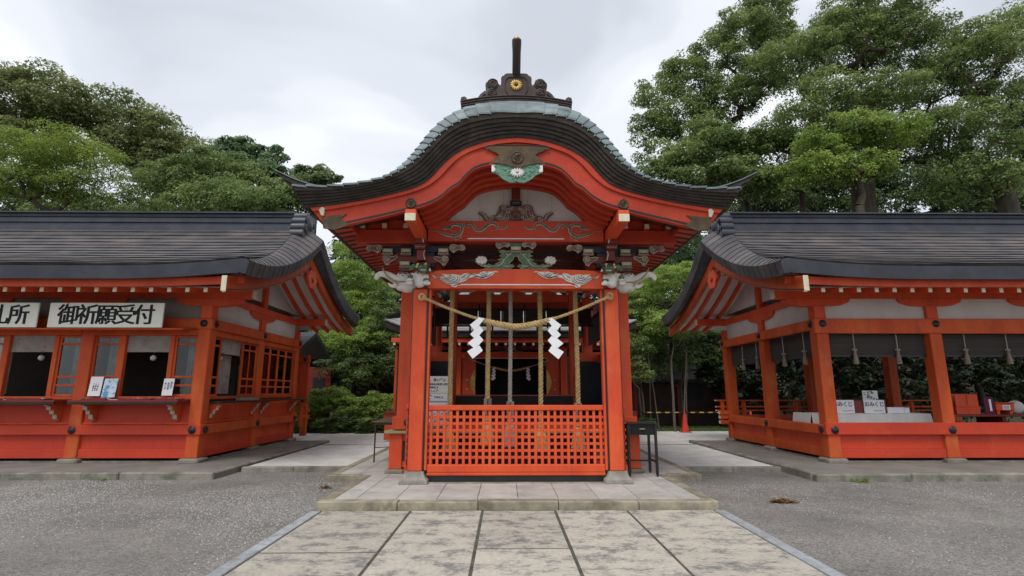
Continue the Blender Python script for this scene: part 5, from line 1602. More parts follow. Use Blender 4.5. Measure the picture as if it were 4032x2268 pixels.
# middle bracket and leafy carving with peonies
f2 = lambda p: (XC + (p[0] - 1310) * .002115, 3.62 + (435 - p[1]) * .00213)
box('middle_block', CARVEG, hall, XC - .11, XC + .11, 8.92, 9.06, 4.03, 4.112, .006)
bearing_block(XC, 4.0, 8.90)
for sg in (-1, 1): scroll_nose(XC + sg * .235, 4.065, .9, sg, 0, 8.92)
for sg in (-1, 1):
    g = lambda p: f2((p[0] if sg < 0 else 2620 - p[0], p[1]))
    outl = [(1310, 275), (1262, 272), (1240, 280), (1195, 268), (1168, 278), (1200, 300), (1172, 318), (1205, 330), (1160, 352), (1190, 362), (1140, 385), (1165, 392), (1110, 398), (1085, 385), (1070, 398), (1030, 372), (1005, 385), (1020, 400), (1060, 412), (1038, 432), (1090, 426), (1100, 436), (1130, 420), (1160, 436), (1190, 418), (1222, 436), (1240, 418), (1262, 432), (1280, 412), (1300, 408), (1278, 390), (1255, 395), (1262, 370), (1285, 352), (1292, 325), (1310, 318)]
    P = [g(p) for p in outl]
    lv = add(MB().prism(P, 8.93, 8.985, 'y'), 'leaf_carving', CARVEG, hall)
    add(MB().ribbon(P + P[:1], .006, 8.92, 8.9295, taper=False), 'leaf_rim', OCHRE, lv)
    for l in ([(1290, 290), (1250, 310), (1215, 350), (1180, 395), (1120, 412)], [(1250, 310), (1225, 300)], [(1215, 350), (1190, 348)], [(1200, 400), (1240, 405), (1275, 402)], [(1110, 410), (1070, 405), (1040, 395)]):
        add(MB().ribbon(curve([g(p) for p in l], 10), .009, 8.918, 8.9295), 'leaf_vein', CARVEC, lv)
    cx, cz = g((1025, 358))
    m = MB()
    for k in range(9):
        a = k * 2 * PI / 9
        m.ball((cx + .055 * math.cos(a), 8.95 - .01 * (k % 2), cz + .035 * math.sin(a) + .01), (.05, .03, .036), 10, 7, Matrix.Rotation(-a, 3, 'Y'))
    m.ball((cx, 8.93, cz + .02), (.045, .03, .04), 10, 7)
    add(m, 'peony_carving', CARVEW, lv, True)

# elephant and lion carved beam noses
def remesh(o, v=.011):
    md = o.modifiers.new('remesh', 'REMESH'); md.mode = 'VOXEL'; md.voxel_size = v; md.use_smooth_shade = True
    sm = o.modifiers.new('smooth', 'SMOOTH'); sm.iterations = 4; sm.factor = .5
    return o
def noses(sg):
    q = lambda px: XC - sg * (-1.45 + (px - 1235) * .000905)
    zz = lambda py: 3.60 - (py - 775) * .000905
    m = MB()
    m.ball((q(690), 9.02, zz(940)), (.155, .12, .15)); m.ball((q(760), 9.03, zz(1040)), (.17, .12, .13)); m.ball((q(640), 8.98, zz(870)), (.09, .07, .07))
    m.ball((q(830), 9.04, zz(980)), (.12, .11, .16)); m.ball((q(650), 9.0, zz(1090)), (.10, .08, .06))
    tr = curve([(q(640), 8.98, zz(960)), (q(520), 8.94, zz(930)), (q(430), 8.92, zz(880)), (q(330), 8.91, zz(845)), (q(240), 8.91, zz(850)), (q(190), 8.91, zz(900)), (q(200), 8.91, zz(955))], 18)
    m.tube(tr, [.085 - .05 * i / 17 for i in range(18)], 10)
    m.tube(curve([(q(560), 8.95, zz(1060)), (q(480), 8.93, zz(1070)), (q(400), 8.93, zz(1010))], 8), [.05, .045, .04, .036, .03, .025, .02, .012], 8)
    e = remesh(add(m, 'elephant_nose', CARVEW, hall, True))
    add(MB().tube(curve([(q(610), 8.875, zz(1020)), (q(500), 8.85, zz(975)), (q(400), 8.84, zz(890)), (q(335), 8.85, zz(800)), (q(305), 8.86, zz(725))], 14), [.026 - .0016 * i for i in range(14)], 8), 'tusk', OCHRE, e, True)
    add(MB().tube(curve([(q(610), 8.925, zz(840)), (q(680), 8.905, zz(808)), (q(755), 8.915, zz(838))], 10), .012, 6), 'brow', CARVEB, e, True)
    add(MB().ball((q(675), 8.905, zz(868)), (.012, .01, .010), 10, 6), 'eye', INK, e, True)
    add(MB().tube(curve([(q(610), 8.90, zz(1000)), (q(680), 8.895, zz(990)), (q(740), 8.91, zz(1000))], 8), .007, 5), 'mouth_line', CARVEB, e, True)
    # lion: body, head, mane curls, paws
    m = MB()
    m.ball((q(1020), 8.84, zz(985)), (.10, .09, .13)); m.ball((q(1010), 8.86, zz(880)), (.10, .09, .09)); m.ball((q(1030), 8.82, zz(1060)), (.09, .08, .06))
    m.tube([(q(900), 8.86, zz(860)), (q(850), 8.82, zz(950)), (q(840), 8.78, zz(1040))], [.05, .045, .045], 8)
    m.tube([(q(1130), 8.86, zz(880)), (q(1150), 8.82, zz(960)), (q(1165), 8.78, zz(1040))], [.05, .045, .045], 8)
    m.ball((q(840), 8.75, zz(1055)), (.065, .05, .04)); m.ball((q(1170), 8.75, zz(1055)), (.07, .05, .04))
    l = remesh(add(m, 'lion_nose', CARVEW, hall, True))
    m = MB()
    m.ball((q(1085), 8.78, zz(770)), (.095, .09, .075)); m.ball((q(1110), 8.715, zz(800)), (.07, .05, .042)); m.ball((q(1110), 8.71, zz(845)), (.06, .04, .02))
    m.ball((q(1040), 8.72, zz(745)), (.03, .025, .022)); m.ball((q(1150), 8.72, zz(745)), (.03, .025, .022))
    h = remesh(add(m, 'lion_head', CARVEG, l, True), .009)
    for px, py in ((990, 700), (1040, 690), (1090, 684), (1140, 692), (1190, 705), (975, 745), (965, 800), (1205, 760), (1000, 850), (1190, 840)):
        add(MB().tube([(a, 8.745, b) for a, b in spiral(q(px), zz(py), .022, .006, .5, 1.3, 12)], .008, 5), 'mane_curl', BRASS if px % 3 else GOLD, h, True)
    add(MB().prism([(q(x), zz(y)) for x, y in ((940, 690), (880, 690), (840, 740), (830, 800), (900, 800), (945, 745))], 8.76, 8.79, 'y'), 'ear', CARVEG, h)
    add(MB().prism([(q(x), zz(y)) for x, y in ((1190, 730), (1230, 770), (1240, 830), (1200, 810))], 8.76, 8.79, 'y'), 'ear', CARVEW, h)
    for px in (1045, 1150): add(MB().ball((q(px), 8.695, zz(750)), .012, 8, 6), 'eye', GOLD, h, True)
    add(MB().tube([(q(1060 + 12 * i), 8.672, zz(822 + (5 if i % 2 else -3))) for i in range(9)], .006, 5), 'teeth', WHITE, h, True)
    for px, py in ((820, 975), (845, 962), (868, 972), (1110, 1030), (1150, 1022), (1190, 1030), (1220, 1045)):
        add(MB().ball((q(px), 8.735, zz(py + 20)), (.02, .018, .024), 8, 6), 'toe', CARVEW, l, True)
    add(MB().ball((q(850), 8.80, zz(925)), (.05, .05, .045), 10, 8), 'shoulder_tuft', CARVEG, l, True)
    add(MB().ball((q(1150), 8.80, zz(985)), (.06, .05, .035), 10, 8), 'shoulder_tuft', CARVEG, l, True)
    add(MB().ball((q(1080), 8.80, zz(860)), (.05, .04, .025), 10, 8), 'beard', GOLD, l, True)
both(noses)

# ================================================================== lattice fence between the pillars
lat = thing('lattice_fence', 'vermilion lattice fence between the two front pillars', 'fence', (XC, 9.05, .12))
lx0, lx1 = XC - 1.455, XC + 1.455
box('top_rail', VER, lat, lx0, lx1, 8.99, 9.07, 1.243, 1.33, .012)
box('bottom_rail', VER, lat, lx0, lx1, 8.985, 9.075, .262, .385, .012)
box('toe_rail', VER, lat, lx0, lx1, 8.975, 9.065, .215, .2605, .008)
box('kick_board', BLACK, lat, lx0 + .0, lx1, 9.0, 9.05, .115, .2145, .004)
box('kerb_strip', KERBY, lat, lx0 - .0, lx1, 8.94, 9.10, .096, .1145, .006)
n = 27
src = None
for i in range(n):
    x = lx0 + (lx1 - lx0) * (i + .5) / n
    if src is None: src = box('upright_bar', VER, lat, x - .023, x + .023, 9.012, 9.034, .3855, 1.2425, .004)
    else: inst(src, 'upright_bar', (x, 9.023, .814), lat)
src = None
for i in range(7):
    z = .385 + .858 * (i + 1) / 8
    if src is None: src = box('cross_bar', VER, lat, lx0, lx1, 9.026, 9.048, z - .022, z + .022, .004)
    else: inst(src, 'cross_bar', (XC, 9.037, z), lat)
# side returns of the fence
for sg in (-1, 1):
    t = thing('side_fence', 'narrow vermilion fence return behind the ' + ('left' if sg < 0 else 'right') + ' front pillar', 'fence', (XC + sg * 1.8, 9.55, .12))
    a, b = sx(sg, 1.785, 1.845)
    box('top_rail', VER, t, a, b, 9.1, 9.96, 1.26, 1.345, .01); box('bottom_rail', VER, t, a, b, 9.1, 9.96, .22, .36, .01)
    box('kick_board', BLACK, t, a + .02, b - .02, 9.1, 9.96, .102, .2195, .004)
    for i in range(6):
        y = 9.12 + .15 * i; box('upright_bar', VER, t, a + .012, a + .034, y, y + .04, .3605, 1.2595, .004)
    for i in range(7):
        z = .36 + .9 * (i + 1) / 8; box('cross_bar', VER, t, a + .0345, b - .004, 9.1, 9.96, z - .02, z + .02, .004)

# ================================================================== ropes
def rope_mesh(path, R, pitch, n=3, res=6, taper=None):
    """laid rope of n strands twisted about a path of points"""
    P = [Vector(p) for p in path]
    m = MB()
    L = [0]
    for a, b in zip(P, P[1:]): L.append(L[-1] + (b - a).length)
    N = max(12, int(L[-1] / pitch * 9))
    def at(s):
        for i in range(len(P) - 1):
            if s <= L[i + 1] or i == len(P) - 2:
                f = (s - L[i]) / max(1e-9, L[i + 1] - L[i]); return P[i].lerp(P[i + 1], f), (P[i + 1] - P[i]).normalized()
    for k in range(n):
        pts, rs = [], []
        for i in range(N + 1):
            s = L[-1] * i / N
            c, t = at(s)
            ref = Vector((0, 1, 0))
            u = t.cross(ref).normalized(); w = t.cross(u)
            r = R * (taper(s / L[-1]) if taper else 1)
            a = 2 * PI * (s / pitch + k / n)
            pts.append(c + (u * math.cos(a) + w * math.sin(a)) * r * .60); rs.append(r * .50)
        m.tube(pts, rs, res)
    return m
labels = ['leftmost straw bell rope beside the notice board', 'second straw bell rope from the left with a wooden clamp', 'grey weathered bell rope hanging in the middle', 'fourth bell rope from the left, straw, right of the middle', 'rightmost straw bell rope in front of the dark panel']
RX = [-.98, -.31, .089, .634, 1.293]
for i, x in enumerate(RX):
    mat = STRAWG if i == 2 else STRAW
    zb = (.93, 1.10, 1.08, .98, 1.0)[i]
    clamp = (None, 1.44, 1.38, None, 1.35)[i]
    t = thing('bell_rope', labels[i], 'rope', (x, 9.6, .55), 'bell ropes in front of the offertory box')
    jx = [0, .004, -.003, .002, 0]
    zr0 = clamp - .06 if clamp else zb
    add(rope_mesh([(x + .006 * math.sin(z * 2.1 + i), 9.6, z) for z in np.linspace(zr0, 3.62, 12)], .043 if i != 2 else .037, .19), 'rope', mat, t, True)
    if clamp:
        c = box('clamp', WOOD, t, x - .068, x + .068, 9.555, 9.645, clamp - .30, clamp, .008)
        box('clamp_slot', BRNRED, c, x - .012, x + .012, 9.549, 9.5555, clamp - .28, clamp - .02, .002)
    skm = STRAWG if i == 2 else STRAWL
    zt = zb + .02
    zl = (.53, .62, .60, .55, .56)[i]
    prof = [(.05, zt), (.062, zt - .03), (.052, zt - .06), (.062, zt - .09), (.085, zt - .16), (.105, (zt + zl) / 2), (.125, zl + .06), (.135, zl + .02), (.12, zl)]
    m = MB(); nn = 30
    rows = []
    for r, z in prof:
        rows.append([(x + r * (1 + .045 * math.sin(k * 7.3) + .03 * (k % 2)) * math.cos(2 * PI * k / nn), 9.6 + r * .8 * (1 + .045 * math.sin(k * 7.3) + .03 * (k % 2)) * math.sin(2 * PI * k / nn), z - (.012 * math.sin(k * 3.7) if z == zl else 0)) for k in range(nn + 1)])
    m.grid(rows)
    tk = add(m, 'tassel', skm, t)
    add(MB().lathe([(.058, zt - .075), (.064, zt - .06), (.058, zt - .045)], (x, 9.6, 0), 16), 'binding', STRAW, tk, True)
    # round bell behind the lintel
    bl = add(MB().ball((x + .10, 9.62, 3.68), (.16, .15, .15), 18, 12), 'bell', BRONZE, t, True)
    add(MB().lathe([(.165, -.012), (.172, 0), (.165, .012)], (x + .10, 9.62, 3.67), 20), 'bell_rim', BRONZE, bl, True)
    ch = MB()
    for k in range(5):
        z = 3.84 + .055 * k
        ch.tube([(x + .02 * math.cos(a) * (1 if k % 2 else .2), 9.62 + .02 * math.cos(a) * (.2 if k % 2 else 1), z + .035 * math.sin(a)) for a in [j * PI / 5 for j in range(11)]], .006, 5, cap=False)
    cc = add(ch, 'chain', BLACK, t, True); cc['kind'] = 'stuff'

def shide(t, cx, cy_, cz, s_, flip, mat=PAPER, parent=None):
    """zigzag paper streamer: four folded leaves (drawing units -> metres by s_)"""
    Q = [[(685, 335), (748, 350), (690, 425), (632, 480), (580, 420)], [(690, 425), (738, 485), (690, 540), (630, 572), (585, 530), (632, 480)],
         [(690, 540), (738, 595), (690, 650), (625, 682), (560, 628), (630, 572)], [(690, 650), (732, 715), (618, 808), (555, 725), (625, 682)]]
    par = None
    for i, q in enumerate(Q):
        m = MB()
        pts = [(cx + flip * (p[0] - 715) * s_, cy_ + (.012 if i % 2 else -.012) * ((p[0] - 650) / 90) * flip, cz - (p[1] - 340) * s_) for p in q]
        n = len(pts)
        m.add(pts + [(a, b + .002, c) for a, b, c in pts], [tuple(range(n)), tuple(range(2 * n - 1, n - 1, -1))] + [(k, (k + 1) % n, (k + 1) % n + n, k + n) for k in range(n)])
        if par is None: par = add(m, 'paper_streamer', mat, t)
        else: add(m, 'streamer_fold', mat, par)
def shimenawa(label, ends, low, Y_, R, shx, s_, size=1.0):
    t = thing('sacred_rope', label, 'rope', (low[0], Y_, low[1]))
    (xa, za), (xb, zb) = ends
    pts = []
    for i in range(33):
        f = i / 32
        x = xa + (xb - xa) * f
        u = 2 * f - 1
        z = low[1] + ((za if f < .5 else zb) - low[1]) * (abs(u) ** 1.45)
        pts.append((x, Y_, z))
    add(rope_mesh(pts, R, R * 3.4, taper=lambda f: .45 + .55 * max(0, 1 - (abs(2 * f - 1) / .42) ** 4) if abs(2 * f - 1) < .42 else .45), 'rope', STRAW, t, True)
    for (x, z) in ends:
        add(MB().tube([(x + .045 * size * math.cos(a), Y_ - .012 * math.sin(2 * a), z + .05 * size * math.sin(a)) for a in [k * 2 * PI / 14 for k in range(15)]], .02 * size, 6), 'end_knot', STRAW, t, True)
    for k, x in enumerate(shx):
        f = (x - xa) / (xb - xa); u = abs(2 * f - 1)
        z = low[1] + (za - low[1]) * u ** 1.45
        shide(t, x, Y_ - .045 * size, z + .03 * size, s_, 1 if k == 0 else -1)
    return t
shimenawa('thick straw sacred rope with two large paper streamers between the front pillars', ((XC - 1.60, 3.13), (XC + 1.60, 3.15)), (XC - .04, 2.62), 8.86, .054, (-.40, .74), .00146)

# ================================================================== inner main hall, seen through the worship hall
mh = thing('main_hall', 'inner vermilion main hall seen through the worship hall, grey shingled roof', 'building', (XC, 18.5, .05))
YM = 17.3
mx = lambda a: XC + a
for sg in (-1, 1):
    for d in (1.72, 3.3):
        box('post', VER, mh, mx(sg * d) - .11, mx(sg * d) + .11, YM, YM + .22, .2, 3.0, .012)
    # red door leaves with gilt hinge plates
    a, b = sorted((mx(sg * 1.15), mx(sg * 1.61)))
    dl = box('door_leaf', VER, mh, a, b, YM + .12, YM + .16, 1.0, 2.62, .006)
    P = [(mx(sg * q), z) for q, z in ((1.16, 1.45), (1.20, 1.47), (1.30, 1.72), (1.32, 1.85), (1.30, 1.98), (1.20, 2.22), (1.16, 2.24))]
    add(MB().prism(P, YM + .105, YM + .119, 'y'), 'gilt_plate', GOLD, dl)
    for z in (1.62, 1.92):
        add(MB().lathe([(.035, 0), (.03, .02), (.01, .03)], (mx(sg * 1.42), YM + .119, z), 12, 'y'), 'stud', CARVEC, dl, True)
    a, b = sorted((mx(sg * 1.83), mx(sg * 3.19)))
    box('wall_panel', BRNRED, mh, a, b, YM + .1, YM + .14, .9, 2.6, .004)
    a, b = sorted((mx(sg * 3.41), mx(sg * 3.7)))
    box('wing_wall', DARKIN, mh, a, b, YM + .1, YM + .14, .3, 3.0, .004)
    # curved bracket under the beam
    P = [(mx(sg * q), z) for q, z in ((1.61, 2.62), (1.61, 2.80), (1.15, 2.60), (1.3, 2.585))]
    add(MB().prism(P, YM + .02, YM + .06, 'y'), 'beam_bracket', OCHRE, mh)
box('rainbow_beam', VER, mh, mx(-1.61), mx(1.61), YM - .02, YM + .18, 2.60, 2.82, .012)
box('beam_line', WHITE, mh, mx(-1.2), mx(1.2), YM - .03, YM - .021, 2.606, 2.622, .003)
box('head_beam', BRNRED, mh, mx(-3.7), mx(3.7), YM + .02, YM + .2, 2.9, 3.02, .01)
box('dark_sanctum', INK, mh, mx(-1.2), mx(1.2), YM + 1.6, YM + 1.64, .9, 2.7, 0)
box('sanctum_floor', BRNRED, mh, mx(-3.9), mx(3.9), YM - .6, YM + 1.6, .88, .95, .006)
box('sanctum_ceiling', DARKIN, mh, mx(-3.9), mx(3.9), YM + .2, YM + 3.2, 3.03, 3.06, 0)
box('base_wall', VER, mh, mx(-3.9), mx(3.9), YM - .5, YM - .4, .1, .879, .006)
P = [(mx(q), z) for q, z in ((-.42, 2.825), (-.36, 2.85), (-.22, 2.86), (-.13, 2.93), (-.1, 2.99), (.1, 2.99), (.13, 2.93), (.22, 2.86), (.36, 2.85), (.42, 2.825))]
k1 = add(MB().prism(P, YM - .03, YM + .03, 'y'), 'frog_leg_strut', CARVEG, mh)
for sg in (-1, 1): add(MB().ribbon(spiral(mx(sg * .07), 2.92, .045, .01, 0, 1.5 * sg, 16), .008, YM - .038, YM - .0305, taper=False), 'strut_curl', CARVEC, k1)
box('fascia', VER, mh, mx(-3.75), mx(3.75), YM - .75, YM - .68, 3.06, 3.20, .008)
i = 0
x = -3.65
while x <= 3.66:
    r = box('rafter', VER, mh, mx(x) - .04, mx(x) + .04, YM - .73, YM + .3, 2.97, 3.055, .006)
    box('end_cap', CREAM, r, mx(x) - .036, mx(x) + .036, YM - .742, YM - .731, 2.975, 3.05, .003)
    x += .29
# roof: curved eave edge with upturned corners, shingle courses, rear slope
def mlift(x): return .34 * max(0, (abs(x) - 2.4) / 1.55) ** 2
xs = [-3.95 + 7.9 * i / 40 for i in range(41)]
add(MB().grid([[(mx(x), YM - .82, 3.42 + mlift(x)) for x in xs], [(mx(x), YM - .80, 3.22 + mlift(x) * .9) for x in xs], [(mx(x), YM - .4, 3.20 + mlift(x) * .8) for x in xs], [(mx(x), YM - .4, 3.42 + mlift(x)) for x in xs]], close=True), 'eave_edge', BARK_EDGE, mh)
for i in range(14):
    f0, f1 = i / 14, (i + 1) / 14
    zf = lambda f: 3.43 + .9 * f + 1.2 * f * f
    rows = [[(mx(x * (1 - .62 * f0)), YM - .85 + 3.3 * f0, zf(f0) + mlift(x) * (1 - f0) - .025) for x in xs], [(mx(x * (1 - .62 * f0)), YM - .852 + 3.3 * f0, zf(f0) + .014 + mlift(x) * (1 - f0)) for x in xs], [(mx(x * (1 - .62 * f1)), YM - .85 + 3.3 * f1, zf(f1) + mlift(x) * (1 - f1)) for x in xs]]
    add(MB().grid(rows), 'roof_course', MROOF, mh)
for sg in (-1, 1):
    add(MB().add([(mx(sg * 3.95), YM - .85, 3.85), (mx(sg * 1.65), YM + 2.45, 5.53), (mx(sg * 3.95), YM + 5.8, 3.85)], [(0, 1, 2)]), 'hip_slope', COPPER, mh)
add(MB().grid([[(mx(x * .38), YM + 2.45, 5.53) for x in xs], [(mx(x), YM + 5.8, 3.4) for x in xs]]), 'rear_slope', COPPER, mh)
box('ridge', RIDGE, mh, mx(-1.7), mx(1.7), YM + 2.3, YM + 2.65, 5.48, 5.75, .02)
for sg in (-1, 1):
    box('side_wall', VER, mh, mx(sg * 3.75) - .06, mx(sg * 3.75) + .06, YM + .25, YM + 4.6, .3, 2.9, .01)
shimenawa('thin straw sacred rope with two small streamers across the inner hall doorway', ((mx(-1.5), 2.66), (mx(1.5), 2.68)), (mx(0), 2.21), YM - .06, .04, (mx(-.50), mx(.50)), .00093, .7)

# wings beside the main hall, half hidden by shrubs
lw = thing('side_corridor', 'low vermilion corridor half hidden by shrubs behind the office', 'building', (-7.2, 17.9, .05))
box('wall', VER, lw, -8.6, -6.42, 17.5, 17.6, 1.15, 2.72, .01)
box('post', VERO, lw, -6.62, -6.44, 17.62, 17.8, .15, 1.149, .012)
box('beam', VERO, lw, -8.6, -6.36, 17.44, 17.499, 2.50, 2.66, .01)
box('beam', VERO, lw, -8.6, -6.36, 17.44, 17.499, 1.20, 1.36, .01)
for z in (2.58, 1.28):
    for x in (-6.52,): add(MB().lathe([(.07, 0), (.06, .02), (.02, .035)], (x, 17.439, z), 16, 'y'), 'boss', BLACK, lw, True)
add(MB().prism([(17.0, 2.75), (17.0, 2.86), (18.6, 3.6), (20.2, 2.86), (20.2, 2.75), (18.6, 3.45)], -9.0, -6.62, 'x'), 'roof', RIDGE, lw)
box('fascia', VER, lw, -8.6, -6.64, 17.1, 17.2, 2.62, 2.749, .008)
box('rear_wall', BRNRED, lw, -9.2, -6.9, 21.3, 21.4, .1, 2.5, .01)
box('window', INK, lw, -7.6, -7.15, 21.27, 21.299, 1.2, 2.1, .004)
rw = thing('rear_storehouse', 'dark reddish storehouse in the shade behind the right-hand shrubs', 'building', (8.0, 23.4, .06))  # wall and roof coloured near-black to carry the shade around them
box('wall', DARKIN, rw, 5.6, 11.5, 23.2, 23.4, .1, 1.9, .01)
for x in (5.6, 7.5, 9.4, 11.3): box('post', BRNRED, rw, x - .1, x + .1, 23.12, 23.32, .1, 1.95, .01)
box('window', INK, rw, 7.9, 8.5, 23.17, 23.199, 1.2, 1.9, .004)
add(MB().prism([(22.7, 1.96), (22.7, 2.06), (24.2, 2.7), (25.6, 2.1), (25.6, 1.96)], 5.2, 12, 'x'), 'roof', BLACK, rw)

# ================================================================== furniture and notices
ob = thing('offertory_box', 'wide black offertory box with a red rim behind the lattice fence', 'offertory box', (XC, 10.8, .85))
P = [(10.42, 1.462), (10.62, .99), (11.0, .99), (11.2, 1.462)]
add(MB().prism(P, XC - 1.14, XC + 1.14, 'x'), 'trough', BLACK, ob)
box('rim', MAROON, ob, XC - 1.175, XC + 1.175, 10.40, 10.46, 1.4625, 1.488, .005); box('rim', MAROON, ob, XC - 1.175, XC + 1.175, 11.16, 11.22, 1.4625, 1.488, .005)
for k in range(14):
    x = XC - 1.10 + 2.2 * k / 13; box('slat', BLACK, ob, x - .025, x + .025, 10.461, 11.159, 1.4625, 1.48, .004)
for sg in (-1, 1): box('foot', BLACK, ob, XC + sg * .9 - .08, XC + sg * .9 + .08, 10.6, 11.02, .851, .989, .006)

nb = thing('notice_board', 'white notice board of printed panels left of the offertory box', 'notice board', (-1.45, 10.3, .86))
bx0, bx1 = -1.98, -1.07
box('panel', SIGN, nb, bx0, bx1, 10.26, 10.285, .92, 1.84, .005)
box('foot', WOOD, nb, bx0 + .1, bx1 - .1, 10.255, 10.34, .852, .919, .006)
yy = 10.257
lettering('る年、良い年に…', .063, INK, nb, bx1 + .01, yy, 1.765, align='RIGHT', extrude=.0006, bold=.0015)
for s_, z in (('の御神札(神宮大麻)', 1.685), ('神社の御神札を', 1.625), ('りしましょう!', 1.565)):
    lettering(s_, .047, INKB if z > 1.65 else INK, nb, bx1 - (.03 if z > 1.65 else .20), yy, z, align='RIGHT', extrude=.0006, bold=.001)
for (z0, z1, s_, z, ink) in ((1.37, 1.52, '御神札は…', 1.44, INK), (1.21, 1.355, '家庭に', 1.28, INK), (1.08, 1.195, '与えてくれます', 1.135, INK), (.955, 1.065, '新しい御神札で\n良い年に…', 1.01, INKB)):
    p = box('printed_panel', PAPER, nb, -1.92, bx1 - .035, 10.2525, 10.2595, z0, z1, .002)
    lettering(s_, .043, ink, p, -1.24, 10.251, z, extrude=.0005, bold=.001)
    add(MB().tube([(a, 10.2515, b) for a, b in ((-1.92, z0), (bx1 - .035, z0), (bx1 - .035, z1), (-1.92, z1), (-1.92, z0))], .003, 4), 'panel_outline', INK, p)
# little drawing of a household shrine on the board
dr = box('shrine_drawing', STRAW, nb, -1.60, -1.42, 10.251, 10.2523, 1.385, 1.44, .001)
for q in (-1.57, -1.51, -1.45): box('drawing_post', WOOD, dr, q - .008, q + .008, 10.2485, 10.2508, 1.385, 1.47, .001)
add(MB().prism([(-1.64, 1.465), (-1.38, 1.465), (-1.44, 1.505), (-1.58, 1.505)], 10.2485, 10.2508, 'y'), 'drawing_roof', WOOD, dr)

lt = thing('folding_table', 'long brown table standing beside the left wall of the worship hall', 'table', (-2.5, 13, ZP))
box('table_top', BRWOOD, lt, -2.80, -2.14, 11.5, 14.2, .905, .935, .006)
box('apron', BRONZE, lt, -2.76, -2.18, 11.53, 11.55, .86, .904, .004)
for y in (11.56, 14.1):
    for x in (-2.74, -2.22): add(MB().tube([(x, y, ZP), (x, y, .904)], .016, 8), 'leg', BRONZE, lt, True)
    add(MB().tube([(-2.74, y, .40), (-2.22, y, .42)], .010, 8), 'cross_bar', BRONZE, lt, True)
for x in (-2.74, -2.22): add(MB().tube([(x, 11.56, .84), (x, 14.1, .84)], .010, 8), 'side_bar', BRONZE, lt, True)
bt = thing('black_stand', 'small black stand with a drawer beside the right front pillar', 'stand', (2.42, 9.82, ZP))
box('top', BLACK, bt, 2.13, 2.68, 9.55, 10.09, .985, 1.01, .006)
box('drawer', BLACK, bt, 2.18, 2.63, 9.60, 10.04, .80, .984, .006)
box('drawer_front', INK, bt, 2.22, 2.59, 9.588, 9.5995, .83, .96, .006)
add(MB().tube([(2.37, 9.575, .895), (2.37, 9.567, .905), (2.45, 9.565, .905), (2.45, 9.575, .895)], .012, 6), 'handle', OCHRE, bt, True)
for x in (2.165, 2.645):
    for y in (9.585, 10.055): 
        lg = box('leg', BLACK, bt, x - .022, x + .022, y - .022, y + .022, ZP + .035, .984, .004)
        add(MB().lathe([(.014, ZP), (.018, ZP + .015), (.014, ZP + .035)], (x, y, 0), 10), 'foot', BLACK, lg, True)
    box('side_stretcher', BLACK, bt, x - .012, x + .012, 9.607, 10.033, .33, .36, .004)
box('stretcher', BLACK, bt, 2.178, 2.632, 9.80, 9.83, .332, .358, .004)

# piles of dead leaves and a few twigs
def leafpile(label, cx, cy_, w, d, n):
    m = MB()
    r = random.Random(int(cx * 100))
    for i in range(n):
        a = r.gauss(0, .42) * w; b = r.gauss(0, .42) * d
        z = -.01 + abs(r.gauss(0, .012)) + .035 * math.exp(-(a / w * 2) ** 2 - (b / d * 2) ** 2) * r.random()
        l, q, th = r.uniform(.03, .06), r.uniform(.012, .02), r.uniform(0, 2 * PI)
        c, s_ = math.cos(th), math.sin(th)
        t1, t2 = r.uniform(-.02, .02), r.uniform(0, .02)
        m.add([(cx + a - c * l, cy_ + b - s_ * l, z + .003), (cx + a - s_ * q, cy_ + b + c * q, z + t2), (cx + a + c * l, cy_ + b + s_ * l, z + .006 + t1 * .4), (cx + a + s_ * q, cy_ + b - c * q, z + t2)], [(0, 1, 2), (0, 2, 3)])
    o = add(m, 'leaf_litter', BRICK, None)
    o['kind'] = 'stuff'; o['label'] = label; o['category'] = 'leaves'
leafpile('small heap of dry brown leaves on the ground right of the path', 3.98, 7.98, .20, .09, 150)
leafpile('few dry leaves beside the platform step on the left', -2.95, 9.2, .12, .06, 30)

# ================================================================== vegetation
LEAF_OLIVE = leafmat('leaf_olive', (0.064, 0.087, 0.030), (0.160, 0.198, 0.070), (0.295, 0.327, 0.134))
LEAF_MID = leafmat('leaf_mid_green', (0.061, 0.102, 0.033), (0.147, 0.218, 0.068), (0.308, 0.383, 0.135))
LEAF_LIGHT = leafmat('leaf_yellow_green', (0.070, 0.118, 0.022), (0.160, 0.235, 0.044), (0.295, 0.350, 0.078), .45)
LEAF_FRESH = leafmat('leaf_fresh_green', (0.085, 0.157, 0.035), (0.206, 0.313, 0.066), (0.400, 0.499, 0.129), .45)
LEAF_DARK = leafmat('leaf_dark_green', (0.044, 0.077, 0.031), (0.104, 0.163, 0.060), (0.235, 0.296, 0.110), .3)
LEAF_BLUE = leafmat('leaf_cool_green', (0.045, 0.087, 0.045), (0.112, 0.187, 0.087), (0.238, 0.330, 0.166), .35)
LEAF_SHADE = leafmat('leaf_deep_shade_green', (0.006, 0.011, 0.005), (0.013, 0.023, 0.008), (0.036, 0.051, 0.018), .2)

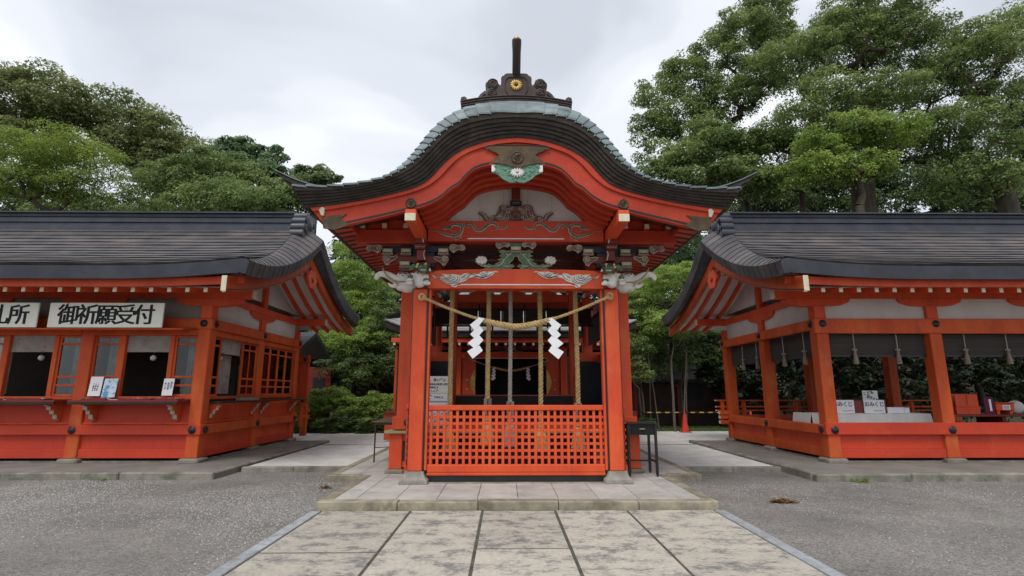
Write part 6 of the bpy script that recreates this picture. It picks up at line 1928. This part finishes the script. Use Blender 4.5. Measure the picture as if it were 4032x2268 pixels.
def leaf_mesh(name, cent, rad, per, size, aspect=.5, flat=.62, up=.55, droop=.25, seed=1):
    r = np.random.default_rng(seed)
    C = len(cent)
    cent = np.asarray(cent, float); rad = np.asarray(rad, float)
    n = C * per
    ci = np.repeat(np.arange(C), per)
    d = r.normal(size=(n, 3)); d /= np.linalg.norm(d, axis=1)[:, None]
    rr = rad[ci] * (.45 + .55 * r.uniform(0, 1, n) ** .4) * r.uniform(.8, 1.12, n)
    d[:, 2] = np.where(r.uniform(0, 1, n) < .62, np.abs(d[:, 2]), d[:, 2])
    p = cent[ci] + d * rr[:, None] * np.array([1, 1, flat])
    nrm = d * .8 + np.array([0, 0, up]) + r.normal(size=(n, 3)) * .45
    nrm /= np.linalg.norm(nrm, axis=1)[:, None]
    a = np.cross(nrm, r.normal(size=(n, 3))); a /= np.linalg.norm(a, axis=1)[:, None]
    a[:, 2] -= droop * r.uniform(0, 1, n); a /= np.linalg.norm(a, axis=1)[:, None]
    b = np.cross(nrm, a)
    l = size * r.uniform(.6, 1.25, n) * .5
    w = l * aspect * r.uniform(.8, 1.2, n)
    v = np.empty((n, 4, 3))
    v[:, 0] = p - a * l[:, None]; v[:, 1] = p + b * w[:, None] + nrm * (w * .25)[:, None]
    v[:, 2] = p + a * l[:, None]; v[:, 3] = p - b * w[:, None] + nrm * (w * .25)[:, None]
    me = bpy.data.meshes.new(name)
    me.vertices.add(n * 4); me.vertices.foreach_set('co', v.reshape(-1).astype(np.float32))
    me.loops.add(n * 4); me.loops.foreach_set('vertex_index', np.arange(n * 4, dtype=np.int32))
    me.polygons.add(n)
    me.polygons.foreach_set('loop_start', np.arange(0, n * 4, 4, dtype=np.int32))
    me.polygons.foreach_set('loop_total', np.full(n, 4, dtype=np.int32))
    me.update(calc_edges=True)
    return me

def tree(name, label, cat, base_, fork_h, trunk_r, lobes, lmat, bmat=BARK, clump=.9, dens=1.0, per=110, size=.17, seed=1, group=None, lean=(0, 0), aspect=.5, fill=.55, forks=2, up=.55, parts=('trunk', 'crown'), twig=.012, gap=.55):
    """tree grown towards clumps placed in the lobes of its crown; limbs thicken with what they carry"""
    r = np.random.default_rng(seed)
    bx, by, bz = base_
    cent = []
    for (x, y, z, rx, ry, rz) in lobes:
        n = max(3, int(dens * 1.9 * rx * ry * rz / clump ** 3))
        k = 0
        for _ in range(n * 6):
            d = r.normal(size=3); d /= np.linalg.norm(d)
            if d[2] < -.35 and r.random() < .6: continue
            q = fill + (1 - fill) * r.random() ** .6
            c = np.array([x, y, z]) + d * np.array([rx, ry, rz]) * q
            if cent and min(np.sum((np.array(cent[-60:]) - c) ** 2, axis=1)) < (clump * gap) ** 2: continue
            cent.append(c); k += 1
            if k >= n: break
    cent = np.array(cent)
    rad = clump * r.uniform(.55, 1.2, len(cent))
    t = thing(name, label, cat, (bx, by, bz), group)
    # skeleton
    top = np.array([bx + lean[0], by + lean[1], bz + fork_h])
    nodes = [np.array([bx, by, bz - .1])]; par = [-1]
    for i in range(1, 7):
        f = i / 6
        nodes.append(np.array([bx, by, bz]) * (1 - f) + top * f + r.normal(size=3) * np.array([1, 1, 0]) * trunk_r * .35 * (i < 6)); par.append(i - 1)
    start = 4
    order = np.argsort(np.linalg.norm(cent - top, axis=1))
    tipof = []
    for i in order:
        c = cent[i]
        A = np.array(nodes[start:])
        dv = c - A
        dist = np.linalg.norm(dv, axis=1) + .8 * np.maximum(0, -dv[:, 2] + .2)
        dist += np.where(np.linalg.norm(A - top, axis=1) > np.linalg.norm(c - top), 6, 0)
        j = int(np.argmin(dist)) + start
        p = nodes[j]
        mid = p * .5 + c * .5 + np.array([0, 0, -.06 * np.linalg.norm(c - p)]) + r.normal(size=3) * .08 * np.linalg.norm(c - p)
        nodes.append(mid); par.append(j); nodes.append(c.copy()); par.append(len(nodes) - 2); tipof.append(len(nodes) - 1)
    cnt = np.zeros(len(nodes))
    for k in tipof:
        while k >= 0:
            cnt[k] += 1; k = par[k]
    rr = .72 * trunk_r * (np.maximum(cnt, .5) / len(tipof)) ** .6; rr = np.maximum(rr, twig)
    for i in range(7): rr[i] = trunk_r * (1.35 - .35 * min(1, i / 2)) * (1 if i < 5 else .95)
    m = MB()
    m.tube(nodes[:7], [float(q) for q in rr[:7]], 10)
    for k in range(7, len(nodes)):
        p = par[k]
        m.tube([nodes[p], nodes[k]], [float(min(rr[p], rr[k] * 1.35)), float(rr[k])], 5 if rr[k] < .06 else 7, cap=False)
    add(m, parts[0], bmat, t, True, angle=80)
    me = leaf_mesh(parts[1], cent, rad, per, size, aspect, seed=seed + 50, up=up)
    me.materials.append(lmat)
    finish(bpy.data.objects.new(parts[1], me), None, t, (0, 0, 0))
    return t
GL = 'trees behind the office'
GR = 'trees behind the pavilion'

LOBES = {
    't1': [(-33.65, 33, 20.93, 2.99, 2.99, 2.04), (-30.66, 33, 20.51, 2.71, 2.71, 2.04), (-36.28, 33, 19.45, 2.43, 2.43, 2.43), (-32.08, 33, 18.04, 3.48, 3.0, 1.34), (-29.28, 34, 20.35, 1.95, 1.95, 1.39)],
    't2': [(-28.36, 36, 21.16, 2.5, 2.5, 1.62), (-25.58, 36, 19.76, 2.49, 2.49, 1.61), (-23.11, 36, 18.37, 2.18, 2.18, 1.31), (-26.82, 36, 18.35, 3.19, 3.0, 1.45), (-24.07, 36, 16.84, 2.59, 2.59, 1.44)],
    't3': [(-17.94, 31, 14.99, 1.74, 1.74, 1.24), (-19.47, 31, 14.46, 1.73, 1.73, 1.11), (-16.27, 31, 14.21, 1.36, 1.36, 0.99), (-21.36, 31, 13.93, 1.73, 1.73, 1.23), (-17.87, 31, 13.17, 2.21, 2.21, 0.74)],
    't4': [(-23.34, 24, 12.51, 1.64, 1.64, 1.35), (-21.12, 24, 12.84, 1.65, 1.65, 1.07), (-19.31, 24, 12.13, 0.96, 0.96, 0.96), (-21.97, 24, 11.11, 2.1, 2.1, 0.96), (-25.22, 24, 11.49, 1.73, 1.73, 1.34), (-19.69, 24, 10.92, 1.34, 1.34, 0.67)],
    't5': [(-18.77, 34, 17.9, 1.24, 1.24, 0.96), (-17.22, 34, 17.32, 1.23, 1.23, 1.1), (-15.86, 34, 17.18, 0.77, 0.77, 0.68), (-17.93, 34, 16.3, 1.91, 1.91, 0.82), (-19.34, 34, 16.87, 1.09, 1.09, 1.09), (-16.6, 33.5, 15.6, 1.3, 1.2, 0.9), (-15.4, 33.5, 15.9, 0.9, 0.9, 0.6)],
    't6': [(-15.17, 25, 10.71, 1.48, 1.48, 0.59), (-13.25, 25, 11.03, 1.49, 1.49, 0.69), (-11.28, 25, 10.94, 1.29, 1.29, 0.79), (-10.07, 25, 10.53, 0.99, 0.99, 0.79), (-12.19, 25, 10.11, 2.36, 2.36, 0.59), (-9.2, 25, 10.9, 0.9, 0.9, 0.7), (-10.6, 25, 11.3, 0.9, 0.9, 0.6)],
    't7': [(-16.97, 42, 19.44, 0.94, 0.94, 0.74), (-15.8, 42, 19.45, 0.84, 0.84, 0.84), (-14.77, 42, 18.92, 1.01, 1.01, 0.6), (-16.39, 42, 18.38, 2.34, 2.34, 0.67)],
    'g1': [(-6.63, 22.3, 6.36, 1.13, 1.13, 0.89), (-7.48, 22.3, 6.54, 0.73, 0.73, 0.65), (-5.58, 22.3, 5.67, 0.96, 0.96, 0.96), (-6.71, 22.3, 4.99, 1.28, 1.28, 0.8), (-5.17, 22.3, 4.15, 0.79, 0.79, 0.79), (-5.99, 21.8, 3.6, 1.39, 1.39, 0.92), (-6.94, 21.3, 3.54, 0.75, 0.75, 0.68), (-7.02, 22.3, 7.42, 0.73, 0.73, 0.41)],
    'g2': [(-6.55, 21.7, 2.47, 1.04, 1.04, 0.67), (-5.16, 21.7, 2.47, 1.04, 1.04, 0.89), (-7.38, 21.7, 3.24, 0.6, 0.6, 0.52)],
    'c1': [(19.45, 27, 21.28, 2.5, 2.5, 1.82), (16.54, 27, 19.98, 2.26, 2.26, 1.36), (23.13, 27, 21.06, 2.5, 2.5, 1.82), (21.59, 27, 23.39, 3.23, 3.0, 1.38), (17.42, 26, 16.91, 2.35, 2.35, 1.28), (20.47, 26, 16.93, 2.35, 2.35, 1.28), (24.36, 27, 18.54, 2.01, 2.01, 1.57), (15.54, 26, 15.49, 1.91, 1.91, 1.17), (17.9, 25.5, 14.56, 2.28, 2.28, 1.03), (22.23, 27, 14.87, 2.4, 2.4, 1.09), (16.57, 26, 13.22, 1.88, 1.88, 0.73)],
    'c2': [(9.38, 30, 19.74, 1.36, 1.36, 1.11), (11.2, 30, 20.85, 1.75, 1.75, 1.25), (13.34, 30, 22.55, 1.64, 1.64, 1.26), (15.27, 30, 24.27, 1.78, 1.78, 1.53), (9.01, 30, 17.31, 1.34, 1.34, 1.1), (11.03, 30, 18.13, 1.96, 1.96, 1.23), (13.59, 30, 19.22, 1.98, 1.98, 1.48), (15.74, 30, 20.89, 1.75, 1.75, 1.5), (8.21, 30, 15.99, 0.85, 0.85, 0.85), (17.55, 31, 24.16, 1.57, 1.57, 2.35), (17.54, 31, 26.85, 1.59, 1.59, 1.59)],
    'c3': [(9.78, 27, 14.09, 1.63, 1.63, 0.98), (11.58, 27, 14.81, 1.53, 1.53, 0.98), (9.25, 27, 12.7, 1.51, 1.51, 0.86), (12.1, 27, 12.95, 1.73, 1.73, 1.08), (8.2, 27, 13.39, 0.97, 0.97, 0.76), (13.6, 27.5, 15.2, 1.7, 1.5, 1.1), (14.3, 27.5, 12.9, 1.7, 1.5, 1.0), (11.0, 27.5, 16.0, 1.4, 1.3, 0.8), (15.8, 28, 15.4, 1.4, 1.3, 1.0)],
    'c4': [(24.96, 25, 18.93, 2.3, 2.3, 1.68), (26.42, 25, 16.39, 2.06, 2.06, 1.85), (23.21, 25, 14.79, 2.24, 2.24, 1.22), (25.43, 25, 13.26, 2.21, 2.21, 1.21), (23.57, 25, 11.95, 2.39, 2.39, 1.0), (27.63, 25, 20.63, 1.91, 1.91, 1.48), (27.39, 25, 14.82, 1.63, 1.63, 1.83)],
    'c5': [(22.16, 38, 16.64, 3.33, 3.0, 1.36), (26.8, 38, 16.99, 3.33, 3.0, 1.36), (32.15, 38, 17.67, 3.34, 3.0, 1.52), (19.12, 38, 16.95, 2.72, 2.72, 1.21), (35.97, 38, 16.39, 3.32, 3.0, 1.21), (39.49, 38, 17.05, 2.72, 2.72, 1.51)],
    'h1': [(6.12, 21, 5.76, 0.97, 0.97, 0.81), (7.28, 21, 6.09, 0.81, 0.81, 0.65), (5.87, 21, 4.13, 0.79, 0.79, 0.64), (7.64, 20.5, 4.55, 0.93, 0.93, 0.47), (6.67, 20.5, 4.07, 1.09, 1.09, 0.62), (5.44, 21, 5.1, 0.64, 0.64, 0.64)],
    'h2': [(8.03, 24, 8.28, 1.5, 1.5, 1.12), (6.84, 24, 7.12, 1.11, 1.11, 1.11), (9.09, 24, 7.12, 1.11, 1.11, 1.11)],
    'h3': [(5.25, 20.5, 2.08, 0.43, 0.43, 0.61), (5.22, 20.5, 3.14, 0.46, 0.46, 0.54)],
}
LB = LOBES
tree('broadleaf_tree', 'tall olive-green spreading tree at the far upper left', 'tree', (-30.6, 33, 0), 15.5, .42, LB['t1'], LEAF_OLIVE, clump=1.00, per=195, size=0.235, seed=11, group=GL, dens=1.7, fill=0.4)
tree('broadleaf_tree', 'olive-green tree whose crown slopes down right of the tallest one', 'tree', (-24.9, 36, 0), 15.0, .40, LB['t2'], LEAF_OLIVE, clump=1.00, per=195, size=0.246, seed=12, group=GL, dens=1.7, fill=0.4)
tree('broadleaf_tree', 'mid-green rounded tree in the middle of the left-hand wood', 'tree', (-18.3, 31, 0), 11.5, .30, LB['t3'], LEAF_MID, clump=0.83, per=195, size=0.202, seed=13, group=GL, fill=0.4, dens=1.5)
tree('maple_tree', 'bright yellow-green feathery tree above the left end of the office roof', 'tree', (-21.5, 24, 0), 9.0, .22, LB['t4'], LEAF_LIGHT, clump=0.73, per=225, size=0.140, seed=14, group=GL, fill=.22, dens=2.4, aspect=.35, up=.9)
tree('ginkgo_tree', 'dark upright tree with spiky shoots left of the gable horn', 'tree', (-17.6, 34, 0), 14.5, .30, LB['t5'], LEAF_BLUE, clump=0.65, per=120, size=0.246, seed=15, group=GL, dens=1.72, fill=.22, aspect=.7)
tree('evergreen_tree', 'low dense green trees just above the right end of the office roof', 'tree', (-12.8, 25, 0), 9.2, .26, LB['t6'], LEAF_MID, clump=0.65, per=210, size=0.146, seed=16, group=GL, fill=.22, dens=2.40)
tree('conifer_tree', 'distant dark treetop peeping over the left gable horn', 'tree', (-15.9, 42, 0), 17.3, .26, LB['t7'], LEAF_DARK, clump=0.59, per=135, size=0.224, seed=17, group=GL, fill=.22, dens=2.25)
tree('camphor_tree', 'huge camphor tree with forked dark limbs behind the pavilion', 'tree', (19.5, 27, 0), 13.0, .62, LB['c1'], LEAF_MID, clump=0.68, per=150, size=0.155, seed=21, group=GR, dens=1.5, fill=0.3)
tree('broadleaf_tree', 'tall dark green tree with lumpy outline right of the gable roof', 'tree', (12.6, 30, 0), 15.0, .40, LB['c2'], LEAF_MID, clump=0.68, per=150, size=0.175, seed=22, group=GR, dens=1.7, fill=0.35)
tree('broadleaf_tree', 'lower cool green tree just above the right gable horn', 'tree', (10.2, 27, 0), 11.8, .28, LB['c3'], LEAF_MID, clump=0.73, per=210, size=0.179, seed=23, group=GR, fill=.22, dens=2.1)
tree('camphor_tree', 'dark spreading tree at the far upper right', 'tree', (25.2, 25, 0), 12.0, .45, LB['c4'], LEAF_MID, clump=0.68, per=150, size=0.15, seed=24, group=GR, dens=1.5, fill=0.3)
tree('broadleaf_tree', 'bright green lower boughs in front of the huge camphor', 'tree', (17.4, 24.5, 0), 10.5, .22, [(15.9, 24.5, 13.7, 1.6, 1.5, .8), (17.6, 24.5, 14.6, 1.9, 1.5, .9), (19.3, 24.5, 14.2, 1.6, 1.5, .8), (15.2, 24.5, 12.2, 1.5, 1.4, .7), (17.4, 24.3, 12.3, 1.6, 1.4, .7)], LEAF_FRESH, clump=0.65, per=195, size=0.146, seed=25, group=GR, fill=.22, dens=1.95)
for i, (x, y, z0) in enumerate(((20.5, 38, 16.4), (26.5, 39, 16.8), (33, 38, 17.2), (39, 38, 16.6))):
    lobes = [(x - 2.2, y, z0 + .4, 2.6, 2.6, 1.5), (x + 1.8, y, z0 + .9, 2.8, 2.6, 1.6), (x, y, z0 - 1.4, 3.6, 3, 1.3)]
    tree('background_tree', ['dark far tree seen between the trunks right of the gable roof', 'dark far tree behind the huge camphor trunk', 'dark far tree right of the huge camphor trunk', 'dark far tree at the right edge of the wood'][i], 'tree', (x, y, 0), z0 - 2.2, .36, lobes, LEAF_DARK, clump=1.00, per=165, size=0.246, seed=31 + i, group=GR, fill=.22, dens=1.65)
# slender dark trunks in the right-hand wood, their crowns lost among the others
for i, (x, y, h) in enumerate(((13.9, 29, 15), (14.9, 30, 15), (16.2, 28, 14), (21.9, 29, 15))):
    tree('slender_tree', ['slender dark trunk right of the gable horn', 'second slender dark trunk right of the gable horn', 'thin leaning trunk left of the camphor', 'slender trunk right of the camphor'][i], 'tree', (x, y, 0), h - 1.5, .17, [(x, y, h + .4, 1.1, 1.1, .8)], LEAF_DARK, clump=0.59, per=120, size=.16, seed=41 + i, lean=(.5 * (-1) ** i, 0))

for i, (x, y, z0) in enumerate(((-26, 28.5, 11.2), (-22.3, 29, 11.5), (-18.8, 28, 11.0), (-29.5, 28.5, 11.6), (-15.2, 29, 11.6))):
    tree('understorey_tree', ['low green tree under the yellow-green one at the far left', 'low green tree right of the yellow-green one', 'low green tree in the middle of the wood above the office ridge', 'low green tree at the left edge of the picture', 'low green tree beside the dense evergreens above the office ridge'][i], 'tree', (x, y, 0), z0 - 2, .2, [(x - 1.2, y, z0 - .4, 1.6, 1.5, 1.1), (x + 1.2, y, z0, 1.7, 1.5, 1.3), (x, y, z0 - 1.3, 2.2, 1.6, .9)], LEAF_DARK if i % 2 else LEAF_MID, clump=0.73, per=180, size=0.179, seed=141 + i, group=GL, fill=.22, dens=1.65)
# shrubs and small trees in the gaps beside the worship hall
tree('camellia_tree', 'bright green bushy tree between the office and the worship hall', 'tree', (-6.3, 22.3, .05), 2.6, .09, LB['g1'], LEAF_FRESH, clump=0.42, per=225, size=.085, seed=51, dens=1.3, fill=.35)
tree('evergreen_shrub', 'dark evergreen shrub low between the office and the worship hall', 'shrub', (-5.8, 21.8, .05), .9, .08, LB['g2'], LEAF_DARK, clump=0.40, per=225, size=.08, seed=52, dens=1.6, fill=.3)
tree('sasanqua_tree', 'slim tree with layered light foliage between worship hall and pavilion', 'tree', (6.5, 20.8, .05), 2.7, .045, LB['h1'], LEAF_FRESH, BARKP, clump=0.38, per=195, size=.085, seed=53, dens=1.25, fill=.3)
tree('evergreen_tree', 'cool green tree rising behind the slim tree right of the hall', 'tree', (7.6, 24.6, .05), 5.4, .10, LB['h2'], LEAF_BLUE, clump=0.53, per=225, size=.12, seed=54, dens=1.5)
tree('leafy_shrub', 'leafy shrub against the right side of the worship hall', 'shrub', (5.25, 20.5, .05), 1.2, .04, LB['h3'], LEAF_MID, clump=0.28, per=165, size=.085, seed=55, dens=1.6, fill=.2)
for i, (x, y, h, ln) in enumerate(((6.05, 21.3, 3.3, -.3), (6.85, 20.9, 3.5, .3), (7.15, 21.4, 3.6, .2), (5.75, 21.5, 3.2, .1))):
    tree('sapling', ['thin sapling nearest the hall in the right-hand gap', 'thin pale sapling right of the cone', 'thin sapling beside the pavilion corner', 'thin sapling hidden behind the leafy shrub'][i], 'tree', (x, y, .05), h - .5, .024, [(x + ln, y, h + .3, .6, .5, .35)], LEAF_FRESH, BARKP, clump=0.31, per=135, size=.08, seed=61 + i, lean=(ln, 0), dens=1.2, fill=.2, twig=.008)
tree('evergreen_shrub', 'broad mid-green shrub left of the main hall behind the ferns', 'shrub', (-5.0, 21.6, .05), 1.4, .09, [(-4.35, 21.6, 3.3, .75, .7, .7), (-5.0, 21.6, 4.3, .8, .7, .7), (-5.6, 21.6, 3.3, .7, .7, .8), (-4.5, 21.5, 2.2, .8, .7, .8), (-5.6, 21.4, 2.1, .7, .6, .7), (-5.0, 21.7, 5.2, .7, .6, .5), (-6.2, 21.6, 2.7, .5, .5, .6)], LEAF_MID, clump=.34, per=190, size=.085, seed=56, dens=1.3, fill=.25)
tree('evergreen_shrub', 'layered mid-green shrub right of the main hall behind the leafy shrub', 'shrub', (5.4, 21.6, .05), 1.6, .05, [(4.9, 21.6, 3.5, .65, .6, .6), (5.5, 21.6, 4.5, .75, .7, .6), (5.0, 21.5, 2.6, .5, .5, .5), (6.1, 21.6, 3.5, .6, .6, .4), (5.2, 21.7, 5.3, .6, .6, .5)], LEAF_MID, BARKP, clump=.32, per=170, size=.085, seed=57, dens=1.3, fill=.25)
tree('evergreen_shrub', 'dark shrub filling the shade behind the red cone', 'shrub', (7.3, 22.2, .05), 1.2, .08, [(6.4, 22.2, 2.6, 1.0, .7, .8), (7.9, 22.2, 2.8, 1.1, .7, .8), (9.0, 22.0, 2.4, .8, .7, 1.0), (7.2, 22.3, 3.8, 1.3, .7, .8), (8.6, 22.3, 4.0, 1.0, .7, .8)], LEAF_DARK, clump=.4, per=160, size=.11, seed=58, dens=1.2, fill=.25)
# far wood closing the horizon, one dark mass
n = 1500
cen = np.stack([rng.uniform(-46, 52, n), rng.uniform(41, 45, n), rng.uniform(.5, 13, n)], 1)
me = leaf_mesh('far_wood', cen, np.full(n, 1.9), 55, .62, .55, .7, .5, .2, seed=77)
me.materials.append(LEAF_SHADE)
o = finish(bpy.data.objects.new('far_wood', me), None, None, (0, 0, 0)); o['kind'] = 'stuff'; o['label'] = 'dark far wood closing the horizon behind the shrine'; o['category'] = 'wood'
# deep hedge behind everything: separate bushes
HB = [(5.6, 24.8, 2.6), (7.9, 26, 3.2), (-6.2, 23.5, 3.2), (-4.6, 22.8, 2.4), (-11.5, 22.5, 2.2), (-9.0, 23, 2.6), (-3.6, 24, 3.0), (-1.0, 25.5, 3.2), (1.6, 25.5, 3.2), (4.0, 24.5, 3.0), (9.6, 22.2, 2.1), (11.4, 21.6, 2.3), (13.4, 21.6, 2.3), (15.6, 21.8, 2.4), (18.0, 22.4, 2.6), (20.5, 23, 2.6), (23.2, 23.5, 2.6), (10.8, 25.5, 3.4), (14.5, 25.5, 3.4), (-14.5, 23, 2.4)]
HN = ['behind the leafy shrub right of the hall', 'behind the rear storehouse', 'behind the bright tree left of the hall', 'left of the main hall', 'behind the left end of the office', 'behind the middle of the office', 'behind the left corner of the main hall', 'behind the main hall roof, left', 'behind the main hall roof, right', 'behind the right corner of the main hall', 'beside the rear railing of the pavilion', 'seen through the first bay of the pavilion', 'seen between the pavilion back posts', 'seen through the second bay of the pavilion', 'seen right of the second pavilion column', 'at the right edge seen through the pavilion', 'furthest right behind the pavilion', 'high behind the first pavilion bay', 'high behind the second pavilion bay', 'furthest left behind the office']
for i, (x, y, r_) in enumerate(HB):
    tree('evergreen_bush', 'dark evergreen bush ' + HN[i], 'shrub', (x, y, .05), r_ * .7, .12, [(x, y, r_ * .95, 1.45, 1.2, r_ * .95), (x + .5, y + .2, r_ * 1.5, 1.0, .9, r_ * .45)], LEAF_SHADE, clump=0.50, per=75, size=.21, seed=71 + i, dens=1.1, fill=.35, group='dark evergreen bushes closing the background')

# ferns and low plants at the foot of the left-hand shrubs
def frond_mesh(L, rise, seed, leaf):
    r = random.Random(seed)
    m = MB()
    pts = []
    for i in range(15):
        f = i / 14
        pts.append(Vector((L * (f - .12 * f * f), 0, rise * math.sin(f * 2.25) * (1 - .25 * f))))
    m.tube(pts, [.007 * (1 - .8 * i / 14) for i in range(15)], 4, cap=False)
    for i in range(2, 15):
        p = pts[i]; f = i / 14
        wl = leaf * math.sin(PI * min(1, f * .9 + .12)) + .02
        for sg in (-1, 1):
            tip = p + Vector((.35 * wl, sg * wl, -.18 * wl + r.uniform(-.02, .02)))
            q = L / 14 * .5
            m.add([p + Vector((-q, 0, 0)), p + Vector((.2 * wl - q * .6, sg * wl * .55, .01)), tip, p + Vector((.3 * wl + q, sg * wl * .5, -.01)), p + Vector((q, 0, 0))], [(0, 1, 2, 3, 4)])
    return m
FERN = [add(frond_mesh(.85, .55, 1, .20), 'frond', LEAF_MID, None), add(frond_mesh(.7, .42, 2, .16), 'frond', LEAF_FRESH, None), add(frond_mesh(.95, .65, 3, .17), 'frond', LEAF_DARK, None)]
FM = [o.data for o in FERN]
for o in FERN: bpy.data.objects.remove(o)
rf = random.Random(9)
FP = [(-7.6, 20.2), (-7.0, 20.5), (-6.4, 20.1), (-5.8, 20.4), (-5.1, 20.1), (-4.5, 20.4), (-7.3, 20.9), (-6.0, 20.9), (-4.7, 21.0), (5.15, 19.9), (-8.1, 20.5)]
FN = ['nearest the office corner', 'second from the office corner', 'third from the office corner', 'in the middle of the left-hand gap', 'fourth from the worship hall', 'next to the worship hall wall', 'behind the ferns at the office corner', 'behind the middle ferns of the left-hand gap', 'behind the fern by the worship hall wall', 'at the foot of the leafy shrub right of the hall', 'hidden behind the rear veranda of the office']
for i, (x, y) in enumerate(FP):
    t = thing('fern', 'arching green fern ' + FN[i], 'fern', (x, y, .05), 'ferns at the foot of the shrubs')
    k = 15
    for j in range(k):
        a = 2 * PI * j / k + rf.uniform(-.25, .25)
        o = bpy.data.objects.new('frond', FM[rf.randrange(3)])
        finish(o, None, t, (x, y, .06))
        o.rotation_euler = (rf.uniform(-.2, .2), rf.uniform(-.75, -.05), a)
        s_ = rf.uniform(1.1, 1.75); o.scale = (s_, s_, s_)
# low bushy plants over the ferns
for i, (x, y, r_) in enumerate(((-6.6, 20.75, 1.2), (-5.4, 20.75, 1.05), (-7.5, 20.7, 1.1), (-4.5, 20.8, 1.0))):
    tree('leafy_shrub', 'low leafy bush among the ferns, ' + ['left of the middle', 'right of the middle', 'by the office', 'by the worship hall'][i], 'shrub', (x, y, .05), .5, .03, [(x, y, r_ * .85, .85, .5, r_ * .6)], LEAF_FRESH, clump=0.26, per=165, size=.085, seed=91 + i, dens=1.2, fill=.2)
# weeds along the kerbs
def weed(label, x, y, n=40, s_=.09, z=0):
    m = MB(); r = random.Random(int(x * 77))
    for i in range(n):
        a = r.uniform(0, 2 * PI); l = s_ * r.uniform(.5, 1.2); h = s_ * r.uniform(.2, .8)
        cx, cy_ = x + r.gauss(0, s_), y + r.gauss(0, s_ * .35)
        d = Vector((math.cos(a), math.sin(a), 0)); p = Vector((-d.y, d.x, 0)) * l * .16
        b = Vector((cx, cy_, z))
        m.add([b, b + d * l * .5 + p + Vector((0, 0, h)), b + d * l + Vector((0, 0, h * .8)), b + d * l * .5 - p + Vector((0, 0, h))], [(0, 1, 2, 3)])
    o = add(m, 'weeds', LEAF_FRESH, None); o['kind'] = 'stuff'; o['label'] = label; o['category'] = 'weeds'
weed('small tuft of weeds at the foot of the pavilion kerb', 6.25, 9.66, 46, .09, -.01)
weed('thin weeds along the office kerb', -7.2, 10.02, 30, .06, -.01)
weed('thin weeds at the far end of the pavilion kerb', 9.4, 9.66, 24, .05, -.01)
for s_, xr in ((-1, (-8.2, -3.4)), (1, (4.2, 9.0))):
    n = 9000
    xs = rng.uniform(*xr, n); ys = rng.uniform(20.9, 23, n)
    cen = np.stack([xs, ys, np.full(n, .09)], 1)
    me = leaf_mesh('ground_cover', cen[:3000], np.full(3000, .09), 4, .07, .3, .5, .2, 0, seed=5 + s_)
    me.materials.append(LEAF_MID)
    o = finish(bpy.data.objects.new('ground_cover', me), None, None, (0, 0, 0)); o['kind'] = 'stuff'; o['label'] = 'low ground cover under the shrubs ' + ('left' if s_ < 0 else 'right') + ' of the worship hall'; o['category'] = 'ground cover'
